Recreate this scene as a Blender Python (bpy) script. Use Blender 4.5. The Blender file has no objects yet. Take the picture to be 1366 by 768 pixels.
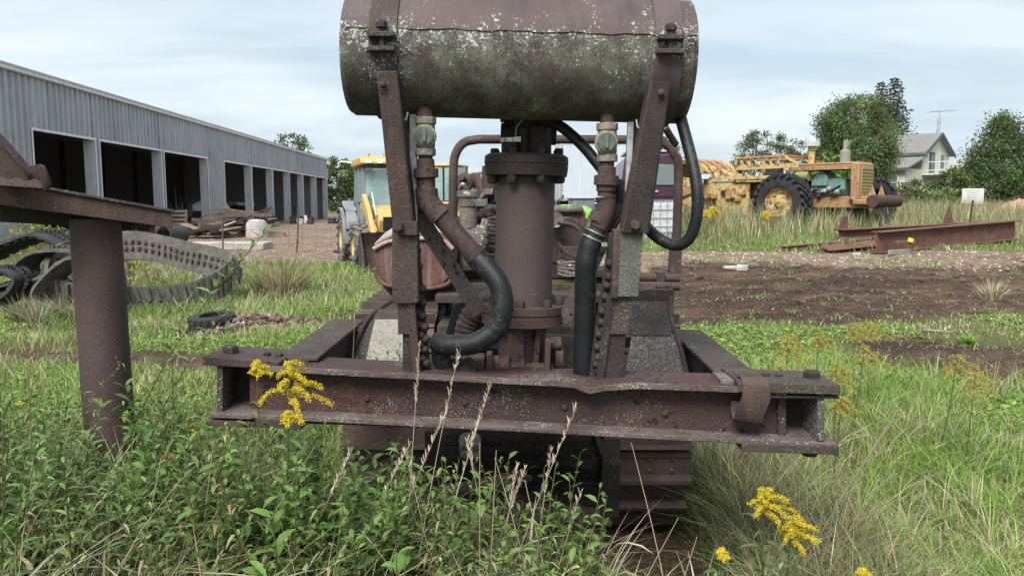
import bpy, math, random
import numpy as np
from mathutils import Vector, Matrix

SC = bpy.context.scene
COL = SC.collection
random.seed(7)
RNG = np.random.default_rng(11)

# ------------------------------------------------------------------ camera
CAM_Z, FPX, CX, CY = 1.7, 1030.0, 683.0, 384.0
PITCH = math.atan(112 / FPX)
cam_d = bpy.data.cameras.new('camera')
cam = bpy.data.objects.new('camera', cam_d)
COL.objects.link(cam)
cam.location = (0, 0, CAM_Z)
cam.rotation_euler = (math.pi / 2 - PITCH, 0, 0)
cam_d.sensor_width = 36
cam_d.lens = FPX / 1366 * 36
cam_d.clip_end = 3000
SC.camera = cam
SC.render.resolution_x, SC.render.resolution_y = 1024, 575

# ------------------------------------------------------------------ light
SUN_EL, SUN_AZ = math.radians(50), math.radians(203)   # azimuth clockwise from +Y
SUN_STRENGTH, SUN_ANGLE = 2.2, math.radians(30)
EXPOSURE = 1.33
w = bpy.data.worlds.new('World')
SC.world = w
w.use_nodes = True
nt = w.node_tree
nt.nodes.clear()
o = nt.nodes.new('ShaderNodeOutputWorld')
bg = nt.nodes.new('ShaderNodeBackground')
bg.inputs['Strength'].default_value = 0.06
sky = nt.nodes.new('ShaderNodeTexSky')
sky.sky_type = 'NISHITA'
sky.sun_disc = False
sky.sun_elevation = SUN_EL
sky.sun_rotation = SUN_AZ
sky.air_density = 1.2
sky.dust_density = 2.0
tc = nt.nodes.new('ShaderNodeTexCoord')
# project the view direction on a flat cloud deck so clouds flatten toward the horizon
sep = nt.nodes.new('ShaderNodeSeparateXYZ')
nt.links.new(tc.outputs['Generated'], sep.inputs[0])
zz = nt.nodes.new('ShaderNodeMath'); zz.operation = 'MAXIMUM'; zz.inputs[1].default_value = 0.0
nt.links.new(sep.outputs['Z'], zz.inputs[0])
za = nt.nodes.new('ShaderNodeMath'); za.operation = 'ADD'; za.inputs[1].default_value = 0.16
nt.links.new(zz.outputs[0], za.inputs[0])
dv = []
for ax in 'XY':
    d = nt.nodes.new('ShaderNodeMath'); d.operation = 'DIVIDE'
    nt.links.new(sep.outputs[ax], d.inputs[0]); nt.links.new(za.outputs[0], d.inputs[1]); dv.append(d)
cmb = nt.nodes.new('ShaderNodeCombineXYZ')
nt.links.new(dv[0].outputs[0], cmb.inputs[0]); nt.links.new(dv[1].outputs[0], cmb.inputs[1])
def wnoise(scale, detail, rough, off):
    mp = nt.nodes.new('ShaderNodeMapping'); mp.inputs['Location'].default_value = off
    mp.inputs['Scale'].default_value = (0.65, 1.25, 1.0)
    nt.links.new(cmb.outputs[0], mp.inputs[0])
    n = nt.nodes.new('ShaderNodeTexNoise'); n.inputs['Scale'].default_value = scale
    n.inputs['Detail'].default_value = detail; n.inputs['Roughness'].default_value = rough
    n.inputs['Distortion'].default_value = 0.35
    nt.links.new(mp.outputs[0], n.inputs['Vector']); return n
def wramp(a, b, ca, cb):
    r = nt.nodes.new('ShaderNodeValToRGB')
    r.color_ramp.elements[0].position = a; r.color_ramp.elements[1].position = b
    r.color_ramp.elements[0].color = ca; r.color_ramp.elements[1].color = cb
    r.color_ramp.interpolation = 'EASE'
    return r
n1 = wnoise(0.75, 6, 0.52, (3.1, 1.7, 0))
cover = wramp(0.34, 0.60, (0.72, 0.72, 0.72, 1), (0.97, 0.97, 0.97, 1))
nt.links.new(n1.outputs['Fac'], cover.inputs[0])
n2 = wnoise(1.1, 7, 0.55, (9.0, 4.0, 2))
shade = wramp(0.36, 0.66, (0.66, 0.765, 0.845, 1), (0.92, 0.97, 1.0, 1))
nt.links.new(n2.outputs['Fac'], shade.inputs[0])
cs = nt.nodes.new('ShaderNodeMixRGB'); cs.blend_type = 'MULTIPLY'; cs.inputs[0].default_value = 1
cs.inputs[2].default_value = (6.5, 6.8, 7.0, 1)
nt.links.new(shade.outputs[0], cs.inputs[1])
mx = nt.nodes.new('ShaderNodeMixRGB')
nt.links.new(cover.outputs[0], mx.inputs[0]); nt.links.new(sky.outputs[0], mx.inputs[1]); nt.links.new(cs.outputs[0], mx.inputs[2])
nt.links.new(mx.outputs[0], bg.inputs[0]); nt.links.new(bg.outputs[0], o.inputs[0])

sd = bpy.data.lights.new('sun', 'SUN')
sd.energy = SUN_STRENGTH
sd.angle = SUN_ANGLE
sd.color = (1.0, 0.95, 0.88)
so = bpy.data.objects.new('sun', sd)
COL.objects.link(so)
sv = Vector((math.sin(SUN_AZ) * math.cos(SUN_EL), math.cos(SUN_AZ) * math.cos(SUN_EL), math.sin(SUN_EL)))
so.rotation_euler = sv.to_track_quat('Z', 'Y').to_euler()
so.location = sv * 50

SC.view_settings.view_transform = 'Standard'
SC.view_settings.look = 'None'
SC.view_settings.gamma = 1
SC.view_settings.exposure = EXPOSURE
SC.view_settings.use_curve_mapping = False
SC.render.engine = 'CYCLES'
SC.cycles.use_denoising = True
SC.cycles.max_bounces = 6
SC.cycles.transparent_max_bounces = 12

# ------------------------------------------------------------------ helpers
def W(px, py, Y):
    """point at world depth Y that stands where the surveyed photo point is"""
    u, v = (px - CX) / FPX, -(py - CY) / FPX
    c, s = math.cos(PITCH), math.sin(PITCH)
    t = Y / (c + s * v)
    return Vector((u * t, Y, CAM_Z + (-s + c * v) * t))

def vhash(ix, iy, seed):
    n = (ix.astype(np.int64) * 374761393 + iy.astype(np.int64) * 668265263 + seed * 974634777) & 0xffffffff
    n = ((n ^ (n >> 13)) * 1274126177) & 0xffffffff
    return ((n ^ (n >> 16)) & 0xffff) / 65535.0
def vnoise(x, y, seed=0):
    x = np.asarray(x, float); y = np.asarray(y, float)
    ix, iy = np.floor(x), np.floor(y)
    fx, fy = x - ix, y - iy
    fx = fx * fx * (3 - 2 * fx); fy = fy * fy * (3 - 2 * fy)
    a = vhash(ix, iy, seed); b = vhash(ix + 1, iy, seed); c = vhash(ix, iy + 1, seed); d = vhash(ix + 1, iy + 1, seed)
    return (a * (1 - fx) + b * fx) * (1 - fy) + (c * (1 - fx) + d * fx) * fy
def fbm(x, y, seed=0, oct=4):
    s, a, t = 0, .5, 0
    for k in range(oct):
        s = s + a * vnoise(x * 2 ** k, y * 2 ** k, seed + k); t += a; a *= .5
    return s / t
def sstep(a, b, x):
    t = np.clip((x - a) / (b - a), 0, 1); return t * t * (3 - 2 * t)

def gz0(x, y):
    x = np.asarray(x, float); y = np.asarray(y, float)
    right = sstep(-4, 5, x)
    rise_r = np.clip((y - 5) / 22, 0, 1) * .8 + np.clip((y - 27) / 45, 0, 1) * .5
    rise_l = np.clip((y - 6) / 34, 0, 1) * .2
    z = right * rise_r + (1 - right) * rise_l
    z = z + (fbm(x * .35, y * .35, 5, 3) - .5) * .16 * sstep(3.5, 7, y)
    return z

# bare-earth masks in world metres -------------------------------------------------
def mask_mud(x, y):
    n = (fbm(x * .6, y * .9, 21, 4) - .5) * 3.2
    m = sstep(8.6, 11.4, y + n * .9 - .12 * (x - 4)) * (1 - sstep(15.5, 19.0, y + n * 1.3)) * sstep(-.6, .8, x + n * .3)
    # worn strip that comes nearer on the right
    d = y - (7.6 + (x - 4.6) * -.35)
    m2 = (1 - sstep(.6, 1.7, np.abs(d + n * .45))) * sstep(3.2, 4.4, x + n * .3)
    # strips on the left
    d3 = np.abs(y - 7.9 + .18 * (x + 3) + n * .18)
    m3 = (1 - sstep(.25, .75, d3)) * (1 - sstep(-3.2, -1.6, x + n * .5)) * .85
    d4 = np.abs(y - 10.6 - .75 * (x + 3.2) + n * .12)
    m4 = (1 - sstep(.3, .9, d4)) * sstep(-5, -3.8, x) * (1 - sstep(-1.2, -.4, x)) * .85
    m5 = mask_under(x, y)
    return np.clip(np.maximum.reduce([m, m2, m3, m4, m5]), 0, 1)
def mask_under(x, y):
    return sstep(-1.05, -.8, x) * (1 - sstep(1.0, 1.15, x)) * sstep(2.9, 3.3, y) * (1 - sstep(7.2, 7.8, y)) * .8   # bare earth below the tractor
def mask_gravel(x, y):
    n = (fbm(x * .4, y * .6, 41, 4) - .5) * 4
    g1 = sstep(15.0, 18.5, y + n * .9) * (1 - sstep(18.6, 19.8, y + n * .35 - .06 * np.maximum(x - 4, 0) + sstep(9, 14, x) * 1.0)) * sstep(-1, 1, x)
    g2 = sstep(20.5, 23.5, y + n * .5 + sstep(-9, -14, x) * -4) * (1 - sstep(-1.5, 1.5, x + n * .3)) * (1 - sstep(110, 125, y))
    g3 = sstep(24, 27, y + n * .5) * (1 - sstep(3.5, 6, x - (y - 25) * .12)) * sstep(-2, 0, x) * .8 * (1 - sstep(100, 115, y))
    return np.clip(np.maximum.reduce([g1, g2, g3]), 0, 1)
def gz(x, y):
    z = gz0(x, y)
    m = mask_mud(x, y)
    r = (fbm(x * 2.2, y * 5.0, 61, 4) - .5) * .24 + (vnoise(x * .25, y * 2.4, 71) - .5) * .16
    g = mask_gravel(x, y)
    return z - .16 * mask_under(x, y) + m * (r * np.where(mask_under(x, y) > .1, .35, 1) - .05) + g * (fbm(x * 2, y * 3, 81, 3) - .5) * .06
def gz1(x, y):
    return float(gz(np.array([x]), np.array([y]))[0])

ORG = Vector((0, 0, 0))
class MB:
    def __init__(self): self.v = []; self.f = []
    def add(self, vs, fs):
        b = len(self.v); self.v += [Vector(p) for p in vs]; self.f += [tuple(i + b for i in f) for f in fs]; return self
    def box(self, c, s, R=None):
        c = Vector(c); h = [x / 2 for x in s]
        vs = [Vector((x, y, z)) for z in (-h[2], h[2]) for y in (-h[1], h[1]) for x in (-h[0], h[0])]
        if R is not None: vs = [R @ p for p in vs]
        return self.add([c + p for p in vs], [(0, 2, 3, 1), (4, 5, 7, 6), (0, 1, 5, 4), (2, 6, 7, 3), (0, 4, 6, 2), (1, 3, 7, 5)])
    def bar(self, p0, p1, wd, h, up=(0, 0, 1), taper=1.0):
        p0, p1 = Vector(p0), Vector(p1); d = (p1 - p0).normalized(); up = Vector(up)
        s = d.cross(up).normalized(); u = s.cross(d).normalized()
        vs = []
        for p, k in ((p0, 1), (p1, taper)):
            for a, b in ((-1, -1), (1, -1), (1, 1), (-1, 1)): vs.append(p + s * a * wd * k / 2 + u * b * h * k / 2)
        return self.add(vs, [(3, 2, 1, 0), (4, 5, 6, 7), (0, 1, 5, 4), (1, 2, 6, 5), (2, 3, 7, 6), (3, 0, 4, 7)])
    def tube(self, pts, r, n=12, closed=False, cap=True):
        pts = [Vector(p) for p in pts]; m = len(pts)
        rr = r if isinstance(r, (list, tuple)) else [r] * m
        prev = None; rings = []
        for i, p in enumerate(pts):
            if closed: t = (pts[(i + 1) % m] - pts[i - 1])
            else: t = pts[min(i + 1, m - 1)] - pts[max(i - 1, 0)]
            t = t.normalized() if t.length > 1e-9 else Vector((0, 0, 1))
            if prev is None:
                a = Vector((0, 0, 1)) if abs(t.z) < .9 else Vector((1, 0, 0))
                u = t.cross(a).normalized()
            else:
                u = (prev - t * prev.dot(t)).normalized()
            prev = u; b = t.cross(u)
            rings.append([p + (u * math.cos(2 * math.pi * k / n) + b * math.sin(2 * math.pi * k / n)) * rr[i] for k in range(n)])
        vs = [q for ring in rings for q in ring]; fs = []
        for i in range(m if closed else m - 1):
            j = (i + 1) % m
            for k in range(n):
                l = (k + 1) % n; fs.append((i * n + k, i * n + l, j * n + l, j * n + k))
        if cap and not closed: fs += [tuple(range(n - 1, -1, -1)), tuple((m - 1) * n + k for k in range(n))]
        return self.add(vs, fs)
    def lathe(self, p0, ax, prof, n=24, a0=0.0, a1=2 * math.pi, ref=None, ring=False, cap=True):
        """prof: (distance along axis, radius)"""
        p0, ax = Vector(p0), Vector(ax).normalized()
        r0 = Vector(ref) if ref else (Vector((0, 0, 1)) if abs(ax.z) < .9 else Vector((1, 0, 0)))
        u = (r0 - ax * ax.dot(r0)).normalized(); b = ax.cross(u)
        full = abs(a1 - a0 - 2 * math.pi) < 1e-6; m = n if full else n + 1
        vs = []
        for t, r in prof:
            for k in range(m):
                a = a0 + (a1 - a0) * k / n
                vs.append(p0 + ax * t + (u * math.cos(a) + b * math.sin(a)) * r)
        fs = []
        for i in range(len(prof) - 1):
            for k in range(n):
                l = (k + 1) % m; fs.append((i * m + k, i * m + l, (i + 1) * m + l, (i + 1) * m + k))
        if ring:   # hollow: close the profile on itself
            j = (len(prof) - 1) * m
            fs += [(j + k, j + (k + 1) % m, (k + 1) % m, k) for k in range(n)]
        elif full and cap: fs += [tuple(range(m - 1, -1, -1)), tuple((len(prof) - 1) * m + k for k in range(m))]
        return self.add(vs, fs)
    def cyl(self, p0, p1, r, n=20):
        p0, p1 = Vector(p0), Vector(p1); return self.lathe(p0, p1 - p0, [(0, r), ((p1 - p0).length, r)], n)
    def prism(self, poly, vec):
        vec = Vector(vec); n = len(poly); poly = [Vector(p) for p in poly]
        return self.add(poly + [p + vec for p in poly],
                        [tuple(range(n - 1, -1, -1)), tuple(range(n, 2 * n))] + [(i, (i + 1) % n, n + (i + 1) % n, n + i) for i in range(n)])
    def sheet(self, grid, t):
        """grid: rows of points; a solid sheet of thickness vector t"""
        t = Vector(t); R, C = len(grid), len(grid[0])
        top = [Vector(p) for r in grid for p in r]; N = R * C
        fs = []
        for i in range(R - 1):
            for j in range(C - 1):
                a = i * C + j; fs += [(a, a + 1, a + C + 1, a + C), (N + a, N + a + C, N + a + C + 1, N + a + 1)]
        edge = [j for j in range(C)] + [i * C + C - 1 for i in range(1, R)] + [(R - 1) * C + j for j in range(C - 2, -1, -1)] + [i * C for i in range(R - 2, 0, -1)]
        for k in range(len(edge)):
            a, b = edge[k], edge[(k + 1) % len(edge)]; fs.append((b, a, N + a, N + b))
        return self.add(top + [p + t for p in top], fs)
    def bolt(self, p, ax, r, h, n=6):
        p, ax = Vector(p), Vector(ax).normalized(); return self.lathe(p, ax, [(0, r), (h * .8, r), (h, r * .8)], n)
    def dome(self, p, ax, r, h, n=10):
        return self.lathe(p, ax, [(0, r), (h * .45, r * .9), (h * .8, r * .6), (h, r * .2)], n)
    def mesh(self, name, mat, ang=35, org=None):
        me = bpy.data.meshes.new(name); g = ORG if org is None else org
        me.from_pydata([tuple(p - g) for p in self.v], [], self.f)
        me.polygons.foreach_set('use_smooth', [True] * len(me.polygons))
        me.set_sharp_from_angle(angle=math.radians(ang))
        if mat: me.materials.append(mat)
        # consistent outward normals
        import bmesh
        bm = bmesh.new(); bm.from_mesh(me); bmesh.ops.recalc_face_normals(bm, faces=bm.faces); bm.to_mesh(me); bm.free()
        me.update(); return me
    def build(self, name, mat, parent=None, bevel=0.0, ang=35, org=None):
        ob = bpy.data.objects.new(name, self.mesh(name, mat, ang, org)); COL.objects.link(ob)
        if parent: ob.parent = parent
        if bevel:
            b = ob.modifiers.new('bevel', 'BEVEL'); b.width = bevel; b.segments = 2; b.limit_method = 'ANGLE'; b.angle_limit = math.radians(40)
        return ob
def inst(name, me, parent, M=None):
    ob = bpy.data.objects.new(name, me); COL.objects.link(ob); ob.parent = parent
    if M is not None: ob.matrix_basis = M
    return ob
def tag(ob, label, cat, group=None, kind=None):
    if label: ob['label'] = label
    if cat: ob['category'] = cat
    if group: ob['group'] = group
    if kind: ob['kind'] = kind
    return ob
def thing(name, label, cat, loc=(0, 0, 0), rz=0, group=None):
    e = bpy.data.objects.new(name, None); COL.objects.link(e); e.location = loc; e.rotation_euler = (0, 0, rz)
    e.empty_display_size = .2
    return tag(e, label, cat, group)
def structure(ob): ob['kind'] = 'structure'; return ob
def frame(p, z, x=(1, 0, 0)):
    """matrix with origin p, local z along z"""
    z = Vector(z).normalized(); x = Vector(x); x = (x - z * z.dot(x))
    if x.length < 1e-4: x = Vector((0, 1, 0)) - z * z.y
    x.normalize(); y = z.cross(x)
    return Matrix(((x.x, y.x, z.x, p[0]), (x.y, y.y, z.y, p[1]), (x.z, y.z, z.z, p[2]), (0, 0, 0, 1)))
def spline(pts, n=8):
    """Catmull-Rom through pts"""
    P = [Vector(p) for p in pts]; P = [P[0] * 2 - P[1]] + P + [P[-1] * 2 - P[-2]]; out = []
    for i in range(1, len(P) - 2):
        a, b, c, d = P[i - 1], P[i], P[i + 1], P[i + 2]
        for k in range(n):
            t = k / n
            out.append(.5 * ((2 * b) + (c - a) * t + (2 * a - 5 * b + 4 * c - d) * t * t + (3 * b - a - 3 * c + d) * t ** 3))
    out.append(P[-2]); return out

# ------------------------------------------------------------------ materials
def new_mat(name):
    m = bpy.data.materials.new(name); m.use_nodes = True
    return m, m.node_tree, m.node_tree.nodes['Principled BSDF']
def c4(c): return (c[0], c[1], c[2], 1)
def coords(nt, jitter=True):
    tc = nt.nodes.new('ShaderNodeTexCoord')
    if not jitter: return tc.outputs['Object']
    oi = nt.nodes.new('ShaderNodeObjectInfo')
    mu = nt.nodes.new('ShaderNodeMath'); mu.operation = 'MULTIPLY'; mu.inputs[1].default_value = 37.0
    nt.links.new(oi.outputs['Random'], mu.inputs[0])
    va = nt.nodes.new('ShaderNodeVectorMath'); va.operation = 'ADD'
    nt.links.new(tc.outputs['Object'], va.inputs[0]); nt.links.new(mu.outputs[0], va.inputs[1])
    return va.outputs[0]
def nnoise(nt, vec, scale, detail=4, rough=.55, stretch=None):
    if stretch:
        mp = nt.nodes.new('ShaderNodeMapping'); mp.inputs['Scale'].default_value = stretch
        nt.links.new(vec, mp.inputs[0]); vec = mp.outputs[0]
    n = nt.nodes.new('ShaderNodeTexNoise'); n.inputs['Scale'].default_value = scale
    n.inputs['Detail'].default_value = detail; n.inputs['Roughness'].default_value = rough
    nt.links.new(vec, n.inputs['Vector']); return n.outputs['Fac']
def nramp(nt, fac, a, b, ca=(0, 0, 0), cb=(1, 1, 1)):
    r = nt.nodes.new('ShaderNodeValToRGB'); e = r.color_ramp.elements
    e[0].position = max(0, min(a, .999)); e[1].position = max(.001, min(b, 1)); e[0].color = c4(ca); e[1].color = c4(cb)
    nt.links.new(fac, r.inputs[0]); return r.outputs[0]
def nmix(nt, fac, a, b, mode='MIX'):
    m = nt.nodes.new('ShaderNodeMixRGB'); m.blend_type = mode
    for i, s in ((0, fac), (1, a), (2, b)):
        if isinstance(s, (int, float)): m.inputs[i].default_value = s
        elif isinstance(s, tuple): m.inputs[i].default_value = c4(s)
        else: nt.links.new(s, m.inputs[i])
    return m.outputs[0]
def nmath(nt, op, a, b):
    m = nt.nodes.new('ShaderNodeMath'); m.operation = op
    for i, s in ((0, a), (1, b)):
        if isinstance(s, (int, float)): m.inputs[i].default_value = s
        else: nt.links.new(s, m.inputs[i])
    return m.outputs[0]
def surf(name, c1, c2, scale=6, rough=.8, metal=0.0, bump=.3, bscale=60, spots=(), streak=None, grain=.6, spec=.3, coat=0):
    """weathered surface: two tones + spots [(colour, fine scale, coverage 0..1, patch scale)] """
    m, nt, b = new_mat(name); v = coords(nt)
    base = nmix(nt, nramp(nt, nnoise(nt, v, scale, 6, .6), .32, .68), c1, c2)
    fine = nnoise(nt, v, bscale, 5, .65)
    base = nmix(nt, grain, base, nramp(nt, fine, .28, .72, (.35, .35, .35), (1.6, 1.6, 1.6)), 'MULTIPLY')
    if streak:
        s = nnoise(nt, v, 5, 4, .6, streak[1]); base = nmix(nt, nramp(nt, s, .5, .72), base, streak[0])
    h = fine
    for col, fs, cov, ps in spots:
        f = nnoise(nt, v, fs, 3, .55); p = nnoise(nt, v, ps, 4, .6)
        k = nmath(nt, 'ADD', nmath(nt, 'MULTIPLY', f, .55), nmath(nt, 'MULTIPLY', p, .45))
        th = .70 - cov * .4
        mask = nramp(nt, k, th, th + .035)
        tone = nnoise(nt, v, fs * 3, 2)
        base = nmix(nt, mask, base, nmix(nt, nramp(nt, tone, .3, .7), tuple(x * .7 for x in col), col))
        h = nmix(nt, mask, h, nmath(nt, 'ADD', h, .35))
    nt.links.new(base, b.inputs['Base Color'])
    b.inputs['Roughness'].default_value = rough; b.inputs['Metallic'].default_value = metal
    b.inputs['Specular IOR Level'].default_value = spec
    if coat: b.inputs['Coat Weight'].default_value = coat
    if bump:
        bp = nt.nodes.new('ShaderNodeBump'); bp.inputs['Strength'].default_value = bump; bp.inputs['Distance'].default_value = .01
        nt.links.new(h, bp.inputs['Height']); nt.links.new(bp.outputs[0], b.inputs['Normal'])
    return m
LICH = (.50, .51, .47)
MT = {}
MT['rust'] = surf('rusted_steel', (.047, .033, .032), (.080, .056, .052), 5, .74, .15, .5, 130, [((.12, .088, .08), 26, .34, 4), ((.13, .07, .045), 60, .30, 2.5), ((.035, .027, .026), 40, .24, 3), ((.22, .20, .19), 170, .24, 5)], streak=((.10, .062, .05), (7, 7, .5)), spec=.38)
MT['rust_red'] = surf('red_rust', (.066, .042, .038), (.10, .066, .059), 6, .82, .1, .5, 130, [((.045, .03, .028), 60, .32, 6), ((.16, .11, .09), 90, .22, 5)], spec=.3)
MT['rust_dark'] = surf('dark_rusted_steel', (.030, .025, .025), (.058, .043, .041), 7, .7, .25, .5, 110, [((.2, .19, .18), 190, .26, 6)], spec=.4)
MT['rust_beam'] = surf('beam_rust', (.046, .030, .029), (.082, .050, .046), 4, .75, .15, .6, 130,
                       [((.115, .05, .042), 40, .40, 3), ((.022, .018, .018), 30, .28, 4), ((.15, .085, .055), 80, .26, 2.5), ((.34, .33, .31), 150, .28, 3.5)], spec=.35)
MT['rust_lichen'] = surf('rusted_steel_with_lichen', (.055, .042, .039), (.095, .074, .068), 6, .85, .1, .6, 110,
                         [((.13, .125, .11), 110, .44, 5), ((.38, .38, .35), 95, .27, 2.5)], spec=.25)
MT['flange_edge'] = surf('scaled_flange_steel', (.085, .060, .055), (.17, .14, .13), 8, .8, .1, .8, 70,
                         [((.36, .34, .31), 110, .34, 5)], streak=((.05, .032, .03), (.4, .4, 8)))
MT['guard'] = surf('lichen_spotted_plate', (.085, .072, .070), (.135, .12, .113), 5, .85, .05, .5, 110,
                   [((.20, .19, .18), 60, .50, 3.2), ((.44, .43, .41), 85, .36, 2.2)], spec=.25)
MT['guard_plain'] = surf('grey_weathered_plate', (.23, .23, .20), (.31, .30, .265), 4, .8, .05, .3, 60,
                         [((.5, .5, .46), 36, .12, 3)], spec=.25)
MT['tank_top'] = surf('purple_brown_tank_sheet', (.078, .054, .056), (.115, .085, .086), 3, .66, .15, .35, 150, streak=((.068, .047, .049), (2.5, .5, .5)), spec=.42, grain=.4)
MT['post_lichen'] = surf('green_grey_lichen_post', (.075, .073, .066), (.12, .12, .106), 6, .85, .05, .5, 90, [((.145, .165, .14), 110, .46, 4), ((.36, .37, .34), 140, .27, 4)])
MT['ram'] = surf('smooth_rusted_cylinder', (.066, .047, .045), (.092, .068, .064), 4, .7, .15, .35, 150, [((.12, .09, .082), 30, .28, 3), ((.17, .15, .14), 180, .2, 5)], streak=((.085, .056, .048), (6, 6, .5)), spec=.4, grain=.4)
MT['brace'] = surf('grey_brown_flat_bar', (.12, .10, .095), (.165, .145, .138), 5, .7, .2, .4, 90, [((.06, .042, .038), 40, .3, 5)])
MT['hose'] = surf('black_rubber_hose', (.006, .0075, .010), (.011, .0135, .0175), 8, .5, 0, .25, 90, [((.035, .034, .032), 40, .34, 4)], spec=.42)
MT['brass'] = surf('weathered_valve_body', (.21, .185, .155), (.32, .29, .245), 10, .7, .3, .4, 90, [((.12, .09, .075), 60, .25, 10)])
MT['valve_face'] = surf('green_grey_valve_disc', (.085, .105, .088), (.15, .175, .15), 12, .75, .1, .4, 80)
MT['clamp'] = surf('bright_clamp_steel', (.40, .38, .35), (.55, .53, .50), 12, .4, .8, .15, 80)
MT['pump_lichen'] = surf('engine_castings', (.10, .085, .075), (.20, .18, .16), 9, .8, .1, .6, 70, [((.60, .59, .55), 40, .30, 7)])
MT['shoe'] = surf('rusted_track_shoe', (.092, .064, .058), (.14, .10, .09), 7, .72, .2, .5, 110, [((.15, .12, .10), 90, .3, 6)], spec=.4)
MT['mossy'] = surf('mossy_iron', (.045, .036, .032), (.08, .06, .05), 6, .9, 0, .6, 50, [((.075, .10, .03), 25, .45, 4)])
MT['dull_red'] = surf('faded_red_box', (.115, .052, .044), (.15, .078, .066), 4, .8, 0, .4, 60, streak=((.20, .16, .15), (6, .6, .6)))
MT['pink_rim'] = surf('faded_pink_rim', (.30, .23, .22), (.42, .33, .31), 7, .7, 0, .3, 60)
MT['tyre'] = surf('weathered_rubber', (.022, .022, .024), (.045, .045, .047), 6, .85, 0, .4, 50, [((.09, .085, .078), 30, .2, 4)], spec=.25)
MT['tyre_dusty'] = surf('dusty_rubber', (.12, .11, .098), (.21, .195, .17), 6, .9, 0, .4, 50, spec=.2)
MT['rubber_grey'] = surf('sun_bleached_rubber', (.085, .078, .070), (.155, .142, .126), 7, .9, 0, .5, 40, [((.05, .048, .045), 25, .25, 4)], spec=.2)
MT['rubber_dark'] = surf('dark_rubber', (.028, .030, .034), (.055, .057, .062), 6, .7, 0, .4, 40, spec=.35)
MT['siding'] = surf('grey_steel_siding', (.38, .40, .43), (.43, .45, .475), 1.2, .5, .25, .03, 20, grain=.12, streak=((.24, .25, .28), (3, 3, .15)), spec=.4)
def per_panel(m, amt):
    nt = m.node_tree; b = nt.nodes['Principled BSDF']; src = b.inputs['Base Color'].links[0].from_socket; oi = nt.nodes.new('ShaderNodeObjectInfo')
    nt.links.new(nmix(nt, 1.0, src, nramp(nt, oi.outputs['Random'], 0, 1, (1 - amt,) * 3, (1 + amt,) * 3), 'MULTIPLY'), b.inputs['Base Color'])
per_panel(MT['siding'], .09)
MT['siding_shaded'] = surf('shade_darkened_siding', (.07, .072, .078), (.09, .092, .098), 2, .7, .1, .05, 20)  # siding darkened in colour so the shed interior looks shaded
MT['trim'] = surf('white_metal_trim', (.66, .68, .70), (.74, .76, .78), 2, .5, .1, .04, 30, grain=.15, streak=((.42, .43, .44), (2, 2, .2)))
MT['roof_metal'] = surf('pale_roof_steel', (.42, .44, .46), (.48, .50, .52), 1.5, .45, .3, .05, 20)
MT['concrete'] = surf('grey_concrete', (.33, .31, .285), (.47, .45, .415), 4, .9, 0, .5, 40, [((.2, .18, .16), 12, .2, 3)])
MT['wood'] = surf('weathered_board', (.21, .165, .13), (.36, .30, .24), 5, .85, 0, .4, 50, streak=((.13, .1, .08), (1, 1, 9)))
MT['wood_dark'] = surf('old_dark_timber', (.08, .062, .05), (.15, .115, .09), 5, .9, 0, .5, 50)
MT['yellow'] = surf('faded_yellow_paint', (.50, .335, .12), (.57, .41, .17), 3, .55, 0, .15, 40, [((.25, .13, .06), 18, .22, 3)], grain=.25)
MT['yellow_rust'] = surf('rust_blotched_yellow_paint', (.46, .345, .14), (.54, .43, .21), 2.2, .75, 0, .35, 40,
                         [((.30, .155, .075), 6, .46, 1.3), ((.16, .085, .055), 14, .34, 2.2)])
MT['orange_rust'] = surf('orange_rusted_hood', (.31, .17, .09), (.40, .24, .13), 2.5, .8, 0, .35, 40, [((.54, .40, .20), 8, .35, 1.8), ((.16, .085, .055), 14, .3, 2.5)])
MT['teal'] = surf('teal_engine_paint', (.10, .21, .19), (.18, .30, .27), 7, .7, 0, .3, 40, [((.12, .07, .05), 16, .3, 4)])
MT['grey_plastic'] = surf('grey_body_panel', (.19, .205, .22), (.25, .265, .285), 3, .5, 0, .08, 30)
MT['black'] = surf('black_enamel', (.012, .012, .013), (.022, .022, .024), 4, .45, .1, .1, 40)
MT['scrap_rust'] = surf('girder_rust', (.125, .062, .045), (.18, .10, .076), 4, .85, .05, .5, 50, [((.09, .05, .04), 15, .3, 2.5)])
MT['house_wall'] = surf('cream_siding', (.56, .545, .455), (.61, .595, .50), 1, .8, 0, .05, 20, grain=.12)
MT['shingle'] = surf('grey_shingle', (.16, .155, .155), (.24, .235, .235), 5, .95, 0, .4, 30)
MT['green_trim'] = surf('dark_green_trim', (.06, .10, .085), (.08, .12, .10), 3, .6, 0, .05, 20)
MT['white'] = surf('white_paint', (.56, .56, .55), (.63, .63, .62), 2, .55, 0, .05, 20, grain=.15, streak=((.6, .59, .57), (2, 2, .3)))
MT['trailer'] = surf('white_trailer_skin', (.46, .53, .59), (.51, .58, .64), 1, .45, 0, .0, 10, grain=.06, streak=((.42, .48, .53), (3, 3, .2)))
MT['maroon'] = surf('maroon_van_paint', (.055, .018, .038), (.075, .028, .05), 3, .35, .1, .05, 30, coat=.3)
MT['blue'] = surf('blue_plastic', (.04, .10, .30), (.06, .13, .36), 3, .45, 0, .05, 30)
MT['lime'] = surf('lime_plastic', (.20, .55, .08), (.25, .62, .12), 3, .45, 0, .05, 30)
MT['tote'] = surf('translucent_white_plastic', (.44, .48, .50), (.52, .55, .57), 3, .5, 0, .05, 30)
MT['galv'] = surf('galvanised_steel', (.38, .39, .40), (.48, .49, .50), 6, .5, .5, .1, 40)
MT['bark'] = surf('grey_brown_bark', (.10, .085, .07), (.19, .165, .14), 6, .95, 0, .6, 30)
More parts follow.
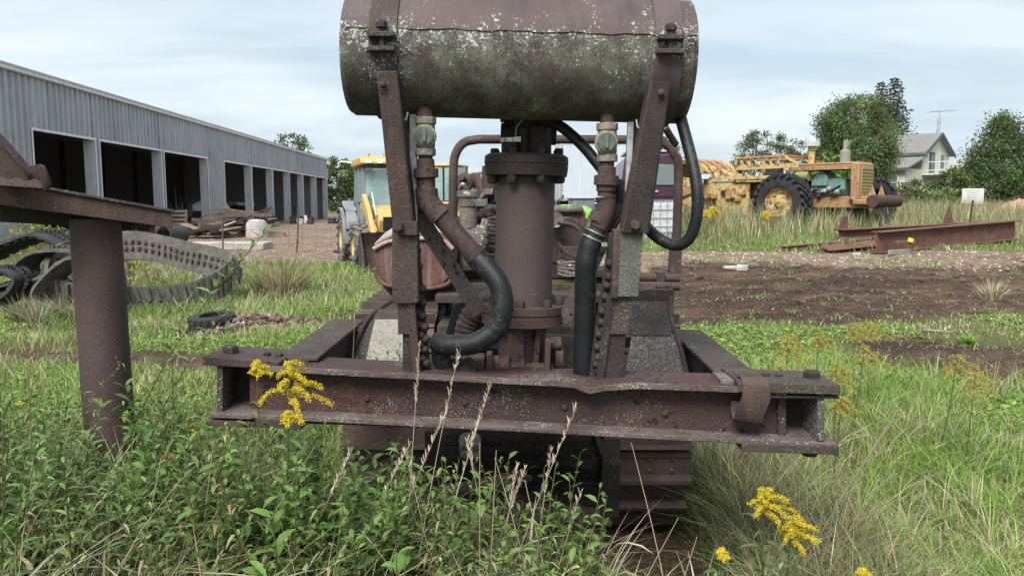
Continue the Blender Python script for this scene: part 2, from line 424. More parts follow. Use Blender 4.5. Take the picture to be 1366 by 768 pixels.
MT['mound'] = surf('dark_earth', (.085, .056, .042), (.16, .11, .084), 6, .95, 0, .9, 30)
MT['chips'] = surf('wood_chips', (.30, .19, .12), (.46, .31, .21), 12, .95, 0, .9, 30)
MT['yellow_tag'] = surf('yellow_tag', (.75, .58, .04), (.8, .64, .06), 3, .6, 0, .05, 30)
MT['lamp_white'] = surf('lamp_lens', (.75, .75, .72), (.8, .8, .77), 5, .3, 0, .02, 30)

# tank underside: grey-green lichen, thicker away from the clean band in the middle of the flank
def seam_crust(nt, v, th):
    """lichen specks that thicken along the riveted seam of the tank"""
    sp = nt.nodes.new('ShaderNodeSeparateXYZ'); nt.links.new(v, sp.inputs[0])
    zl = nmath(nt, 'ADD', sp.outputs[2], nmath(nt, 'MULTIPLY', sp.outputs[0], .0275))
    dz = nmath(nt, 'ABSOLUTE', nmath(nt, 'SUBTRACT', zl, SEAM_Z), 0)
    near = nmath(nt, 'MAXIMUM', nmath(nt, 'SUBTRACT', .115, dz), 0)
    end = nmath(nt, 'MAXIMUM', nmath(nt, 'SUBTRACT', nmath(nt, 'ABSOLUTE', nmath(nt, 'SUBTRACT', sp.outputs[0], .05), 0), .42), 0)
    f2 = nnoise(nt, v, 95, 3, .6); p2 = nnoise(nt, v, 9, 4, .65)
    k2 = nmath(nt, 'ADD', nmath(nt, 'MULTIPLY', f2, .55), nmath(nt, 'MULTIPLY', p2, .45))
    k2 = nmath(nt, 'ADD', k2, nmath(nt, 'MULTIPLY', near, .60))
    k2 = nmath(nt, 'ADD', k2, nmath(nt, 'MULTIPLY', nmath(nt, 'MULTIPLY', near, end), 2.0))
    return nramp(nt, k2, th + .045, th + .075)
SEAM_Z = 0
def tank_low():
    m, nt, b = new_mat('lichen_covered_tank_sheet'); v = coords(nt, False)
    base = nmix(nt, nramp(nt, nnoise(nt, v, 7, 5, .6), .3, .7), (.048, .038, .035), (.08, .064, .058))
    f = nnoise(nt, v, 150, 4, .8); p = nnoise(nt, v, 9, 5, .65)
    k = nmath(nt, 'ADD', nmath(nt, 'MULTIPLY', f, .6), nmath(nt, 'MULTIPLY', p, .4))
    mk = nramp(nt, k, .478, .515)
    tone = nmix(nt, nramp(nt, nnoise(nt, v, 14, 3), .35, .65), (.092, .094, .074), (.168, .168, .146))
    base = nmix(nt, mk, base, tone)
    base = nmix(nt, seam_crust(nt, v, .57), base, (.42, .43, .40))
    nt.links.new(base, b.inputs['Base Color']); b.inputs['Roughness'].default_value = .9; b.inputs['Specular IOR Level'].default_value = .2
    bp = nt.nodes.new('ShaderNodeBump'); bp.inputs['Strength'].default_value = .6; bp.inputs['Distance'].default_value = .008
    nt.links.new(k, bp.inputs['Height']); nt.links.new(bp.outputs[0], b.inputs['Normal'])
    return m
def crust():
    m, nt, b = new_mat('white_lichen'); v = coords(nt)
    nt.links.new(nmix(nt, nramp(nt, nnoise(nt, v, 40, 3), .3, .7), (.46, .47, .43), (.70, .70, .66)), b.inputs['Base Color'])
    b.inputs['Roughness'].default_value = .95; b.inputs['Specular IOR Level'].default_value = .1; return m
MT['crust'] = crust()
def glass_mat(name, tint, rough=.06, alpha=.45):
    m, nt, b = new_mat(name)
    b.inputs['Base Color'].default_value = c4(tint); b.inputs['Roughness'].default_value = rough
    b.inputs['Alpha'].default_value = alpha; b.inputs['Specular IOR Level'].default_value = .8
    return m
MT['glass'] = glass_mat('cab_glass', (.35, .52, .52), .05, .42)
MT['win'] = glass_mat('window_glass', (.10, .13, .15), .05, .8)

def veg_mat(name, transl=.35, rough=.6):
    """colour per leaf or blade from the mesh attribute, thin and partly translucent"""
    m, nt, b = new_mat(name)
    at = nt.nodes.new('ShaderNodeAttribute'); at.attribute_name = 'tint'
    nt.links.new(at.outputs['Color'], b.inputs['Base Color']); b.inputs['Roughness'].default_value = rough
    b.inputs['Specular IOR Level'].default_value = .3
    tr = nt.nodes.new('ShaderNodeBsdfTranslucent'); nt.links.new(at.outputs['Color'], tr.inputs[0])
    ms = nt.nodes.new('ShaderNodeMixShader'); ms.inputs[0].default_value = transl
    nt.links.new(b.outputs[0], ms.inputs[1]); nt.links.new(tr.outputs[0], ms.inputs[2])
    nt.links.new(ms.outputs[0], nt.nodes['Material Output'].inputs[0]); return m
MT['veg'] = veg_mat('green_blades')
MT['straw'] = veg_mat('dry_straw', .2, .8)
MT['petal'] = veg_mat('yellow_florets', .3, .8)

class Soup:
    """triangles with one colour per leaf, gathered with numpy"""
    def __init__(self): self.V = []; self.T = []; self.C = []; self.n = 0
    def add(self, v, t, c):
        self.V.append(v); self.T.append(t + self.n); self.C.append(c); self.n += len(v)
    def blades(self, P, H, wd, lean, curve, col, az=None, segs=3):
        """P (n,3) feet, H heights, wd widths, lean direction angle, curve = sideways reach / height"""
        n = len(P)
        if n == 0: return
        az = RNG.uniform(0, 2 * np.pi, n) if az is None else az
        dx, dy = np.cos(lean), np.sin(lean)
        sx, sy = np.cos(az), np.sin(az)
        lv = []
        for k in range(segs + 1):
            t = k / segs
            off = curve * H * t * t
            z = H * t * (1 - .35 * np.minimum(curve, 1.6) * t)
            hw = wd * .5 * (1 - t ** 1.6)
            cx, cy, cz = P[:, 0] + dx * off, P[:, 1] + dy * off, P[:, 2] + z
            if k < segs:
                lv.append(np.stack([cx - sx * hw, cy - sy * hw, cz], 1)); lv.append(np.stack([cx + sx * hw, cy + sy * hw, cz], 1))
            else: lv.append(np.stack([cx, cy, cz], 1))
        nv = len(lv); v = np.stack(lv, 1).reshape(-1, 3)
        tri = []
        for k in range(segs - 1):
            a = 2 * k; tri += [(a, a + 1, a + 3), (a, a + 3, a + 2)]
        a = 2 * (segs - 1); tri.append((a, a + 1, a + 2))
        T = (np.arange(n)[:, None, None] * nv + np.array(tri)[None]).reshape(-1, 3)
        self.add(v, T, np.repeat(col, nv, 0))
    def leaves(self, P, D, L, wd, col, droop=.25, up=None):
        """P (n,3) stalk ends, D (n,3) directions, L lengths, wd widths"""
        n = len(P)
        if n == 0: return
        D = D / np.maximum(np.linalg.norm(D, axis=1, keepdims=True), 1e-6)
        U = np.tile(np.array([0, 0, 1.]), (n, 1)) if up is None else up
        U = U + RNG.normal(0, .25, (n, 3))
        S = np.cross(D, U); S /= np.maximum(np.linalg.norm(S, axis=1, keepdims=True), 1e-6)
        L = np.broadcast_to(L, (n,))[:, None]; wd = np.broadcast_to(wd, (n,))[:, None]; dr = np.broadcast_to(droop, (n,))[:, None]
        z = np.array([[0, 0, 1.]])
        Nn = np.cross(S, D)
        p = lambda t: P + D * L * t - z * dr * L * t * t
        fold = .16
        lv = [p(0), p(.33) - S * wd * .5 + Nn * wd * fold, p(.33), p(.33) + S * wd * .5 + Nn * wd * fold,
              p(.68) - S * wd * .38 + Nn * wd * fold * .7, p(.68), p(.68) + S * wd * .38 + Nn * wd * fold * .7, p(1)]
        nv = 8; v = np.stack(lv, 1).reshape(-1, 3)
        tri = [(0, 2, 1), (0, 3, 2), (1, 2, 5), (1, 5, 4), (2, 3, 6), (2, 6, 5), (4, 5, 7), (5, 6, 7)]
        T = (np.arange(n)[:, None, None] * nv + np.array(tri)[None]).reshape(-1, 3)
        self.add(v, T, np.repeat(col, nv, 0))
    def cards(self, P, D, S, L, wd, col):
        """simple pointed leaf of two triangles"""
        n = len(P)
        if n == 0: return
        L = np.broadcast_to(L, (n,))[:, None]; wd = np.broadcast_to(wd, (n,))[:, None]
        v = np.stack([P, P + D * L * .5 - S * wd * .5, P + D * L, P + D * L * .5 + S * wd * .5], 1).reshape(-1, 3)
        T = (np.arange(n)[:, None, None] * 4 + np.array([(0, 1, 2), (0, 2, 3)])[None]).reshape(-1, 3)
        self.add(v, T, np.repeat(col, 4, 0))
    def blobs(self, P, r, col, squash=.7):
        """small irregular octahedra"""
        n = len(P)
        if n == 0: return
        r = np.broadcast_to(r, (n,))
        base = np.array([(1, 0, 0), (-1, 0, 0), (0, 1, 0), (0, -1, 0), (0, 0, 1), (0, 0, -1)], float)
        a = RNG.uniform(0, 2 * np.pi, n); ca, sa = np.cos(a), np.sin(a)
        v = base[None] * RNG.uniform(.55, 1.25, (n, 6, 1)) + RNG.normal(0, .15, (n, 6, 3))
        x = v[..., 0] * ca[:, None] - v[..., 1] * sa[:, None]; y = v[..., 0] * sa[:, None] + v[..., 1] * ca[:, None]
        v = np.stack([x, y, v[..., 2] * squash], 2) * r[:, None, None] + P[:, None]
        tri = [(0, 2, 4), (2, 1, 4), (1, 3, 4), (3, 0, 4), (2, 0, 5), (1, 2, 5), (3, 1, 5), (0, 3, 5)]
        T = (np.arange(n)[:, None, None] * 6 + np.array(tri)[None]).reshape(-1, 3)
        self.add(v.reshape(-1, 3), T, np.repeat(col, 6, 0))
    def build(self, name, mat, parent=None, org=None, smooth=False):
        V = np.concatenate(self.V); T = np.concatenate(self.T); C = np.concatenate(self.C)
        if org is not None: V = V - np.array(org)[None]
        me = bpy.data.meshes.new(name)
        me.vertices.add(len(V)); me.vertices.foreach_set('co', V.astype(np.float32).ravel())
        me.loops.add(T.size); me.loops.foreach_set('vertex_index', T.astype(np.int32).ravel())
        me.polygons.add(len(T)); me.polygons.foreach_set('loop_start', np.arange(0, T.size, 3, dtype=np.int32))
        me.update(calc_edges=True)
        if smooth: me.polygons.foreach_set('use_smooth', np.ones(len(T), bool))
        at = me.attributes.new('tint', 'FLOAT_COLOR', 'POINT')
        at.data.foreach_set('color', np.concatenate([C, np.ones((len(C), 1))], 1).astype(np.float32).ravel())
        me.materials.append(mat)
        ob = bpy.data.objects.new(name, me); COL.objects.link(ob)
        if parent: ob.parent = parent
        return ob
def tints(n, cols, wts=None, var=.18):
    cols = np.array(cols, float); wts = None if wts is None else np.array(wts) / np.sum(wts)
    c = cols[RNG.choice(len(cols), n, p=wts)]
    return np.clip(c * np.exp(RNG.normal(0, var, (n, 1))) * np.exp(RNG.normal(0, var * .35, (n, 3))), 0, .95)
# ------------------------------------------------------------------ ground
def seq(parts):
    out = []
    for a, b, n in parts: out += list(np.linspace(a, b, n, endpoint=False))
    return np.array(out + [parts[-1][1]])
def make_ground():
    xs = seq([(-1500, -200, 6), (-200, -60, 12), (-60, -20, 30), (-20, -8, 50), (-8, 12, 210), (12, 25, 50), (25, 70, 34), (70, 200, 12), (200, 1500, 6)])
    ys = seq([(-60, -4, 8), (-4, 2, 14), (2, 10, 90), (10, 20, 120), (20, 40, 80), (40, 90, 40), (90, 300, 20), (300, 2200, 8)])
    X, Y = np.meshgrid(xs, ys); x, y = X.ravel(), Y.ravel(); z = gz(x, y)
    C, R = len(xs), len(ys)
    i = (np.arange(R - 1)[:, None] * C + np.arange(C - 1)[None]).ravel()
    F = np.stack([i, i + 1, i + C + 1, i + C], 1)
    me = bpy.data.meshes.new('ground')
    me.vertices.add(len(x)); me.vertices.foreach_set('co', np.stack([x, y, z], 1).astype(np.float32).ravel())
    me.loops.add(F.size); me.loops.foreach_set('vertex_index', F.astype(np.int32).ravel())
    me.polygons.add(len(F)); me.polygons.foreach_set('loop_start', np.arange(0, F.size, 4, dtype=np.int32))
    me.update(calc_edges=True); me.polygons.foreach_set('use_smooth', np.ones(len(F), bool))
    at = me.attributes.new('zone', 'FLOAT_COLOR', 'POINT')
    at.data.foreach_set('color', np.stack([mask_mud(x, y), mask_gravel(x, y), np.zeros(len(x)), np.ones(len(x))], 1).astype(np.float32).ravel())
    m, nt, b = new_mat('field_soil')
    tc = nt.nodes.new('ShaderNodeTexCoord'); v = tc.outputs['Object']
    za = nt.nodes.new('ShaderNodeAttribute'); za.attribute_name = 'zone'
    sp = nt.nodes.new('ShaderNodeSeparateColor'); nt.links.new(za.outputs['Color'], sp.inputs[0])
    big, mid, fine = nnoise(nt, v, .5, 5), nnoise(nt, v, 5, 6, .65), nnoise(nt, v, 38, 5, .7)
    sod = nmix(nt, nramp(nt, mid, .35, .65), (.085, .095, .035), (.15, .135, .065))
    far = nmix(nt, nramp(nt, big, .35, .65), (.11, .14, .05), (.18, .17, .08))
    sod = nmix(nt, .5, sod, far)
    rut = nnoise(nt, v, 3.0, 6, .7, (.5, 1.6, 1))
    mud = nmix(nt, nramp(nt, rut, .36, .62), (.050, .033, .024), (.17, .112, .08))
    wet_shade = nnoise(nt, v, .9, 5, .6, (.22, 1.5, 1)); mud = nmix(nt, nramp(nt, wet_shade, .44, .56), mud, nmix(nt, .72, mud, (.035, .024, .02)))  # damp bands; their dark tone also stands in for shading of the ruts
    mud = nmix(nt, nramp(nt, wet_shade, .28, .38), (.19, .132, .096), mud)
    mud = nmix(nt, nramp(nt, fine, .52, .68), mud, (.21, .15, .11))
    grv = nmix(nt, nramp(nt, mid, .35, .68), (.18, .125, .092), (.37, .28, .21))
    grv = nmix(nt, nramp(nt, fine, .60, .68), grv, (.46, .40, .34))
    grv = nmix(nt, nramp(nt, rut, .52, .68), grv, (.13, .09, .068))
    def edge(s):   # ragged zone border
        k = nmath(nt, 'ADD', s, nmath(nt, 'MULTIPLY', nmath(nt, 'SUBTRACT', mid, .5), .9)); return nramp(nt, k, .4, .62)
    base = nmix(nt, edge(sp.outputs[1]), nmix(nt, edge(sp.outputs[0]), sod, mud), grv)
    base = nmix(nt, .5, base, nramp(nt, fine, .3, .7, (.5, .5, .5), (1.4, 1.4, 1.4)), 'MULTIPLY')
    nt.links.new(base, b.inputs['Base Color']); b.inputs['Roughness'].default_value = .95; b.inputs['Specular IOR Level'].default_value = .15
    bp = nt.nodes.new('ShaderNodeBump'); bp.inputs['Strength'].default_value = .9; bp.inputs['Distance'].default_value = .05
    nt.links.new(nmath(nt, 'ADD', fine, nmath(nt, 'MULTIPLY', mid, 1.5)), bp.inputs['Height']); nt.links.new(bp.outputs[0], b.inputs['Normal'])
    me.materials.append(m)
    g = bpy.data.objects.new('ground', me); COL.objects.link(g); structure(g)
make_ground()

# ------------------------------------------------------------------ old crawler tractor in the middle
ROOT_LOC = Vector((0.03, 4.6, gz1(.03, 4.6)))
crawler = thing('crawler_tractor', 'derelict rusty crawler tractor with round tank on two riveted posts behind a heavy front beam', 'tractor', ROOT_LOC)
ORG = ROOT_LOC
part = lambda mb, name, mat, parent=None, bevel=0, ang=35: mb.build(name, MT[mat], parent or crawler, bevel, ang)

# --- tank
TR = .236
TA = Vector((-.652, 3.2, W(683, 74, 3.2).z)); TB = Vector((.704, 3.2, W(683, 86, 3.2).z))
TAX = (TB - TA).normalized(); TL = (TB - TA).length
SEAM_Z = (TA.z + TB.z) / 2 + .06 - ORG.z
MT['tank_low'] = tank_low()
def add_crust(m):
    nt = m.node_tree; b = nt.nodes['Principled BSDF']; src = b.inputs['Base Color'].links[0].from_socket
    nt.links.new(nmix(nt, seam_crust(nt, coords(nt, False), .58), src, (.42, .43, .40)), b.inputs['Base Color'])
add_crust(MT['tank_top'])
def tank_pt(t, a, r):
    u = (Vector((0, 0, 1)) - TAX * TAX.z).normalized(); b = TAX.cross(u)
    return TA + TAX * t + (u * math.cos(a) + b * math.sin(a)) * r
tank = part(MB().lathe(TA, TAX, [(.0, TR - .05), (.004, TR - .012), (.018, TR - .004), (.022, TR), (TL - .022, TR), (TL - .018, TR - .004), (TL - .004, TR - .012), (TL, TR - .05)], 64), 'tank', 'tank_low')
g = []
n = 44; A0, A1 = math.radians(-100), math.radians(75)
rows = 40
mb = MB()
for j in range(rows + 1):
    t = .012 + (TL - .024) * j / rows
    ed = A1 + .012 * math.sin(j * .9) + .008 * math.sin(j * 2.3 + 1)
    g.append([tank_pt(t, A0 + (ed - A0) * k / n, TR + .0055) for k in range(n + 1)])
V = [p for r in g for p in r]; N1 = n + 1
F = [(j * N1 + k, j * N1 + k + 1, (j + 1) * N1 + k + 1, (j + 1) * N1 + k) for j in range(rows) for k in range(n)]
inner = [tank_pt(.012 + (TL - .024) * j / rows, A1 + .012 * math.sin(j * .9) + .008 * math.sin(j * 2.3 + 1), TR - .003) for j in range(rows + 1)]
b0 = len(V); V += inner
F += [(j * N1 + n, b0 + j, b0 + j + 1, (j + 1) * N1 + n) for j in range(rows)]
mb.add(V, F); part(mb, 'upper_shell', 'tank_top', tank)
for t0, ang_lug in ((.118, 84), (1.186, 80)):
    st = part(MB().lathe(TA + TAX * t0, TAX, [(0, TR - .01), (0, TR + .014), (.104, TR + .014), (.104, TR - .01)], 56, ring=True), 'strap', 'tank_top' if t0 > 1 else 'rust_lichen', tank, .002)
    al = math.radians(ang_lug)
    for da, hh in ((0, .05), (math.radians(11), .045)):
        c = tank_pt(t0 + .052, al + da, TR + .03)
        part(MB().box(c, (.10, hh, .018)), 'strap_lug', 'rust_lichen', st, .003)
    c = tank_pt(t0 + .052, al - .08, TR + .034)
    part(MB().cyl(c + Vector((0, 0, .03)), c - Vector((0, 0, .075)), .011, 10).bolt(c + Vector((0, 0, .005)), (0, 0, 1), .022, .022), 'strap_bolt', 'rust_dark', st)
# crusts of white lichen along the seam and the straps
def crust_on_tank(n, fa, ft, rmin, rmax):
    s = Soup(); P = []
    for _ in range(n):
        while True:
            t, a = max(.01, min(TL - .01, ft())), fa()
            if float(fbm(np.array([t * 14]), np.array([a * 9]), 3, 3)[0]) > .52: break
        P.append(tank_pt(t, a, TR + .0045))
    rr = np.exp(RNG.uniform(math.log(rmin), math.log(rmax), n))
    s.blobs(np.array([tuple(p) for p in P]), rr, tints(n, [(.40, .41, .37), (.52, .52, .48), (.28, .30, .25)], var=.12), .8)
    return s
so_ = crust_on_tank(800, lambda: math.radians(random.gauss(72, 7)), lambda: (random.choice((random.uniform(0, TL), random.gauss(.5, .35), random.gauss(.08, .12), random.gauss(1.26, .06)))), .0008, .004)
so_b = crust_on_tank(350, lambda: math.radians(random.gauss(88, 18)), lambda: random.choice((random.gauss(.09, .07), random.gauss(.25, .03), random.gauss(1.28, .04))), .001, .0045)
for s_ in (so_b,):
    so_.V += s_.V; so_.T += [t + so_.n for t in s_.T]; so_.C += s_.C; so_.n += s_.n
MT['lichen_v'] = veg_mat('lichen_crust', 0, .95)
lo = so_.build('lichen_crust', MT['lichen_v'], tank, ORG); lo['kind'] = 'stuff'
# fittings on top and nipples below
p = tank_pt(.80, math.radians(-6), TR); part(MB().lathe(p, (0, 0, 1), [(-.01, .05), (.03, .05), (.03, .075), (.05, .075), (.055, .03)], 18).bar(p + Vector((-.09, 0, .035)), p + Vector((.13, 0, .035)), .03, .012), 'filler_cap', 'rust_dark', tank)
p = tank_pt(1.0, 0, TR); part(MB().lathe(p, (0, 0, 1), [(-.01, .045), (.06, .045), (.06, .05), (.09, .05)], 16), 'filler_neck', 'rust', tank)

# --- front beam: rolled section with dented top flange
def yb(px): return 3.12 - (px - 275) / 845 * .22
fl_top = [(335, 487), (410, 491), (500, 496), (600, 501), (680, 505), (740, 508), (765, 510), (786, 518), (806, 514), (850, 511), (900, 513), (960, 515), (1000, 517), (1050, 519)]
beam = None
g = []
for i, (x, y) in enumerate(fl_top):
    Y = yb(x); dip = {786: .016, 765: .006, 806: .006}.get(x, 0)
    f = W(x, y, Y - (.022 if x == 786 else 0)); 
    g.append([f, W(x, y - 0, Y) * 0 + Vector((f.x, Y + .07, f.z + dip * .9)), Vector((f.x, Y + .24, f.z + dip))])
beam = part(MB().sheet(g, (0, 0, -.022)), 'front_beam', 'rust_beam', None, .003, 25)
tf = part(MB().sheet([[a[0] + Vector((0, -.0045, .002)), a[0] + Vector((0, .004, .002))] for a in g], (0, 0, -.024)), 'flange_edge', 'flange_edge', beam, .002)
def quad(pts, dep, name, mat, parent=None, bevel=.003):
    """pts: (px,py,Y) outline of a flat plate, dep: thickness away from the camera"""
    return part(MB().prism([W(*q) for q in pts], (0, dep, 0)), name, mat, parent, bevel)
quad([(333, 492, yb(333) + .075), (1038, 520, yb(1038) + .075), (1038, 588, yb(1038) + .075), (333, 562, yb(333) + .075)], .018, 'web', 'rust_beam', beam)
bl = [(278, 551), (440, 557), (700, 570), (960, 584), (1060, 589), (1118, 592)]
g = []
for x, y in bl:
    f = W(x, y, yb(x) - .004); g.append([f, f + Vector((0, .25, .012))])
bfl = part(MB().sheet(g, (0, 0, -.020)), 'bottom_flange', 'flange_edge', beam, .003)
# end boxes
quad([(290, 488, yb(290) + .2), (345, 490, yb(345) + .2), (345, 556, yb(345) + .2), (290, 553, yb(290) + .2)], .02, 'end_web', 'rust_dark', beam)
quad([(289, 486, yb(289) + .02), (297, 486, yb(297) + .02), (297, 556, yb(297) + .02), (289, 555, yb(289) + .02)], .2, 'end_plate', 'rust_lichen', beam)
quad([(270, 475, yb(270)), (372, 483, yb(372)), (372, 493, yb(372)), (270, 487, yb(270))], .26, 'top_plate', 'rust', beam, .004)
quad([(340, 558, yb(340) - .01), (402, 561, yb(402) - .01), (402, 573, yb(402) - .01), (340, 569, yb(340) - .01)], .2, 'bottom_plate', 'rust', beam)
quad([(276, 560, yb(276)), (340, 563, yb(340)), (340, 570, yb(340)), (276, 568, yb(276))], .22, 'bottom_plate', 'rust', beam)
quad([(1038, 520, yb(1038) + .06), (1049, 520, yb(1049) + .06), (1049, 590, yb(1049) + .06), (1038, 589, yb(1038) + .06)], .03, 'web_edge', 'rust_lichen', beam)
quad([(1046, 522, yb(1046) + .17), (1098, 524, yb(1098) + .17), (1098, 592, yb(1098) + .17), (1046, 590, yb(1046) + .17)], .02, 'end_web', 'rust_dark', beam)
quad([(1091, 522, yb(1091) + .01), (1100, 522, yb(1100) + .01), (1100, 588, yb(1100) + .01), (1091, 588, yb(1091) + .01)], .2, 'end_plate', 'guard', beam)
quad([(985, 508, yb(985) - .012), (1122, 514, yb(1122) - .012), (1122, 527, yb(1122) - .012), (985, 523, yb(985) - .012)], .25, 'top_plate', 'rust_lichen', beam, .004)
quad([(1010, 527, yb(1010)), (1120, 528, yb(1120)), (1120, 532, yb(1120)), (1010, 531, yb(1010))], .22, 'shim_plate', 'rust_dark', beam)
quad([(990, 591, yb(990) - .012), (1120, 595, yb(1120) - .012), (1120, 607, yb(1120) - .012), (990, 602, yb(990) - .012)], .24, 'bottom_plate', 'rust_lichen', beam, .004)
quad([(962, 517, yb(962) + .05), (1008, 518, yb(1008) + .05), (1008, 507, yb(1008) + .05), (962, 506, yb(962) + .05)], .14, 'pad', 'guard', beam)
rv = MB().dome((0, 0, 0), (0, 0, 1), .0165, .014, 12).mesh('rivet', MT['rust_beam'], org=Vector((0, 0, 0)))
for x, y in ((490, 531), (620, 537), (753, 543), (887, 551)):
    inst('rivet', rv, beam, frame(W(x, y, yb(x) + .075) - ORG, (0, -1, 0)))
nutm = MB().bolt((0, 0, 0), (0, 0, 1), .034, .036).mesh('nut', MT['rust_dark'], org=Vector((0, 0, 0)))
for x, y, s in ((295, 478, 1), (1097, 515, 1), (1095, 606, -1), (1034, 514, .5), (1052, 514, .5), (362, 484, .5), (345, 482, .5)):
    ye = 475 + (x - 270) * .078 if x < 400 else (508 + (x - 985) * .044 if s > 0 else 606)
    inst('nut', nutm, beam, frame(W(x, ye, yb(x)) - ORG + Vector((0, .11, -.004)), (0, 0, 1 if s > 0 else -1)) @ Matrix.Scale(abs(s), 4))
# bent strap hook hanging over the beam
prof = [(.06, .012), (.0, .018), (-.03, .0), (-.04, -.05), (-.036, -.11), (-.016, -.148), (.014, -.155), (.036, -.13), (.04, -.09)]
g = []
for yy, zz in prof:
    a = W(988, 508, yb(988)); bq = W(1024, 513, yb(1024) - .01)
    g.append([a + Vector((-.002 - .02 * (zz < -.06), yy, zz)), (a + bq) / 2 + Vector((0, yy - .006, zz - .004)), bq + Vector((0 - .02 * (zz < -.06), yy, zz))])
part(MB().sheet(g, (0, .012, .002)), 'hook_strap', 'rust', beam, .002)

# --- push arms running back from the beam ends
p0, p1 = Vector((.925, 3.12, W(985, 500, 3.12).z - .1)), Vector((.955, 4.2, W(922, 441, 4.2).z - .1))
arm = part(MB().bar(p0, p1, .10, .19), 'push_arm', 'rust_dark', None, .005)
part(MB().bar(p0 + Vector((0, 0, .1)), p1 + Vector((0, 0, .1)), .165, .014), 'arm_top_plate', 'rust_lichen', arm, .003)
part(MB().bar(p0 + Vector((-.02, .05, -.1)), p1 + Vector((-.02, 0, -.1)), .15, .012), 'arm_bottom_plate', 'rust_lichen', arm, .003)
p0, p1 = Vector((-.905, 3.2, W(400, 479, 3.2).z - .1)), Vector((-.855, 4.0, W(466, 427, 4.0).z - .1))
arm = part(MB().bar(p0, p1, .10, .19), 'push_arm', 'rust_dark', None, .005)
part(MB().bar(p0 + Vector((0, 0, .1)), p1 + Vector((0, 0, .1)), .175, .014), 'arm_top_plate', 'rust_lichen', arm, .003)
part(MB().bar(p0 + Vector((.02, .05, -.1)), p1 + Vector((.02, 0, -.1)), .15, .012), 'arm_bottom_plate', 'rust_lichen', arm, .003)

# --- riveted posts carrying the tank
def poly(pts, Y0, Y1, dep, name, mat, parent=None, bevel=.003):
    """outline in survey points; depth runs from Y0 at the top point to Y1 at the lowest"""
    ys = [q[1] for q in pts]; lo, hi = min(ys), max(ys)
    return part(MB().prism([W(x, y, Y0 + (Y1 - Y0) * (y - lo) / (hi - lo)) for x, y in pts], (0, dep, 0)), name, mat, parent, bevel)
post = poly([(502, 95), (528, 95), (551, 306), (524, 306)], 2.93, 3.02, .014, 'tank_post', 'rust')
poly([(526, 95), (530, 95), (553, 306), (549, 306)], 2.932, 3.022, .11, 'post_flange', 'rust_dark', post)
poly([(502, 95), (505, 95), (527, 306), (524, 306)], 2.934, 3.024, .07, 'post_flange', 'rust_dark', post)
poly([(546, 152), (556, 152), (557, 330), (549, 330)], 3.12, 3.1, .03, 'rear_angle', 'galv', post)
poly([(534, 152), (547, 152), (551, 330), (540, 330)], 3.14, 3.11, .01, 'rear_web', 'rust_dark', post)
poly([(530, 295), (556, 295), (557, 314), (530, 314)], 3.004, 3.006, .05, 'lap_plate', 'rust', post)
poly([(523, 300), (551, 302), (553, 405), (523, 405)], 3.03, 3.04, .07, 'lower_post', 'rust', post)
poly([(546, 302), (556, 302), (558, 404), (549, 404)], 3.028, 3.036, .09, 'post_flange', 'rust_lichen', post)
poly([(530, 403), (546, 403), (549, 446), (531, 446)], 3.06, 3.07, .06, 'lower_post', 'rust', post)
poly([(537, 444), (551, 444), (552, 497), (537, 497)], 3.08, 3.1, .06, 'post_foot', 'rust_dark', post)
poly([(543, 404), (553, 404), (561, 497), (550, 497)], 3.05, 3.09, .05, 'post_flange', 'rust_red', post)
poly([(551, 310), (558, 310), (574, 497), (556, 497)], 3.10, 3.14, .014, 'rivet_plate', 'rust_dark', post)
part(MB().bolt(W(531, 302, 3.0), (0, -1, 0), .022, .02), 'post_bolt', 'rust_dark', post); part(MB().dome(W(511, 113, 2.925), (0, -1, 0), .014, .012), 'post_bolt', 'rust_dark', post)
rp = MB().dome((0, 0, 0), (0, 0, 1), .019, .021, 14).mesh('post_rivet', MT['rust_dark'], org=Vector((0, 0, 0)))
for x, y in ((556, 334), (558, 355), (556, 365), (559, 384), (563, 385), (557, 396), (563, 404), (557, 416), (563, 421), (559, 433), (566, 436), (562, 447), (567, 452), (560, 460), (566, 466), (563, 478), (568, 484)):
    inst('rivet', rp, post, frame(W(x, y, 3.10 + .03 * (y - 310) / 190) - ORG, (.5, -.85, 0)))
# right-hand post
post = poly([(870, 108), (894, 110), (864, 312), (832, 310)], 2.93, 3.0, .014, 'tank_post', 'rust_dark')
poly([(868, 108), (872, 108), (834, 310), (829, 310)], 2.932, 3.002, .10, 'post_flange', 'rust', post)
poly([(891, 110), (895, 110), (866, 312), (861, 312)], 2.934, 3.004, .08, 'post_flange', 'rust_dark', post)
poly([(838, 162), (846, 162), (838, 330), (831, 330)], 3.12, 3.1, .03, 'rear_angle', 'galv', post)
poly([(845, 162), (856, 162), (842, 300), (836, 300)], 3.14, 3.12, .01, 'rear_web', 'rust_dark', post)
poly([(826, 305), (858, 308), (852, 396), (822, 396)], 3.02, 3.03, .06, 'lower_post', 'post_lichen', post)
poly([(820, 306), (828, 306), (824, 398), (815, 398)], 3.018, 3.026, .09, 'post_flange', 'rust', post)
poly([(819, 394), (843, 394), (838, 446), (812, 446)], 3.05, 3.06, .05, 'lower_post', 'rust_lichen', post)
poly([(810, 396), (820, 396), (806, 506), (796, 506)], 3.045, 3.07, .07, 'post_flange', 'rust_dark', post)
poly([(811, 440), (835, 440), (832, 508), (805, 508)], 3.07, 3.08, .05, 'post_foot', 'rust_dark', post)
poly([(813, 310), (820, 310), (802, 506), (784, 506)], 3.08, 3.12, .014, 'rivet_plate', 'rust_dark', post)
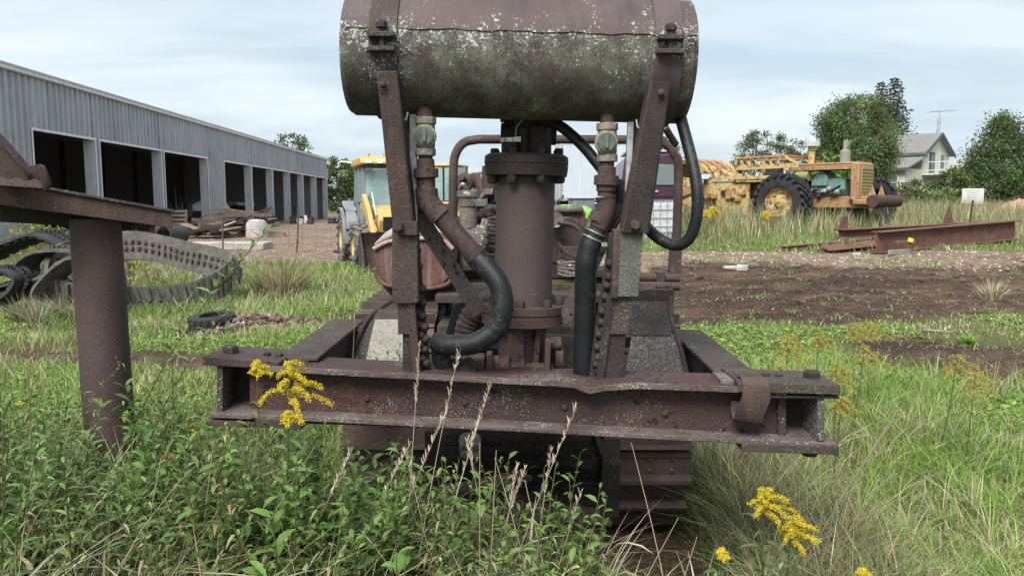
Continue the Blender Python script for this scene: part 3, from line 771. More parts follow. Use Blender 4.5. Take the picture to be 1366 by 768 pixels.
for x, y in ((814, 351), (813, 369), (810, 381), (808, 396), (810, 408), (804, 415), (811, 421), (803, 430), (805, 440), (800, 446), (803, 458), (798, 463), (800, 476), (796, 486), (799, 494)):
    inst('rivet', rp, post, frame(W(x, y, 3.08 + .03 * (y - 310) / 190) - ORG, (-.5, -.85, 0)))
part(MB().bolt(W(847, 300, 2.99), (0, -1, 0), .02, .018), 'post_bolt', 'rust', post); part(MB().dome(W(882, 124, 2.925), (0, -1, 0), .014, .012), 'post_bolt', 'rust', post)
# wire hooks by the posts
part(MB().tube(spline([W(531, 130, 3.02), W(536, 156, 3.02), W(541, 160, 3.02), W(544, 150, 3.03)], 5), .004, 6), 'wire_hook', 'galv')
part(MB().tube(spline([W(861, 152, 3.02), W(858, 168, 3.02), W(851, 170, 3.02), W(849, 160, 3.03)], 5), .004, 6), 'wire_hook', 'galv')
# flat braces from the posts to the ram base
b = part(MB().bar(W(556, 282, 3.16), W(640, 418, 3.36), .066, .014, (0, -1, .15)), 'brace', 'brace', None, .002)
part(MB().bar(W(553, 240, 3.14), W(556, 284, 3.16), .05, .014, (0, -1, 0)), 'brace_tail', 'rust_dark', b, .002)
b = part(MB().bar(W(828, 268, 3.16), W(752, 430, 3.36), .066, .014, (0, -1, .15)), 'brace', 'brace', None, .002)
part(MB().bar(W(834, 240, 3.14), W(828, 270, 3.16), .05, .014, (0, -1, 0)), 'brace_tail', 'rust_dark', b, .002)

# --- hydraulic ram in the middle
def ax_pt(y, Y=3.42): return W(697 + (410 - y) * 5 / 185, y, Y)
AX = (ax_pt(215) - ax_pt(410)).normalized()
pxm = 3.42 / FPX
ram = part(MB().lathe(ax_pt(412), AX, [(0, 40 * pxm), (.05, 39 * pxm), ((ax_pt(222) - ax_pt(412)).length, 38.5 * pxm)], 48), 'hydraulic_ram', 'ram')
c = ax_pt(236)
part(MB().lathe(c, AX, [(0, 49 * pxm), (.004, 54 * pxm), (.045, 55.5 * pxm), (.047, 54.5 * pxm), (.052, 54.5 * pxm), (.054, 55.5 * pxm), (.085, 55 * pxm), (.095, 51 * pxm), (.1, 30 * pxm)], 48), 'top_flange', 'rust_dark', ram)
fb = MB().bolt((0, 0, 0), (0, 0, 1), .019, .026).mesh('flange_bolt', MT['rust_dark'], org=Vector((0, 0, 0)))
u = Vector((1, 0, 0)); bq = AX.cross(u)
for k in range(8):
    a = math.radians(22 + 45 * k); d = u * math.cos(a) + bq * math.sin(a)
    inst('flange_bolt', fb, ram, frame(c + AX * .093 + d * 45 * pxm - ORG, AX)); inst('flange_bolt', fb, ram, frame(c + AX * .004 + d * 47 * pxm - ORG, -AX) @ Matrix.Scale(1.25, 4))
c = ax_pt(431)
part(MB().lathe(c, AX, [(0, 52 * pxm), (.003, 55 * pxm), (.048, 55 * pxm), (.05, 54 * pxm), (.053, 54 * pxm), (.055, 56 * pxm), (.088, 56 * pxm), (.09, 54 * pxm)], 40), 'base_flange', 'rust_red', ram, .002)
for k in range(8):
    a = math.radians(40 + 45 * k); d = u * math.cos(a) + bq * math.sin(a)
    inst('flange_bolt', fb, ram, frame(c + AX * .088 + d * 48 * pxm - ORG, AX) @ Matrix.Scale(1.2, 4))
part(MB().lathe(ax_pt(502), AX, [(0, 26 * pxm), (.01, 30 * pxm), (.18, 33 * pxm), ((ax_pt(431) - ax_pt(502)).length, 34 * pxm)], 12), 'ram_base', 'rust_red', ram, .003)
part(MB().bar(ax_pt(432) + Vector((-.03, -.11, 0)), ax_pt(497) + Vector((-.02, -.11, 0)), .07, .05, (0, 1, 0)).bar(ax_pt(432) + Vector((.07, -.09, 0)), ax_pt(495) + Vector((.06, -.09, 0)), .025, .06, (0, 1, 0)), 'base_rib', 'rust_red', ram, .004)
# rod eye at the top
t = part(MB().cyl(W(668, 178, 3.40), W(742, 180, 3.40), .045, 20).cyl(W(672, 166, 3.40), W(690, 166, 3.40), .03, 12).box(W(705, 186, 3.42), (.13, .14, .16)), 'rod_eye', 'rust_dark', ram, .004)
part(MB().cyl(W(680, 188, 3.34), W(680, 207, 3.34), .036, 14).cyl(W(698, 170, 3.36), W(698, 210, 3.36), .024, 12).cyl(W(720, 170, 3.36), W(720, 208, 3.36), .05, 14), 'rod_fitting', 'rust_dark', ram)
part(MB().lathe(W(680, 190, 3.34), (0, 0, 1), [(0, .038), (.018, .038)], 18).box(W(690, 186, 3.31), (.03, .02, .02)), 'hose_clamp', 'clamp', ram)
part(MB().bolt(W(675, 163, 3.37), (0, 0, 1), .025, .03, 8), 'eye_bolt', 'rust_dark', ram)
part(MB().tube(spline([W(688, 186, 3.33), W(689, 170, 3.33), W(697, 160, 3.32), W(702, 152, 3.3)], 6), .0035, 6), 'wire', 'galv', ram)
# feet brackets
f = part(MB().bar(W(731, 452, 3.22), W(729, 506, 3.22), .022, .08, (0, 1, 0)).bar(W(727, 505, 3.2), W(770, 508, 3.2), .08, .02, (0, 0, 1)), 'foot_bracket', 'rust_red', ram, .004)
part(MB().dome(W(750, 502, 3.2), (0, 0, 1), .025, .02), 'bracket_bolt', 'rust', f); part(MB().cyl(W(735, 458, 3.3), W(748, 458, 3.3), .03), 'bracket_pin', 'rust', f)
part(MB().cyl(W(740, 476, 3.34), W(750, 476, 3.34), .068, 18), 'foot_drum', 'rust', ram)
part(MB().bar(W(653, 470, 3.22), W(654, 502, 3.22), .025, .09, (0, 1, 0)).bar(W(600, 498, 3.2), W(656, 501, 3.2), .09, .016, (0, 0, 1)), 'foot_bracket', 'rust', ram, .004)
sh = [(0, .05), (.025, .05), (.025, .042), (.05, .042), (.05, .052), (.07, .052), (.07, .03), (.12, .03), (.12, .045), (.135, .045), (.135, .024), (.17, .024), (.17, .035), (.19, .035), (.19, .028), (.26, .028)]
part(MB().lathe(W(657, 489, 3.27), W(737, 493, 3.27) - W(657, 489, 3.27), sh, 18), 'pump_shaft', 'rust', ram)
for k, (x, y) in enumerate(((682, 493), (697, 498), (712, 492), (720, 498))):
    part(MB().bolt(W(x, y, 3.2), (0, -1, .2), .014, .02), 'shaft_bolt', 'galv' if k == 3 else 'rust', ram)
cst = part(MB().box(W(625, 486, 3.24), (.14, .14, .075)).cyl(W(625, 487, 3.14), W(625, 487, 3.2), .038, 6), 'valve_casting', 'rust', None, .006)
part(MB().lathe(W(622, 490, 3.15), (0, -1, .1), [(0, .036), (.012, .036), (.012, .025), (.02, .02)], 18), 'casting_boss', 'rust_dark', cst)

# --- pipe work
def valve(x, y0, y1, Y):
    r = lambda px: px * Y / FPX
    cx = x
    v = part(MB().lathe(W(cx, y1, Y), W(cx, y0, Y) - W(cx, y1, Y), [(0, r(14)), (r(9), r(14)), (r(10), r(12)), (r(12), r(13)), (r(38), r(13)), (r(40), r(12)), (r(41), r(14.5)), (r(50), r(14.5))], 8), 'gate_valve', 'brass', None, .003)
    c = W(cx - 1, (y0 + y1) / 2 - 1, Y - r(13))
    part(MB().lathe(c + Vector((0, r(6), 0)), (0, -1, 0), [(0, r(15)), (r(6), r(15)), (r(7), r(14))], 24), 'valve_rim', 'brass', v)
    part(MB().lathe(c, (0, -1, 0), [(0, r(12.3)), (r(3), r(12.3)), (r(4), r(11))], 24), 'valve_disc', 'valve_face', v)
    part(MB().bar(c + Vector((0, -r(5), r(8))), c + Vector((0, -r(5), -r(8))), r(5), r(4), (0, 1, 0)), 'valve_tab', 'valve_face', v, .002)
valve(567.5, 157, 208, 3.1); valve(810, 166, 216, 3.1)
def pipe(pts, r, name, mat, n=18, parent=None): return part(MB().tube(pts, r, n), name, mat, parent)
q = lambda px, Y=3.1: px * Y / FPX
pl = pipe([W(567, 145, 3.12), W(567, 160, 3.1)], q(11), 'pipe_nipple', 'rust_red')
pl = part(MB().lathe(W(569, 257, 3.1), W(567.5, 206, 3.1) - W(569, 257, 3.1), [(0, q(14.5)), (q(2), q(15)), (q(5), q(15)), (q(6), q(12)), (q(18), q(12)), (q(19), q(12.8)), (q(20), q(16.5)), (q(31), q(16.5)), (q(32), q(12)), (q(43), q(11.5)), (q(44), q(9.5)), (q(52), q(9.5))], 20), 'pipe_union', 'rust_red')
el = spline([W(569, 252, 3.1), W(570, 264, 3.1), W(575, 275, 3.1), W(588, 289, 3.1)], 6)
pipe(el, [q(15)] * (len(el) - 2) + [q(16), q(16)], 'pipe_elbow', 'rust_red')
pipe([W(583, 283, 3.1), W(642, 350, 3.1)], q(13), 'pipe_run', 'rust')
d = (W(642, 350, 3.1) - W(583, 283, 3.1)).normalized()
part(MB().lathe(W(629, 335, 3.1), d, [(0, q(14.5)), (.018, q(15)), (.02, q(16)), (.028, q(16)), (.03, q(15)), (.048, q(15)), (.05, q(16.3)), (.06, q(16.3))], 20), 'hose_clamp', 'rust_dark')
pipe(spline([W(634, 341, 3.1), W(650, 358, 3.08), W(666, 380, 3.06), W(671, 410, 3.05), W(660, 440, 3.05), W(632, 458, 3.06), W(600, 460, 3.1), W(582, 456, 3.14)], 9), q(14.2), 'hose', 'hose', 20)
hp = spline([W(590, 459, 3.16), W(588, 472, 3.17), W(591, 486, 3.18)], 6)
pipe(hp, q(13), 'hose', 'hose', 20)
part(MB().lathe(W(592, 496, 3.2), (0, -.1, 1), [(0, q(18)), (q(9), q(18)), (q(10), q(14)), (q(16), q(13.5))], 8), 'hose_coupling', 'rust', None, .002)
# right side
pipe([W(810, 155, 3.12), W(810, 170, 3.1)], q(9.5), 'pipe_nipple', 'rust_red')
part(MB().lathe(W(808, 262, 3.1), W(810, 214, 3.1) - W(808, 262, 3.1), [(0, q(11)), (q(6), q(11)), (q(7), q(13)), (q(14), q(13)), (q(15), q(16.5)), (q(27), q(16.5)), (q(28), q(12)), (q(38), q(12)), (q(39), q(9.5)), (q(48), q(9.5))], 20), 'pipe_union', 'rust_red')
el = spline([W(808, 262, 3.1), W(809, 274, 3.1), W(806, 288, 3.1), W(798, 304, 3.1)], 6)
pipe(el, [q(14)] * 2 + [q(12.8)] * (len(el) - 4) + [q(13)] * 2, 'pipe_elbow', 'rust_red')
part(MB().tube([W(803, 286, 3.1), W(796, 297, 3.1)], q(14), 20), 'elbow_collar', 'rust_red')
pipe([W(800, 300, 3.1), W(790, 322, 3.1)], q(11.5), 'pipe_stub', 'rust_dark')
c0, c1 = W(795, 309, 3.1), W(789, 322, 3.1)
part(MB().lathe(c0, c1 - c0, [(0, q(14)), (0, q(15.4)), (.006, q(15.4)), (.006, q(14))], 20, ring=True), 'hose_clamp', 'clamp')
part(MB().lathe(c0 + (c1 - c0).normalized() * .026, c1 - c0, [(0, q(14)), (0, q(15.4)), (.006, q(15.4)), (.006, q(14))], 20, ring=True).box(W(806, 326, 3.06), (.022, .016, .016)), 'hose_clamp', 'clamp')
hp = spline([W(796, 308, 3.1), W(788, 326, 3.1), W(782, 352, 3.1), W(781, 390, 3.12), W(780, 440, 3.14), W(778, 508, 3.16)], 8)
pipe(hp, [q(14.5) + .0009 * math.sin(i * .9) for i in range(len(hp))], 'hose', 'hose', 20)
hp = spline([W(722, 162, 3.34), W(745, 167, 3.3), W(775, 192, 3.24), W(800, 222, 3.2), W(828, 258, 3.18), W(860, 300, 3.16), W(882, 320, 3.1), W(903, 327, 3.05), W(920, 317, 3.02), W(929, 290, 3.0), W(930, 255, 3.0), W(923, 215, 3.04), W(910, 165, 3.12), W(904, 140, 3.16)], 8)
pipe(hp, q(7.7), 'hose', 'hose', 18)
hp = spline([W(556, 250, 3.12), W(549, 262, 3.12), W(553, 282, 3.13), W(556, 300, 3.13)], 5)
pipe(hp, q(3.2), 'thin_hose', 'hose', 10)
hp = spline([W(833, 254, 3.12), W(832, 275, 3.12), W(826, 292, 3.13), W(812, 312, 3.13)], 5)
pipe(hp, q(3.4), 'thin_hose', 'hose', 10)
# ribbed suction elbow beside the ram
sp_ = spline([W(622, 452, 3.5), W(625, 432, 3.5), W(638, 412, 3.5), W(660, 396, 3.52)], 10)
pipe(sp_, [q(15.5 + (1.8 if i % 3 == 0 else 0) * (i < 16), 3.5) for i in range(len(sp_))], 'ribbed_elbow', 'rust')
part(MB().lathe(W(620, 470, 3.5), (0, 0, 1), [(0, q(17, 3.5)), (.02, q(17, 3.5)), (.025, q(13, 3.5)), (.09, q(13, 3.5))], 18).bolt(W(601, 458, 3.45), (0, -1, .3), .02, .03).bolt(W(573, 458, 3.5), (0, -1, .3), .02, .03), 'elbow_flange', 'rust')

# --- running gear
shoe = MB().box((0, 0, 0), (.46, .17, .018)).box((0, -.074, .036), (.46, .024, .066)).box((0, .07, .014), (.46, .03, .018)).box((0, .09, -.012), (.455, .03, .014))
for sx in (-.06, .06):
    for sy in (-.035, .035): shoe.dome((sx + .07, sy, .009), (0, 0, 1), .014, .012, 8)
shoe = shoe.mesh('track_shoe', MT['shoe'], org=Vector((0, 0, 0)))
link = MB().prism([(-.09, -.09, -.09), (-.05, -.09, -.09), (-.05, -.02, -.09), (.05, -.02, -.09), (.05, -.09, -.09), (.09, -.09, -.09), (.09, .09, -.09), (.05, .09, -.09), (.05, .02, -.09), (-.05, .02, -.09), (-.05, .09, -.09), (-.09, .09, -.09)], (0, 0, .075)).mesh('track_link', MT['rust_dark'], org=Vector((0, 0, 0)))
yF, yR, zC, rT = 4.66, 6.75, .43, .62
for cx in (.734, -.675):
    wp = [(0, .1), (0, .47), (.02, .49), (.02, .52), (.10, .52), (.10, .49), (.12, .47), (.12, .1)]
    tr = part(MB().box((cx, (yF + yR) / 2, zC - .05), (.2, yR - yF - .5, .3)), 'track', 'rust_dark', None, .01)
    for yy in (yF, yR): part(MB().lathe((cx - .06, yy, zC), (1, 0, 0), wp, 32), 'idler_wheel', 'rust_dark', tr)
    per = 2 * (yR - yF) + 2 * math.pi * rT; ns = round(per / .19)
    for k in range(ns):
        s = per * k / ns; L = yR - yF
        if s < L: p, nrm, tg = (yR - s, zC + rT), Vector((0, 0, 1)), Vector((0, -1, 0))
        elif s < L + math.pi * rT:
            a = (s - L) / rT; nrm = Vector((0, -math.sin(a), math.cos(a))); tg = Vector((0, -math.cos(a), -math.sin(a))); p = (yF + nrm.y * rT, zC + nrm.z * rT)
        elif s < 2 * L + math.pi * rT: p, nrm, tg = (yF + s - L - math.pi * rT, zC - rT), Vector((0, 0, -1)), Vector((0, 1, 0))
        else:
            a = (s - 2 * L - math.pi * rT) / rT; nrm = Vector((0, math.sin(a), -math.cos(a))); tg = Vector((0, math.cos(a), math.sin(a))); p = (yR + nrm.y * rT, zC + nrm.z * rT)
        M = frame(Vector((cx, p[0], p[1])) - ORG, nrm, (1, 0, 0)) @ Matrix.Rotation(random.gauss(0, .012), 4, 'X')
        inst('track_shoe', shoe, tr, M); inst('track_link', link, tr, M)
# curved guards over the tracks
def guard(rows, name, mat, t=.008):
    g = []
    for xl, xr, y, Y in rows: g.append([W(xl + (xr - xl) * k / 6, y, Y) for k in range(7)])
    return part(MB().sheet(g, (0, t, 0)), name, mat, None, .002, 25)
gd = guard([(828, 922, 528, 3.68), (834, 914, 498, 3.76), (839, 907, 470, 3.85), (843, 901, 446, 3.94)], 'track_guard', 'guard')
part(MB().tube(spline([W(924, 528, 3.66), W(917, 498, 3.74), (W(910, 470, 3.83)), W(903, 446, 3.92), W(896, 425, 4.02), W(895, 396, 4.1)], 5), .011, 8), 'guard_rim', 'rust_lichen', gd)
part(MB().sheet([[W(838 + 57 * k / 4, y, Y) for k in range(5)] for y, Y in ((447, 3.925), (442, 3.95), (402, 4.12))], (0, .008, 0)), 'upper_guard', 'rust_lichen', gd, .002)
part(MB().box(W(868, 394, 4.16), (.24, .06, .07)), 'guard_lip', 'rust_lichen', gd, .004)
gd = guard([(462, 545, 500, 3.72), (472, 550, 470, 3.8), (487, 552, 436, 3.9), (505, 556, 412, 4.0)], 'track_guard', 'rust_lichen')
guard([(483, 540, 500, 3.706), (490, 541, 470, 3.785), (500, 543, 426, 3.9)], 'guard_patch', 'guard_plain', .006).parent = gd
part(MB().tube(spline([W(460, 500, 3.7), W(470, 468, 3.78), W(484, 436, 3.88), W(496, 420, 3.96), W(512, 408, 4.05), W(524, 400, 4.1)], 5), .012, 8), 'guard_rim', 'rust_dark', gd)
# chassis, belly plate, cross members
ch = part(MB().box((.03, 5.5, .74), (.92, 2.3, .56)), 'chassis', 'mossy', None, .02)
part(MB().prism([(-.4, 4.3, .98), (.46, 4.3, .96), (.40, 4.2, .5), (-.34, 4.2, .5)], (0, .08, 0)), 'front_casting', 'mossy', ch, .01)
part(MB().lathe((-.02, 4.25, .72), (0, -1, 0), [(0, .14), (.06, .14), (.06, .09), (.1, .09)], 20), 'crank_boss', 'rust_lichen', ch)
part(MB().prism([W(806, 584, 3.62), W(828, 584, 3.6), W(826, 690, 3.6), W(800, 688, 3.62)], (0, .02, 0)), 'hanger_plate', 'rust_dark', ch, .003)
part(MB().prism([W(566, 575, 3.62), W(590, 576, 3.6), W(592, 660, 3.6), W(570, 660, 3.62)], (0, .02, 0)), 'hanger_plate', 'rust_dark', ch, .003)
part(MB().bar(W(560, 668, 3.75), W(815, 690, 3.68), .16, .03), 'cross_bar', 'mossy', ch, .006)
part(MB().bar(W(540, 668, 3.5), W(700, 634, 4.0), .12, .03), 'skid_strap', 'rust_red', ch, .004)
part(MB().cyl(W(627, 584, 3.5), W(627, 600, 3.45), .05, 16).lathe(W(627, 600, 3.45), (0, 0, -1), [(0, .05), (.03, .04), (.045, .01)], 16), 'drain_cup', 'guard_plain', ch)
part(MB().bar(W(636, 580, 3.5), W(634, 640, 3.52), .02, .02, (0, 1, 0)), 'hanger_rod', 'rust', ch)
# deck between the tracks and what stands on it
dk = part(MB().box(W(735, 393, 4.5) + Vector((0, .35, -.02)), (1.35, .8, .05)), 'deck', 'rust_lichen', None, .006)
part(MB().box(W(700, 384, 4.7), (1.3, .05, .06)), 'deck_angle', 'mossy', dk, .004)
for y, Y, r in ((367, 5.0, .030), (378, 4.95, .028)):
    pipe([W(596, y - 1, Y), W(680, y, Y), W(780, y + 1, Y), W(906, y + 4, Y)], r, 'control_rod', 'rust_red', 12, dk)
for x in (622, 650, 770, 880): part(MB().box(W(x, 374, 5.0), (.05, .09, .12)), 'rod_bracket', 'rust', dk, .004)
hoop = spline([W(604, 300, 5.2), W(605, 225, 5.2), W(609, 203, 5.2), W(620, 190, 5.2), W(638, 186, 5.2)], 8) + spline([W(700, 186, 5.2), W(866, 187, 5.2), W(886, 191, 5.2), W(899, 205, 5.2), W(905, 228, 5.2), W(902, 335, 5.2)], 8)
hp_ = pipe(hoop, .030, 'guard_hoop', 'rust', 14)
part(MB().bar(W(902, 322, 5.2), W(898, 379, 5.2), .075, .07, (0, 1, 0)), 'hoop_leg', 'rust', hp_, .004)
part(MB().bar(W(606, 290, 5.2), W(610, 385, 5.2), .085, .07, (0, 1, 0)), 'hoop_leg', 'rust', hp_, .004)
part(MB().tube([W(886, 168, 4.6), W(893, 180, 4.8), W(901, 192, 5.1)], .022, 10), 'hoop_stay', 'rust_lichen', hp_)
# side box with rounded bottom and pale rim
def sidebox():
    Y = 4.55; out = [(497, 330), (500, 352), (507, 372), (520, 382), (560, 386), (590, 381), (602, 368), (606, 345), (606, 322), (597, 312), (560, 309), (510, 318)]
    b = part(MB().prism([W(x, y, Y) for x, y in out], (0, .45, 0)), 'side_box', 'dull_red', None, .012)
    rim = spline([W(498, 332, Y - .01), W(520, 322, Y - .01), (W(560, 318, Y - .01)), W(590, 321, Y - .01), W(604, 332, Y - .01)], 6)
    part(MB().tube(rim, .012, 8), 'box_rim', 'pink_rim', b)
    part(MB().sheet([[p + Vector((0, 0, .0)), p + Vector((.0, .4, .05))] for p in spline([W(500, 327, Y), W(520, 316, Y), W(560, 309, Y), W(592, 312, Y), W(604, 326, Y)], 5)], (0, 0, .012)), 'box_lid', 'pink_rim', b)
    part(MB().tube(spline([W(500, 362, Y - .01), W(512, 379, Y - .01), W(560, 385, Y - .01), W(596, 379, Y - .01), W(604, 362, Y - .01)], 6), .012, 8), 'box_seam', 'scrap_rust', b)
    part(MB().prism([W(510, 382, Y + .1), W(600, 380, Y + .1), W(580, 412, Y + .1), W(545, 418, Y + .1)], (0, .2, 0)), 'box_support', 'rust_dark', b, .005)
sidebox()
# engine
eng = part(MB().box(W(700, 350, 5.5) + Vector((0, .3, 0)), (.62, .6, .42)), 'engine', 'rust_dark', None, .02)
part(MB().lathe(W(625, 304, 5.0), (0, 0, 1), [(0, .055), (.14, .055), (.14, .062), (.20, .062), (.20, .075), (.235, .075), (.24, .05)], 20), 'air_cleaner', 'pump_lichen', eng)
part(MB().cyl(W(652, 252, 5.3), W(653, 222, 5.3), .05, 16), 'exhaust_stub', 'rust_red', eng)
part(MB().cyl(W(614, 322, 5.0), W(655, 318, 5.05), .10, 20).cyl(W(630, 330, 4.9), W(630, 352, 4.9), .09, 20), 'magneto', 'pump_lichen', eng)
part(MB().bar(W(648, 292, 4.8), W(634, 346, 4.8), .045, .045), 'lever', 'pump_lichen', eng, .008)
hel = [W(657, 288, 4.9) + Vector((.042 * math.cos(k * .55), .042 * math.sin(k * .55), -.0045 * k)) for k in range(76)]
part(MB().tube(hel, .009, 6), 'coil_spring', 'rust_lichen', eng)
random.seed(5)
for k in range(26):
    x, y = random.uniform(612, 664), random.uniform(238, 312); Y = random.uniform(5.1, 5.5); s = random.uniform(.03, .075)
    a = Vector((random.uniform(-1, 1), random.uniform(-1, .2), random.uniform(-1, 1))).normalized()
    p = W(x, y, Y)
    m_ = MB()
    if k % 3 == 0: m_.lathe(p, a, [(0, s * .7), (s * .3, s * .7), (s * .35, s), (s * .6, s), (s * .7, s * .5), (s * 1.6, s * .4)], 12)
    elif k % 3 == 1: m_.box(p, (s * 1.5, s, s * 1.1), Matrix.Rotation(random.uniform(0, 3), 3, a))
    else: m_.tube(spline([p, p + a * s, p + Vector((s, 0, -s)), p + Vector((s * 1.5, 0, -s * 2.4))], 5), s * .22, 8)
    part(m_, 'engine_fitting', random.choice(['pump_lichen', 'pump_lichen', 'rust', 'rust_red', 'rust_dark']), eng, .004)
part(MB().box(W(642, 271, 4.95), (.075, .03, .05)), 'gauge_plate', 'valve_face', eng, .008)
# right of the ram: box, pulley, guards, coiled rope
part(MB().box(W(757, 305, 5.2), (.22, .3, .26)), 'engine_cover', 'dull_red', eng, .03)
part(MB().box(W(756, 279, 5.15), (.20, .28, .05)), 'cover_top', 'pump_lichen', eng, .02)
part(MB().lathe(W(752, 322, 4.95), (.25, -1, 0), [(0, .15), (.03, .16), (.05, .15), (.05, .12), (.03, .11)], 28), 'fan_pulley', 'rust', eng)
part(MB().cyl(W(741, 293, 4.85), W(741, 293, 4.8), .05, 16), 'oil_cap', 'pump_lichen', eng)
part(MB().box(W(766, 338, 4.85), (.2, .06, .09)), 'engine_bracket', 'rust_red', eng, .006)
for k in range(5):
    yy = 350 + k * 4
    c = W(763, yy, 4.75); part(MB().tube([c + Vector((.085 * math.cos(a), .05 * math.sin(a), .006 * math.sin(3 * a + k))) for a in np.linspace(0, 6.28, 24, endpoint=False)], .009, 7, True), 'rope_coil', 'pump_lichen', eng)
part(MB().tube(spline([W(745, 325, 4.8), W(760, 340, 4.7), W(790, 352, 4.7), W(800, 362, 4.7)], 5), .01, 7), 'wire', 'rust_dark', eng)
part(MB().tube(spline([W(744, 296, 4.8), W(768, 302, 4.75), W(776, 320, 4.75), W(772, 345, 4.75)], 6), .01, 7), 'wire', 'rust', eng)
part(MB().box(W(815, 362, 4.8), (.3, .3, .05)), 'battery_shelf', 'rust_dark', eng, .005)
# far-side gear so the machine has a body behind the engine
part(MB().box((.03, 6.6, 1.22), (.9, .5, .35)).box((.03, 6.85, 1.5), (.8, .08, .4)), 'seat', 'rust_dark', None, .04)
part(MB().prism([W(588, 466, 3.6), W(606, 404, 3.6), W(646, 398, 3.6), W(646, 468, 3.6)], (0, .5, 0)), 'dark_void_block', 'black', None, .004)  # black block standing in for the dark void beside the ram
part(MB().box((-.02, 3.98, .78), (.5, .1, .36)), 'radiator_core', 'black', None, .004)
ORG = Vector((0, 0, 0))
# ------------------------------------------------------------------ steel stand at the left
def stand():
    global ORG
    bx, by = W(129, 600, 3.5).x, 3.5
    ORG = Vector((bx, by, gz1(bx, by)))
    r = thing('steel_stand', 'rusty steel stand with a round pipe post and lichen-edged top rail', 'stand', ORG)
    P = lambda mb, n, m, par=None, bv=.003: mb.build(n, MT[m], par or r, bv)
    top = W(127, 292, 3.5); P(MB().lathe(Vector((top.x + .02, by, ORG.z - .15)), (top - Vector((top.x + .02, by, ORG.z - .15))), [(0, .108), ((top.z - ORG.z) + .15, .106)], 40), 'post', 'rust_plain', None, 0)
    a, b = W(-75, 230, 3.05), W(229, 284, 3.5)
    d = (b - a).normalized(); back = Vector((-d.y, d.x, 0)).normalized() * .42
    up = Vector((0, 0, 1)); ha, hb = .098, .068
    rail = P(MB().prism([a, b, b - up * hb, a - up * ha], back.normalized() * .022), 'rail', 'rail_rust')
    P(MB().sheet([[a + up * .003 - back * .03, a + up * .003 + back], [b + up * .003 - back * .03 + d * .012, b + up * .003 + back]], up * .013), 'top_plate', 'rust_lichen', rail)
    P(MB().prism([a - up * .07 + back * .5, b - up * .05 + back * .5 - d * .06, b - up * .098 + back * .5 - d * .06, a - up * .185 + back * .5], back.normalized() * .02), 'inner_web', 'rust_dark', rail)
    P(MB().prism([a - up * .0 + back, b - up * .0 + back, b - up * .07 + back, a - up * .11 + back], back.normalized() * .02), 'rear_rail', 'rust_dark', rail)
    ORG = Vector((0, 0, 0))
    # bent scrap lying on the rail
    ORG = W(10, 248, 3.1)
    s = thing('scrap_blade', 'bent rusty plough share with jagged edge lying on the steel stand', 'scrap metal', ORG)
    P2 = lambda mb, n, m: mb.build(n, MT[m], s, .002)
    P2(MB().prism([W(-60, 245, 3.0), W(-60, 130, 3.02), W(0, 190, 3.06), W(40, 236, 3.12), W(34, 244, 3.12)], (.02, .03, 0)), 'share', 'rust')
    g = []
    for k, (x, y, Y) in enumerate([(30, 222, 3.1), (38, 221, 3.08), (47, 220, 3.05), (53, 219, 3.03), (58, 222, 3.02), (63, 234, 3.02), (67, 246, 3.04)]):
        g.append([W(x, y, Y), W(x - 2 - k, y + 10 + (k % 2) * 3, Y + .03), W(min(x - 4, 60), 247 + k * .35, Y + .12)])
    P2(MB().sheet(g, (0, .014, 0)), 'curled_lip', 'rust')
    jag = [W(-60, 228, 2.98)]
    for k in range(9): jag.append(W(-50 + k * 12, 232 + (k % 2) * 4 + k * .8, 2.98 + .012 * k))
    jag += [W(62, 246, 3.08), W(60, 252, 3.08), W(-60, 243, 2.96)]
    P2(MB().prism(jag, (0, .03, 0)), 'jagged_edge', 'rust_red')
    ORG = Vector((0, 0, 0))
MT['rust_plain'] = surf('even_rusted_pipe', (.072, .046, .046), (.098, .066, .063), 3, .72, .15, .35, 130, spec=.4)
MT['rail_rust'] = surf('lichen_streaked_rail', (.075, .048, .042), (.115, .078, .068), 6, .85, .1, .5, 90, [((.30, .30, .25), 110, .30, 4)], streak=((.12, .085, .07), (9, 9, .6)))
stand()

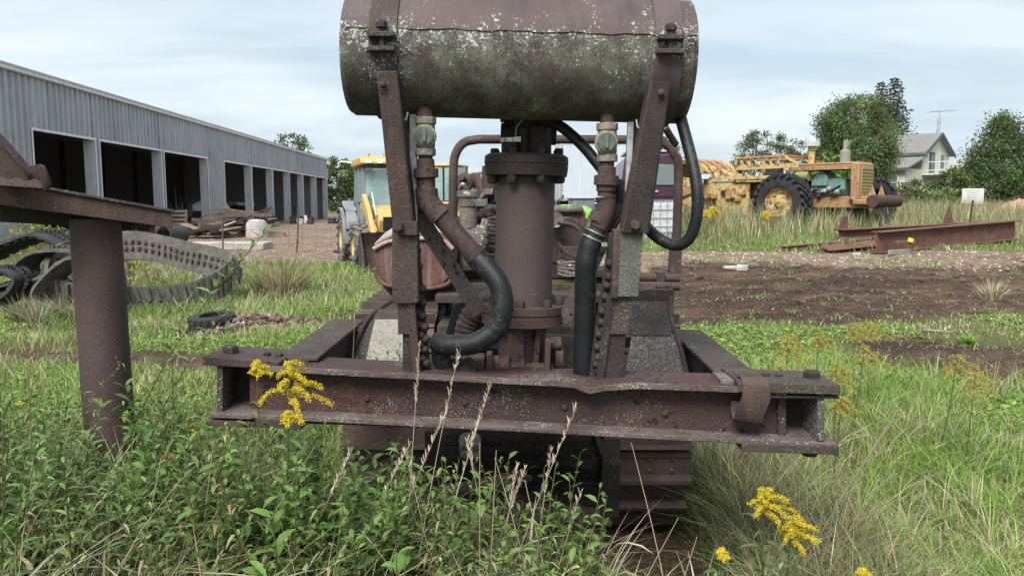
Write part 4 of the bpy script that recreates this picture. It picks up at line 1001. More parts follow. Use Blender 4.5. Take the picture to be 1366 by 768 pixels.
# ------------------------------------------------------------------ long steel shed
def shed():
    th = math.atan2(1, -.0417)
    Y0 = 20.0; X0 = -17.98 - .0417 * (Y0 - 40)
    k = math.hypot(1, .0417); zb = .12
    r = thing('open_bay_shed', 'long grey corrugated steel shed with nine open bays', 'shed', (X0, Y0, zb), th)
    P = lambda mb, n, m, par=None, bv=0: mb.build(n, MT[m], par or r, bv, 20, Vector((0, 0, 0)))
    S = lambda Y: (Y - Y0) * k
    yw = lambda px: 16.31 / ((683 - px) / 1030 - .0417)
    ops = [(yw(a), yw(b)) for a, b in ((51, 131), (139, 218), (223, 279), (302, 336), (338.3, 364), (366, 386.3), (388, 404.5), (406, 421.5), (423, 436.5))]
    ops = [(S(a), S(b)) for a, b in ops]; Lw = S(83.2); H, HD, DEP = 6.2, 4.25, 15.0
    rib = .40
    def prof(a, b):
        pts = [(a, 0)]; j = math.floor(a / rib)
        while j * rib < b:
            for f, o in ((.0, 0), (.50, 0), (.60, .085), (.84, .085), (.94, 0)):
                s = (j + f) * rib
                if a < s < b: pts.append((s, o))
            j += 1
        return pts + [(b, 0)]
    def panel(a, b, z0, z1, name='wall_panel', y=0.0, mat='siding', par=None):
        pr = prof(a, b); P(MB().sheet([[Vector((s, y - o, z0)) for s, o in pr], [Vector((s, y - o, z1)) for s, o in pr]], (0, .02, 0)), name, mat, par)
    s = 0.0
    while s < Lw - .01:
        e = min(s + rib * 3, Lw)
        cuts = sorted({s, e} | {c for o in ops for c in o if s < c < e})
        for a, b in zip(cuts[:-1], cuts[1:]):
            if b - a < .03: continue
            mid = (a + b) / 2; ino = any(o[0] < mid < o[1] for o in ops)
            panel(a, b, HD if ino else 0, H)
        s = e
    for a, b in ops:
        P(MB().box((b + .02, .16, HD / 2), (.05, .42, HD)), 'door_jamb', 'trim'); P(MB().box((a - .02, .16, HD / 2), (.05, .42, HD)), 'door_jamb', 'trim')
        P(MB().box(((a + b) / 2, .06, HD + .05), (b - a, .16, .1)), 'door_header', 'siding_shaded')
        P(MB().box((b + .08, -.098, HD / 2), (.10, .02, HD)), 'door_casing', 'trim'); P(MB().box((a - .08, -.098, HD / 2), (.08, .02, HD)), 'door_casing', 'trim')
        P(MB().box(((a + b) / 2, -.10, HD + .04), (b - a + .3, .02, .1)), 'head_casing', 'trim')
    P(MB().box((Lw / 2, -.12, H + .04), (Lw + .3, .2, .16)), 'gutter', 'trim', None, .02)
    rf = P(MB().prism([(-.2, -.25, H + .1), (-.2, DEP / 2, H + 1.1), (-.2, DEP + .25, H + .1), (-.2, DEP + .25, H + .16), (-.2, DEP / 2, H + 1.22), (-.2, -.25, H + .17)], (Lw + .4, 0, 0)), 'roof', 'roof_metal')
    P(MB().box((Lw / 2, DEP, H / 2 + .1), (Lw, .1, H + .2)), 'back_wall', 'siding_shaded'); P(MB().box((Lw / 2, .12, H + .08), (Lw, .12, .3)), 'eave_beam', 'siding_shaded')
    for x in (0, Lw): P(MB().prism([(x, .03, 0), (x, DEP - .06, 0), (x, DEP - .06, H + .15), (x, DEP / 2, H + 1.17), (x, .03, H + .15)], (.06 if x == 0 else -.06, 0, 0)), 'end_wall', 'siding')
    P(MB().box((Lw / 2, DEP / 2, -.02), (Lw, DEP, .1)), 'slab_floor', 'mound')  # dark floor colour stands in for shade inside the bays
    for s in np.arange(2.5, DEP and Lw, 6.1): P(MB().box((s, DEP - .25, H / 2), (.25, .3, H)), 'rear_column', 'siding_shaded')
    for z in (1.6, 3.1): P(MB().box((Lw / 2, DEP - .14, z), (Lw - .3, .12, .14)), 'wall_girt', 'siding_shaded')
    M = Matrix.Translation((X0, Y0, zb)) @ Matrix.Rotation(th, 4, 'Z')
    return M, S
SHM, SHS = shed()
def shed_thing(name, label, cat, s, y, z=.03, rz=0, group=None):
    p = SHM @ Vector((s, y, z)); return thing(name, label, cat, p, math.atan2(1, -.0417) + rz, group)
LP = lambda r: (lambda mb, n, m, bv=0, par=None: mb.build(n, MT[m], par or r, bv, 35, Vector((0, 0, 0))))
# things inside the bays
t = shed_thing('steel_stock', 'long dark steel stock stacked inside the second shed bay', 'steel stack', SHS(38), 3.0); P = LP(t)
for k in range(5): P(MB().box((random.uniform(-.4, .4), k * .5 - 1, .9 + .25 * (k % 3)), (5.5, .3, .28)), 'steel_bar', 'rust_dark', .01)
P(MB().box((-2, 0, .4), (.2, 2.6, .8)), 'trestle', 'rust_dark'); P(MB().box((2, 0, .4), (.2, 2.6, .8)), 'trestle', 'rust_dark')
t = shed_thing('boat', 'pale upturned boat hull on trestles in the fourth and fifth shed bays', 'boat', SHS(57), 3.4); P = LP(t)
def hull():
    g = []
    for i in range(13):
        u = i / 12 * 2 - 1; wd = 1.0 * (1 - abs(u) ** 2.6) + .03; hh = .75 * (1 - .5 * abs(u) ** 3)
        g.append([Vector((u * 3.6, wd * math.cos(a), 1.1 + hh * math.sin(a))) for a in np.linspace(0, math.pi, 9)])
    return MB().sheet(g, (0, 0, -.03))
P(hull(), 'hull', 'tote', 0)
for sx in (-2, 2): P(MB().box((sx, 0, 1.05), (.12, 1.9, .1)).box((sx, -.8, .5), (.1, .1, 1)).box((sx, .8, .5), (.1, .1, 1)), 'trestle', 'wood_dark')
t = shed_thing('post_frame', 'dark upright frame with an orange crossbar in the fourth shed bay', 'frame', SHS(52.2), 2.0); P = LP(t)
P(MB().box((0, 0, 1.6), (.14, .14, 3.2)), 'upright', 'rust_dark'); P(MB().box((-.5, 0, 2.4), (1.2, .1, .1)), 'crossbar', 'orange_rust'); P(MB().box((0, 0, .05), (1, 1, .1)), 'base_plate', 'rust_dark')
t = shed_thing('pipe_rack', 'dark rack of pipes at the back of the seventh shed bay', 'rack', SHS(69), 5); P = LP(t)
for k in range(5): P(MB().cyl((-2.4, -.6 + .3 * k, 1.5 + .1 * (k % 2)), (2.4, -.6 + .3 * k, 1.5 + .1 * (k % 2)), .11, 12), 'pipe', 'galv')
for sx in (-1.8, 1.8): P(MB().box((sx, 0, .7), (.12, 1.7, 1.35)), 'rack_leg', 'rust_dark')
t = shed_thing('oil_drum', 'grey steel drum standing in the last but one shed bay', 'drum', SHS(74), 1.0); P = LP(t)
P(MB().lathe((0, 0, 0), (0, 0, 1), [(0, .4), (.02, .42), (.4, .42), (.42, .44), (.44, .42), (.85, .42), (.87, .44), (.89, .42), (1.25, .42), (1.27, .40)], 24), 'shell', 'galv'); P(MB().cyl((.2, 0, 1.27), (.2, 0, 1.3), .06, 10), 'bung', 'black')
# brush and debris heaped in bay three
t = shed_thing('brush_heap', 'tangle of dry grey branches heaped in the third shed bay', 'brush pile', SHS(43.6), .4); P = LP(t)
random.seed(3)
for k in range(34):
    a = random.uniform(0, 6.28); r0 = random.uniform(0, 1.2); p = Vector((r0 * math.cos(a), r0 * math.sin(a) * .6, random.uniform(0, .5)))
    d = Vector((random.gauss(0, .7), random.gauss(0, .5), random.uniform(.3, 1.2))).normalized() * random.uniform(1.0, 2.2)
    P(MB().tube(spline([p, p + d * .5 + Vector((random.gauss(0, .1), 0, random.gauss(0, .1))), p + d], 3), [.028 - .0035 * i for i in range(7)], 5), 'branch', 'bark')

# ------------------------------------------------------------------ yard clutter in front of the shed
def at(px, py, Y):
    p = W(px, py, Y); return Vector((p.x, Y, gz1(p.x, Y)))
def plankpile(px, Y, n, label, seed, wdt, ln, hgt):
    random.seed(seed); r = thing('timber_pile', label, 'timber pile', at(px, 300, Y)); P = LP(r)
    for k in range(n):
        z = .08 + hgt * k / n; a = random.gauss(.1, .5); tl = random.gauss(-.08, .18)
        R = Matrix.Rotation(a, 3, 'Z') @ Matrix.Rotation(tl, 3, 'Y')
        c = Vector((random.gauss(0, wdt * .3), random.gauss(0, .5), z + abs(tl) * .4)); l = ln * random.uniform(.6, 1.1)
        P(MB().box(c, (l, random.uniform(.16, .4), random.uniform(.05, .22)), R), 'timber', random.choice(['wood_dark', 'wood_dark', 'wood', 'rust_dark']), .01)
plankpile(318, 36, 16, 'heap of dark old timbers beside the concrete ring', 2, 1.2, 2.8, 1.1)
plankpile(268, 34, 9, 'scattered broken boards on brown dirt by the black culvert', 8, 1.6, 1.8, .45)
# pale boards leaning on the heap
for i, (x, y, Y, l, tl, a, lab) in enumerate([(285, 300, 34.5, 2.0, .38, .4, 'pale board propped up on the timber heap'), (268, 305, 34, 1.8, -.3, -.2, 'pale plank tilted among the broken boards'),
                                     (296, 306, 34.2, 1.6, .15, .9, 'short pale plywood sheet below the timber heap')]):
    c = at(x, y, Y) + Vector((0, 0, .35)); ob = MB().box((0, 0, 0), (l, .6, .04), Matrix.Rotation(a, 3, 'Z') @ Matrix.Rotation(-tl, 3, 'Y')).build('loose_board', MT['wood' if i else 'concrete'], None, .004)
    ob.location = c; tag(ob, lab, 'board')
t = thing('concrete_ring', 'round pale concrete well ring beside the timber heap', 'concrete ring', at(343, 312, 35)); P = LP(t)
P(MB().lathe((0, 0, 0), (0, 0, 1), [(0, .44), (0, .50), (.62, .47), (.72, .40), (.74, .30), (.60, .30), (.1, .36)], 28, ring=True), 'ring', 'concrete'); P(MB().lathe((0, 0, .66), (0, 0, 1), [(0, .42), (.06, .40), (.14, .3), (.17, .05)], 24), 'lid', 'concrete')
t = thing('culvert_pipe', 'short black corrugated culvert pipe lying on the dirt yard', 'pipe', at(236, 323, 30)); P = LP(t)
P(MB().lathe((-.28, -.5, .34), (.25, 1, 0), [(0, .30), (0, .34)] + [(.06 * i, .34 + .02 * (i % 2)) for i in range(1, 18)] + [(1.08, .34), (1.08, .30), (.02, .30)], 24, ring=True), 'pipe_wall', 'rubber_dark')
t = thing('pallet_ladder', 'pale wooden pallet leaning upright against the shed pillar', 'pallet', at(237, 306, 38.5)); P = LP(t)
Rl = Matrix.Rotation(-.18, 3, 'X')
for sx in (-.38, .38): P(MB().box(Rl @ Vector((sx, 0, .62)), (.09, .08, 1.25), Rl), 'rail', 'wood')
for k in range(6): P(MB().box(Rl @ Vector((0, -.05, .12 + k * .21)), (.8, .03, .12), Rl), 'slat', 'wood')
t = MB().box((0, 0, .12), (2.7, 1.3, .24), Matrix.Rotation(.06, 3, 'Z')).build('concrete_slab', MT['concrete'], None, .03); t.location = at(305, 335, 26.5); tag(t, 'long pale concrete slab lying on the dirt yard', 'slab')
t = thing('steel_scrap_row', 'row of small machine scrap along the foot of the shed', 'scrap', at(388, 300, 58)); P = LP(t)
random.seed(12)
for k in range(16):
    x = random.uniform(-2.2, 3.4); s = random.uniform(.25, .6)
    c = Vector((x, random.uniform(-1, 1), s * .5))
    if k % 2: P(MB().box(c, (s * 1.5, s, s), Matrix.Rotation(random.uniform(0, 3), 3, 'Z')), 'crate', random.choice(['teal', 'rust_dark', 'galv', 'rubber_dark', 'tote']), .02)
    else: P(MB().lathe(c - Vector((0, 0, s * .5)), (random.gauss(0, .3), random.gauss(0, .3), 1), [(0, s * .5), (s * .6, s * .5), (s * .7, s * .3), (s * 1.3, s * .25)], 12), 'drum', random.choice(['galv', 'rust_red', 'rust_dark', 'tote']))
# wire fence
t = thing('wire_fence', 'sagging wire fence with thin posts in front of the timber heap', 'fence', at(330, 335, 25)); P = LP(t)
px_ = [(-6.5, 1.2), (-3.6, 1.25), (-.8, 1.15), (1.6, 1.3), (3.5, 1.2)]
for x, h in px_: P(MB().cyl((x, 0, -.1), (x + random.gauss(0, .06), 0, h), .03, 6), 'post', 'wood_dark')
for z in (.3, .55, .8, 1.05):
    P(MB().tube([(x + (xx - x) * f, 0, z - .08 * math.sin(math.pi * f)) for (x, _), (xx, _) in zip(px_[:-1], px_[1:]) for f in (0, .25, .5, .75)], .0045, 4), 'wire', 'rust')
for x in np.arange(-6.3, 3.4, .45): P(MB().tube([(x, 0, .1), (x, 0, 1.03)], .003, 4), 'wire', 'rust')

# ------------------------------------------------------------------ wheels
def wheel_parts(r, w, rim_r, lugs, rimmat, tyremat, lugd=.05):
    """local: axle along y, outer side -y"""
    O = Vector((0, 0, 0)); h = w / 2
    ty = MB().lathe((0, -h, 0), (0, 1, 0), [(.02 * w, rim_r), (0, rim_r * 1.08), (.04 * w, (r + rim_r) / 2), (.12 * w, r * .95), (.25 * w, r - lugd), (.75 * w, r - lugd), (.88 * w, r * .95), (.96 * w, (r + rim_r) / 2), (w, rim_r * 1.08), (.98 * w, rim_r)], 40, ring=True).mesh('tyre', MT[tyremat], org=O)
    lg = MB()
    for k in range(lugs):
        for side in (-1, 1):
            a = 2 * math.pi * (k + (.5 if side > 0 else 0)) / lugs
            pts = []
            for yy, da, rr in ((.02, 0.16, r), (.5 * h, .07, r), (h * .93, -.06, r * .985), (h * .98, -.09, r * .90)):
                pts.append((side * yy, a + da * 1.4, rr))
            for (y0, a0, r0), (y1, a1, r1) in zip(pts[:-1], pts[1:]):
                p0 = Vector((math.sin(a0) * (r0 - lugd * .45), y0, math.cos(a0) * (r0 - lugd * .45))); p1 = Vector((math.sin(a1) * (r1 - lugd * .45), y1, math.cos(a1) * (r1 - lugd * .45)))
                lg.bar(p0, p1, .9 * 2 * math.pi * r / lugs * .42, lugd, p0.normalized())
    lgm = lg.mesh('tread', MT[tyremat], org=O)
    rim = MB().lathe((0, -h * .85, 0), (0, 1, 0), [(0, rim_r * .98), (.03, rim_r * .92), (h * .35, rim_r * .85), (h * .5, rim_r * .55), (h * .42, rim_r * .45), (h * .2, rim_r * .30), (h * .15, rim_r * .02)], 28, cap=False)
    for k in range(8): a = k * math.pi / 4; rim.bolt((math.sin(a) * rim_r * .65, -h * .45, math.cos(a) * rim_r * .65), (0, -1, 0), rim_r * .07, .04)
    return ty, lgm, rim.mesh('rim', MT[rimmat], org=O)
def put_wheel(W3, parent, x, y, z, flip):
    M = Matrix.Translation((x, y, z)) @ (Matrix.Rotation(math.pi, 4, 'Z') if flip else Matrix.Identity(4)) @ Matrix.Rotation(random.uniform(0, 1), 4, 'Y')
    tyo = inst('wheel', W3[0], parent, M); inst('tread', W3[1], tyo); inst('rim', W3[2], tyo)

# ------------------------------------------------------------------ backhoe loader
def backhoe():
    bx, by = -3.60, 21.5
    r = thing('backhoe_loader', 'yellow backhoe loader with grey glazed cab parked on the dirt yard', 'loader', (bx, by, gz1(bx, by) - .02), math.atan2(-.94, .342)); P = LP(r)
    fw = wheel_parts(.57, .40, .30, 14, 'yellow', 'tyre_dusty'); rw = wheel_parts(.70, .46, .36, 16, 'yellow', 'tyre_dusty')
    for s in (-1, 1): put_wheel(fw, r, 1.1, s * .80, .57, s > 0); put_wheel(rw, r, -1.05, s * .80, .70, s > 0)
    P(MB().box((.1, 0, .72), (3.0, .7, .36)), 'chassis', 'black', .03)
    hd = P(MB().prism([(.55, -.42, .9), (1.65, -.42, .9), (1.75, -.42, 1.25), (1.6, -.42, 1.5), (.55, -.42, 1.62)], (0, .84, 0)), 'hood', 'yellow', .04)
    P(MB().box((1.735, 0, 1.15), (.06, .6, .34)), 'grille', 'black', .01, hd)
    cab = P(MB().box((-.35, 0, .98), (1.75, 1.25, .16)), 'cab', 'grey_plastic', .03)
    cor = {}
    bot = [(.62, -.62), (.62, .62), (-.95, .62), (-.95, -.62)]; top = [(.46, -.56), (.46, .56), (-.85, .56), (-.85, -.56)]
    for (x0, y0), (x1, y1) in zip(bot, top): P(MB().bar((x0, y0, 1.0), (x1, y1, 2.66), .07, .07, (1, 0, 0)), 'pillar', 'grey_plastic', .01, cab)
    P(MB().bar((-.2, -.63, 1.0), (-.16, -.57, 2.66), .07, .06, (1, 0, 0)), 'pillar', 'grey_plastic', .01, cab)
    P(MB().bar((-.2, .63, 1.0), (-.16, .57, 2.66), .07, .06, (1, 0, 0)), 'pillar', 'grey_plastic', .01, cab)
    def pane(i, j, zl=1.05, name='window'):
        a0, a1 = Vector((*bot[i], zl)), Vector((*bot[j], zl)); b0, b1 = Vector((*top[i], 2.62)), Vector((*top[j], 2.62))
        n_ = (a1 - a0).cross(b0 - a0).normalized() * .012
        P(MB().prism([a0, a1, b1, b0], n_), name, 'glass', 0, cab)
    pane(0, 1, 1.08, 'windscreen'); pane(3, 0); pane(1, 2); pane(2, 3)
    P(MB().bar((.6, -.63, 1.72), (-.2, -.64, 1.72), .03, .04), 'door_bar', 'grey_plastic', .005, cab)
    P(MB().bar((-.2, -.66, 1.45), (-.35, -.67, 1.45), .03, .04), 'door_handle', 'black', .005, cab)
    rf = P(MB().prism([(-1.05, -.68, 2.66), (.75, -.68, 2.66), (.82, -.68, 2.74), (.6, -.68, 2.9), (-.9, -.68, 2.9), (-1.1, -.68, 2.76)], (0, 1.36, 0)), 'roof', 'yellow', .05, cab)
    P(MB().box((.5, 0, 2.67), (.62, 1.3, .08)), 'roof_liner', 'black', .02, cab)
    for y in (-.48, -.18, .2, .5): P(MB().box((.83, y, 2.76), (.05, .17, .1)), 'work_light', 'lamp_white', .01, rf)
    P(MB().lathe((-.5, .2, 2.9), (0, 0, 1), [(0, .08), (.06, .08), (.08, .06), (.16, .05)], 12), 'beacon', 'orange_rust', 0, rf)
    P(MB().tube(spline([(.3, -.3, 2.9), (.1, -.3, 3.02), (-.2, -.3, 3.0), (-.4, -.3, 2.9)], 5), .02, 6), 'roof_rail', 'yellow', 0, rf)
    P(MB().tube(spline([(-.9, -.66, 2.8), (-1.15, -.95, 2.84), (-1.25, -1.0, 2.7)], 5), .025, 6), 'mirror_arm', 'lamp_white', 0, rf)
    P(MB().box((-.45, 0, 1.3), (.5, .5, .14)).box((-.7, 0, 1.7), (.12, .48, .7)), 'seat', 'black', .05, cab)
    P(MB().tube([(.28 + .08 * math.cos(a), .2 * math.sin(a), 1.78 + .18 * math.cos(a)) for a in np.linspace(0, 6.28, 20, endpoint=False)], .018, 6, True).bar((.28, 0, 1.78), (.5, 0, 1.1), .05, .05), 'steering_wheel', 'black', 0, cab)
    # wheel arches
    for s in (-1, 1):
        g = []
        for a in np.linspace(-.2, 2.2, 10): g.append([Vector((-1.05 + .82 * math.cos(a), s * .55, .72 + .80 * math.sin(a))), Vector((-1.05 + .82 * math.cos(a), s * 1.05, .72 + .80 * math.sin(a)))])
        f = P(MB().sheet(g, (0, 0, .03)), 'fender', 'grey_plastic')
        P(MB().prism([(.05, s * .64, .95), (-.3, s * .64, .95), (-.4, s * .64, 1.5), (-.85, s * .64, 1.62), (-.9, s * .64, 1.75), (.0, s * .64, 1.2)], (0, s * .34, 0)), 'fender_skirt', 'grey_plastic', .03)
        la = P(MB().prism([(.25, s * .52, 1.5), (.30, s * .52, 1.75), (.62, s * .52, 1.92), (1.35, s * .52, 1.5), (1.95, s * .52, .95), (2.2, s * .52, .55), (2.05, s * .52, .5), (1.75, s * .52, .82), (1.2, s * .52, 1.22), (.62, s * .52, 1.48)], (0, s * .12, 0)), 'loader_arm', 'yellow', .02)
        P(MB().cyl((.5, s * .5, 1.1), (1.5, s * .5, 1.2), .055, 12).cyl((1.5, s * .5, 1.2), (1.9, s * .5, .95), .03, 10), 'lift_cylinder', 'yellow', 0, la)
        P(MB().tube(spline([(.5, s * .47, 1.8), (.9, s * .44, 1.95), (1.3, s * .44, 1.6), (1.7, s * .46, 1.35)], 5), .022, 6), 'loader_hose', 'tote', 0, la)
    bk = P(MB().sheet([[Vector((x, y, z)) for y in (-.98, -.5, 0, .5, .98)] for x, z in ((2.35, .95), (2.2, .7), (2.18, .42), (2.3, .18), (2.55, .08), (3.0, .06))], (-.03, 0, -.02)), 'loader_bucket', 'rust')
    for s in (-1, 1): P(MB().prism([(2.35, s * .98, .95), (2.2, s * .98, .7), (2.18, s * .98, .42), (2.3, s * .98, .18), (2.55, s * .98, .08), (3.0, s * .98, .06), (2.7, s * .98, .6)], (0, s * .03, 0)), 'bucket_cheek', 'rust', 0, bk)
    bm = P(MB().bar((-1.5, 0, .7), (-2.3, 0, 2.1), .22, .25).bar((-2.3, 0, 2.1), (-2.9, 0, 1.1), .2, .22), 'backhoe_boom', 'yellow', .02)
    P(MB().prism([(-2.7, -.35, .5), (-3.1, -.35, .5), (-3.4, -.35, .9), (-3.2, -.35, 1.3), (-2.8, -.35, 1.2)], (0, .7, 0)), 'backhoe_bucket', 'rust', .02, bm)
    for s in (-1, 1): P(MB().bar((-1.5, s * .9, 1.5), (-1.55, s * .95, .3), .14, .14).box((-1.55, s * .95, .26), (.4, .4, .08)), 'stabiliser', 'rust_red', .01)
backhoe()

# ------------------------------------------------------------------ rubber tracks, tyres, earth mound
def band(path, off, name, mat, r, thick, lug=None, closed=True, lug_in=None):
    """a band following a closed path (list of points), its width along off(i)"""
    n = len(path); mb = MB(); cen = sum(path, Vector()) / n
    ring = []
    for i, p in enumerate(path):
        t = (path[(i + 1) % n] - path[i - 1]).normalized(); o = off(i); nrm = t.cross(o.normalized()).normalized()
        if nrm.dot(p - cen) < 0 and False: nrm = -nrm
        ring.append((p, o, nrm, t))
    vs, fs = [], []
    for p, o, nr, t in ring:
        vs += [p - o / 2, p + o / 2, p + o / 2 - nr * thick, p - o / 2 - nr * thick]
    for i in range(n):
        j = (i + 1) % n
        for k in range(4): fs.append((i * 4 + k, i * 4 + (k + 1) % 4, j * 4 + (k + 1) % 4, j * 4 + k))
    mb.add(vs, fs); ob = mb.build(name, MT[mat], r, 0, 50)
    lg = MB()
    for i in range(0, n, 1):
        p, o, nr, t = ring[i]
        for sgn in (-1, 1):
            lg.bar(p + o * .04 * sgn + nr * .015, p + o * .47 * sgn + nr * .015 + t * .05 * (sgn if i % 2 else -sgn) * .4, .05, .04, nr)
    if lug: lg.build('tread_lugs', MT[mat], ob, 0, 50)['kind'] = 'stuff'
    li = MB()
    for i in range(n):
        p, o, nr, t = ring[i]
        for sgn in (-.12, .12): li.box(p - nr * (thick + .03) + o * sgn, (.05, .05, .05), Matrix.Rotation(i * .3, 3, 'Z'))
    if lug_in: li.build('guide_lugs', MT[mat], ob, 0, 50)['kind'] = 'stuff'
    return ob
def rubber_tracks():
    global ORG
    # big grey loop lying on its side
    c = Vector((W(205, 360, 12.8).x, 12.8, 0)); ORG = Vector((c.x, c.y, gz1(c.x, c.y)))
    r = thing('rubber_track', 'large sun-bleached rubber track loop lying on its edge in the grass', 'rubber track', ORG)
    path = []
    for k in range(64):
        a = 2 * math.pi * k / 64; wob = 1 + .05 * math.sin(3 * a + .6) + .035 * math.sin(5 * a); x = 1.38 * math.cos(a) * (1 + .08 * math.cos(a)) * wob; y = 1.1 * math.sin(a) * wob * (1 - .25 * math.cos(a))
        path.append(Vector((c.x - .36 + x, c.y + y, ORG.z + .56 + .34 * math.sin(a) - .18 * math.cos(a) + .04 * math.sin(2 * a + .5) + .03 * math.sin(4 * a))))
    band(path, lambda i: Vector((.10 * math.sin(i * .2), .10 * math.sin(i * math.pi / 32) + .06 * math.sin(i * .37), .50)), 'belt', 'rubber_grey', r, .05, True, True, True)
    ORG = Vector((0, 0, 0))
    def fold(pts, Y, label, mat, wd, lug, tw=(.15, 0)):
        global ORG
        P = [W(x, y, Y) for x, y in pts]; cc = sum(P, Vector()) / len(P); ORG = Vector((cc.x, Y, gz1(cc.x, Y)))
        lowest = min(p.z for p in P); P = [p + Vector((0, 0, 0)) for p in P]
        r = thing('rubber_track', label, 'rubber track', ORG)
        q = spline(P + [P[0]], 6)[:-1]
        band(q, lambda i: Vector((tw[0], wd, tw[1])), 'belt', mat, r, .045, lug, True, True); ORG = Vector((0, 0, 0))
    fold([(-46, 392), (-40, 362), (-5, 338), (35, 322), (66, 314), (98, 328), (122, 348), (128, 372), (100, 392), (60, 372), (10, 380)][::-1], 13.6, 'black heavy-lugged rubber track arched over the pile of tracks', 'rubber_dark', .8, True)
    fold([(36, 356), (48, 343), (70, 336), (108, 337), (140, 352), (122, 378), (98, 347), (80, 358), (62, 369), (44, 370)][::-1], 12.2, 'thin folded rubber track with a pinched loop under the arched track', 'rubber_grey', .42, False)
    fold([(62, 398), (62, 386), (78, 366), (96, 351), (112, 345), (142, 352), (150, 392), (120, 408), (90, 410), (72, 406)][::-1], 11.6, 'thin folded rubber track loop standing behind the pipe post', 'rubber_grey', .42, False)
    fold([(-40, 380), (-10, 364), (20, 362), (36, 372), (20, 392), (-20, 408), (-44, 402)][::-1], 12.0, 'flattened black rubber track at the bottom of the pile', 'rubber_dark', .5, True)
rubber_tracks()
def tyre_obj(loc, r, w, label, tilt):
    e = thing('old_tyre', label, 'tyre', loc); e.rotation_euler = tilt
    T = MB().lathe((0, 0, -w / 2), (0, 0, 1), [(.02, r * .6), (0, r * .72), (.02, r * .92), (w * .2, r), (w * .5, r * 1.015), (w * .8, r), (w - .02, r * .92), (w, r * .72), (w - .02, r * .6), (w * .75, r * .66), (w * .25, r * .66)], 36, ring=True)
    T.build('carcass', MT['tyre'], e, 0, 50)
    g = MB()
    for k in range(40):
        a = 2 * math.pi * k / 40; g.box((r * math.cos(a), r * math.sin(a), (.2 if k % 2 else -.2) * w), (.03, .05, w * .34), Matrix.Rotation(a, 3, 'Z'))
    g.build('tread_blocks', MT['tyre'], e, 0, 50)['kind'] = 'stuff'
p = at(283, 432, 10.4); tyre_obj(p + Vector((0, 0, .1)), .29, .2, 'black tyre lying flat beside the brown earth mound', (.08, -.05, 0))
p = at(298, 362, 15); tyre_obj(p + Vector((0, 0, .3)), .34, .22, 'black tyre leaning behind the end of the grey track loop', (1.2, .3, .5))
def mound(loc, rx, ry, h, name, mat, seed, amp=.35):
    n, m = 40, 18; vs, fs = [], []
    for i in range(m + 1):
        for k in range(n):
            a = 2 * math.pi * k / n; t = i / m
            x, y = t * rx * math.cos(a), t * ry * math.sin(a)
            f = float(fbm(np.array([x * 2.2 + seed]), np.array([y * 2.2]), seed, 4)[0]); f2 = float(vnoise(np.array([x * 9 + seed]), np.array([y * 9]), seed)[0])
            z = h * (1 - t * t) ** 1.3 * max(.05, 1 - amp + 2.6 * amp * (f - .1)) + (f2 - .5) * .22 * h * (1 - t) - .05 * t
            vs.append((x, y, z))
    for i in range(m):
        for k in range(n): fs.append((i * n + k, (i + 1) * n + k, (i + 1) * n + (k + 1) % n, i * n + (k + 1) % n))
    ob = MB().add(vs, fs).build(name, MT[mat], None, 0, 60); ob.location = loc; return structure(ob)
mound(at(345, 445, 10.6) - Vector((0, 0, .03)), 1.05, .7, .20, 'earth_mound', 'mound', 3, .5)
def rough_up(px, py, Y, rx, ry, h, label):
    p = at(px, py, Y); s = Soup(); n = 900; a = RNG.uniform(0, 6.28, n); t = RNG.uniform(0, 1.15, n) ** .6
    X, Yy = p.x + t * rx * np.cos(a), p.y + t * ry * np.sin(a); Z = p.z + h * np.clip(1 - t * t, 0, 1) ** 1.3 * .8
    s.blobs(np.stack([X, Yy, Z], 1), np.exp(RNG.uniform(math.log(.015), math.log(.085), n)), tints(n, ((.09, .06, .046), (.16, .11, .085), (.25, .19, .145))), .6)
    m = 300; k = RNG.choice(n, m); s.blades(np.stack([X[k], Yy[k], Z[k]], 1), RNG.uniform(.06, .2, m), .008, RNG.uniform(0, 6.28, m), RNG.uniform(.6, 1.6, m), tints(m, ((.42, .35, .24), (.3, .24, .16))))
    o = s.build('loose_earth', veg_mat('loose_earth', 0, .95)); tag(o, label, 'earth', kind='stuff')
rough_up(345, 445, 10.6, 1.15, .8, .26, 'loose clods and straw over the brown earth mound by the tyre')
t = MB().box((0, 0, .06), (.55, .3, .12), Matrix.Rotation(.2, 3, 'Z')).build('stone_slab', MT['concrete'], None, .03); t.location = at(85, 428, 11.3); tag(t, 'flat pale stone slab in the grass behind the pipe post', 'slab')
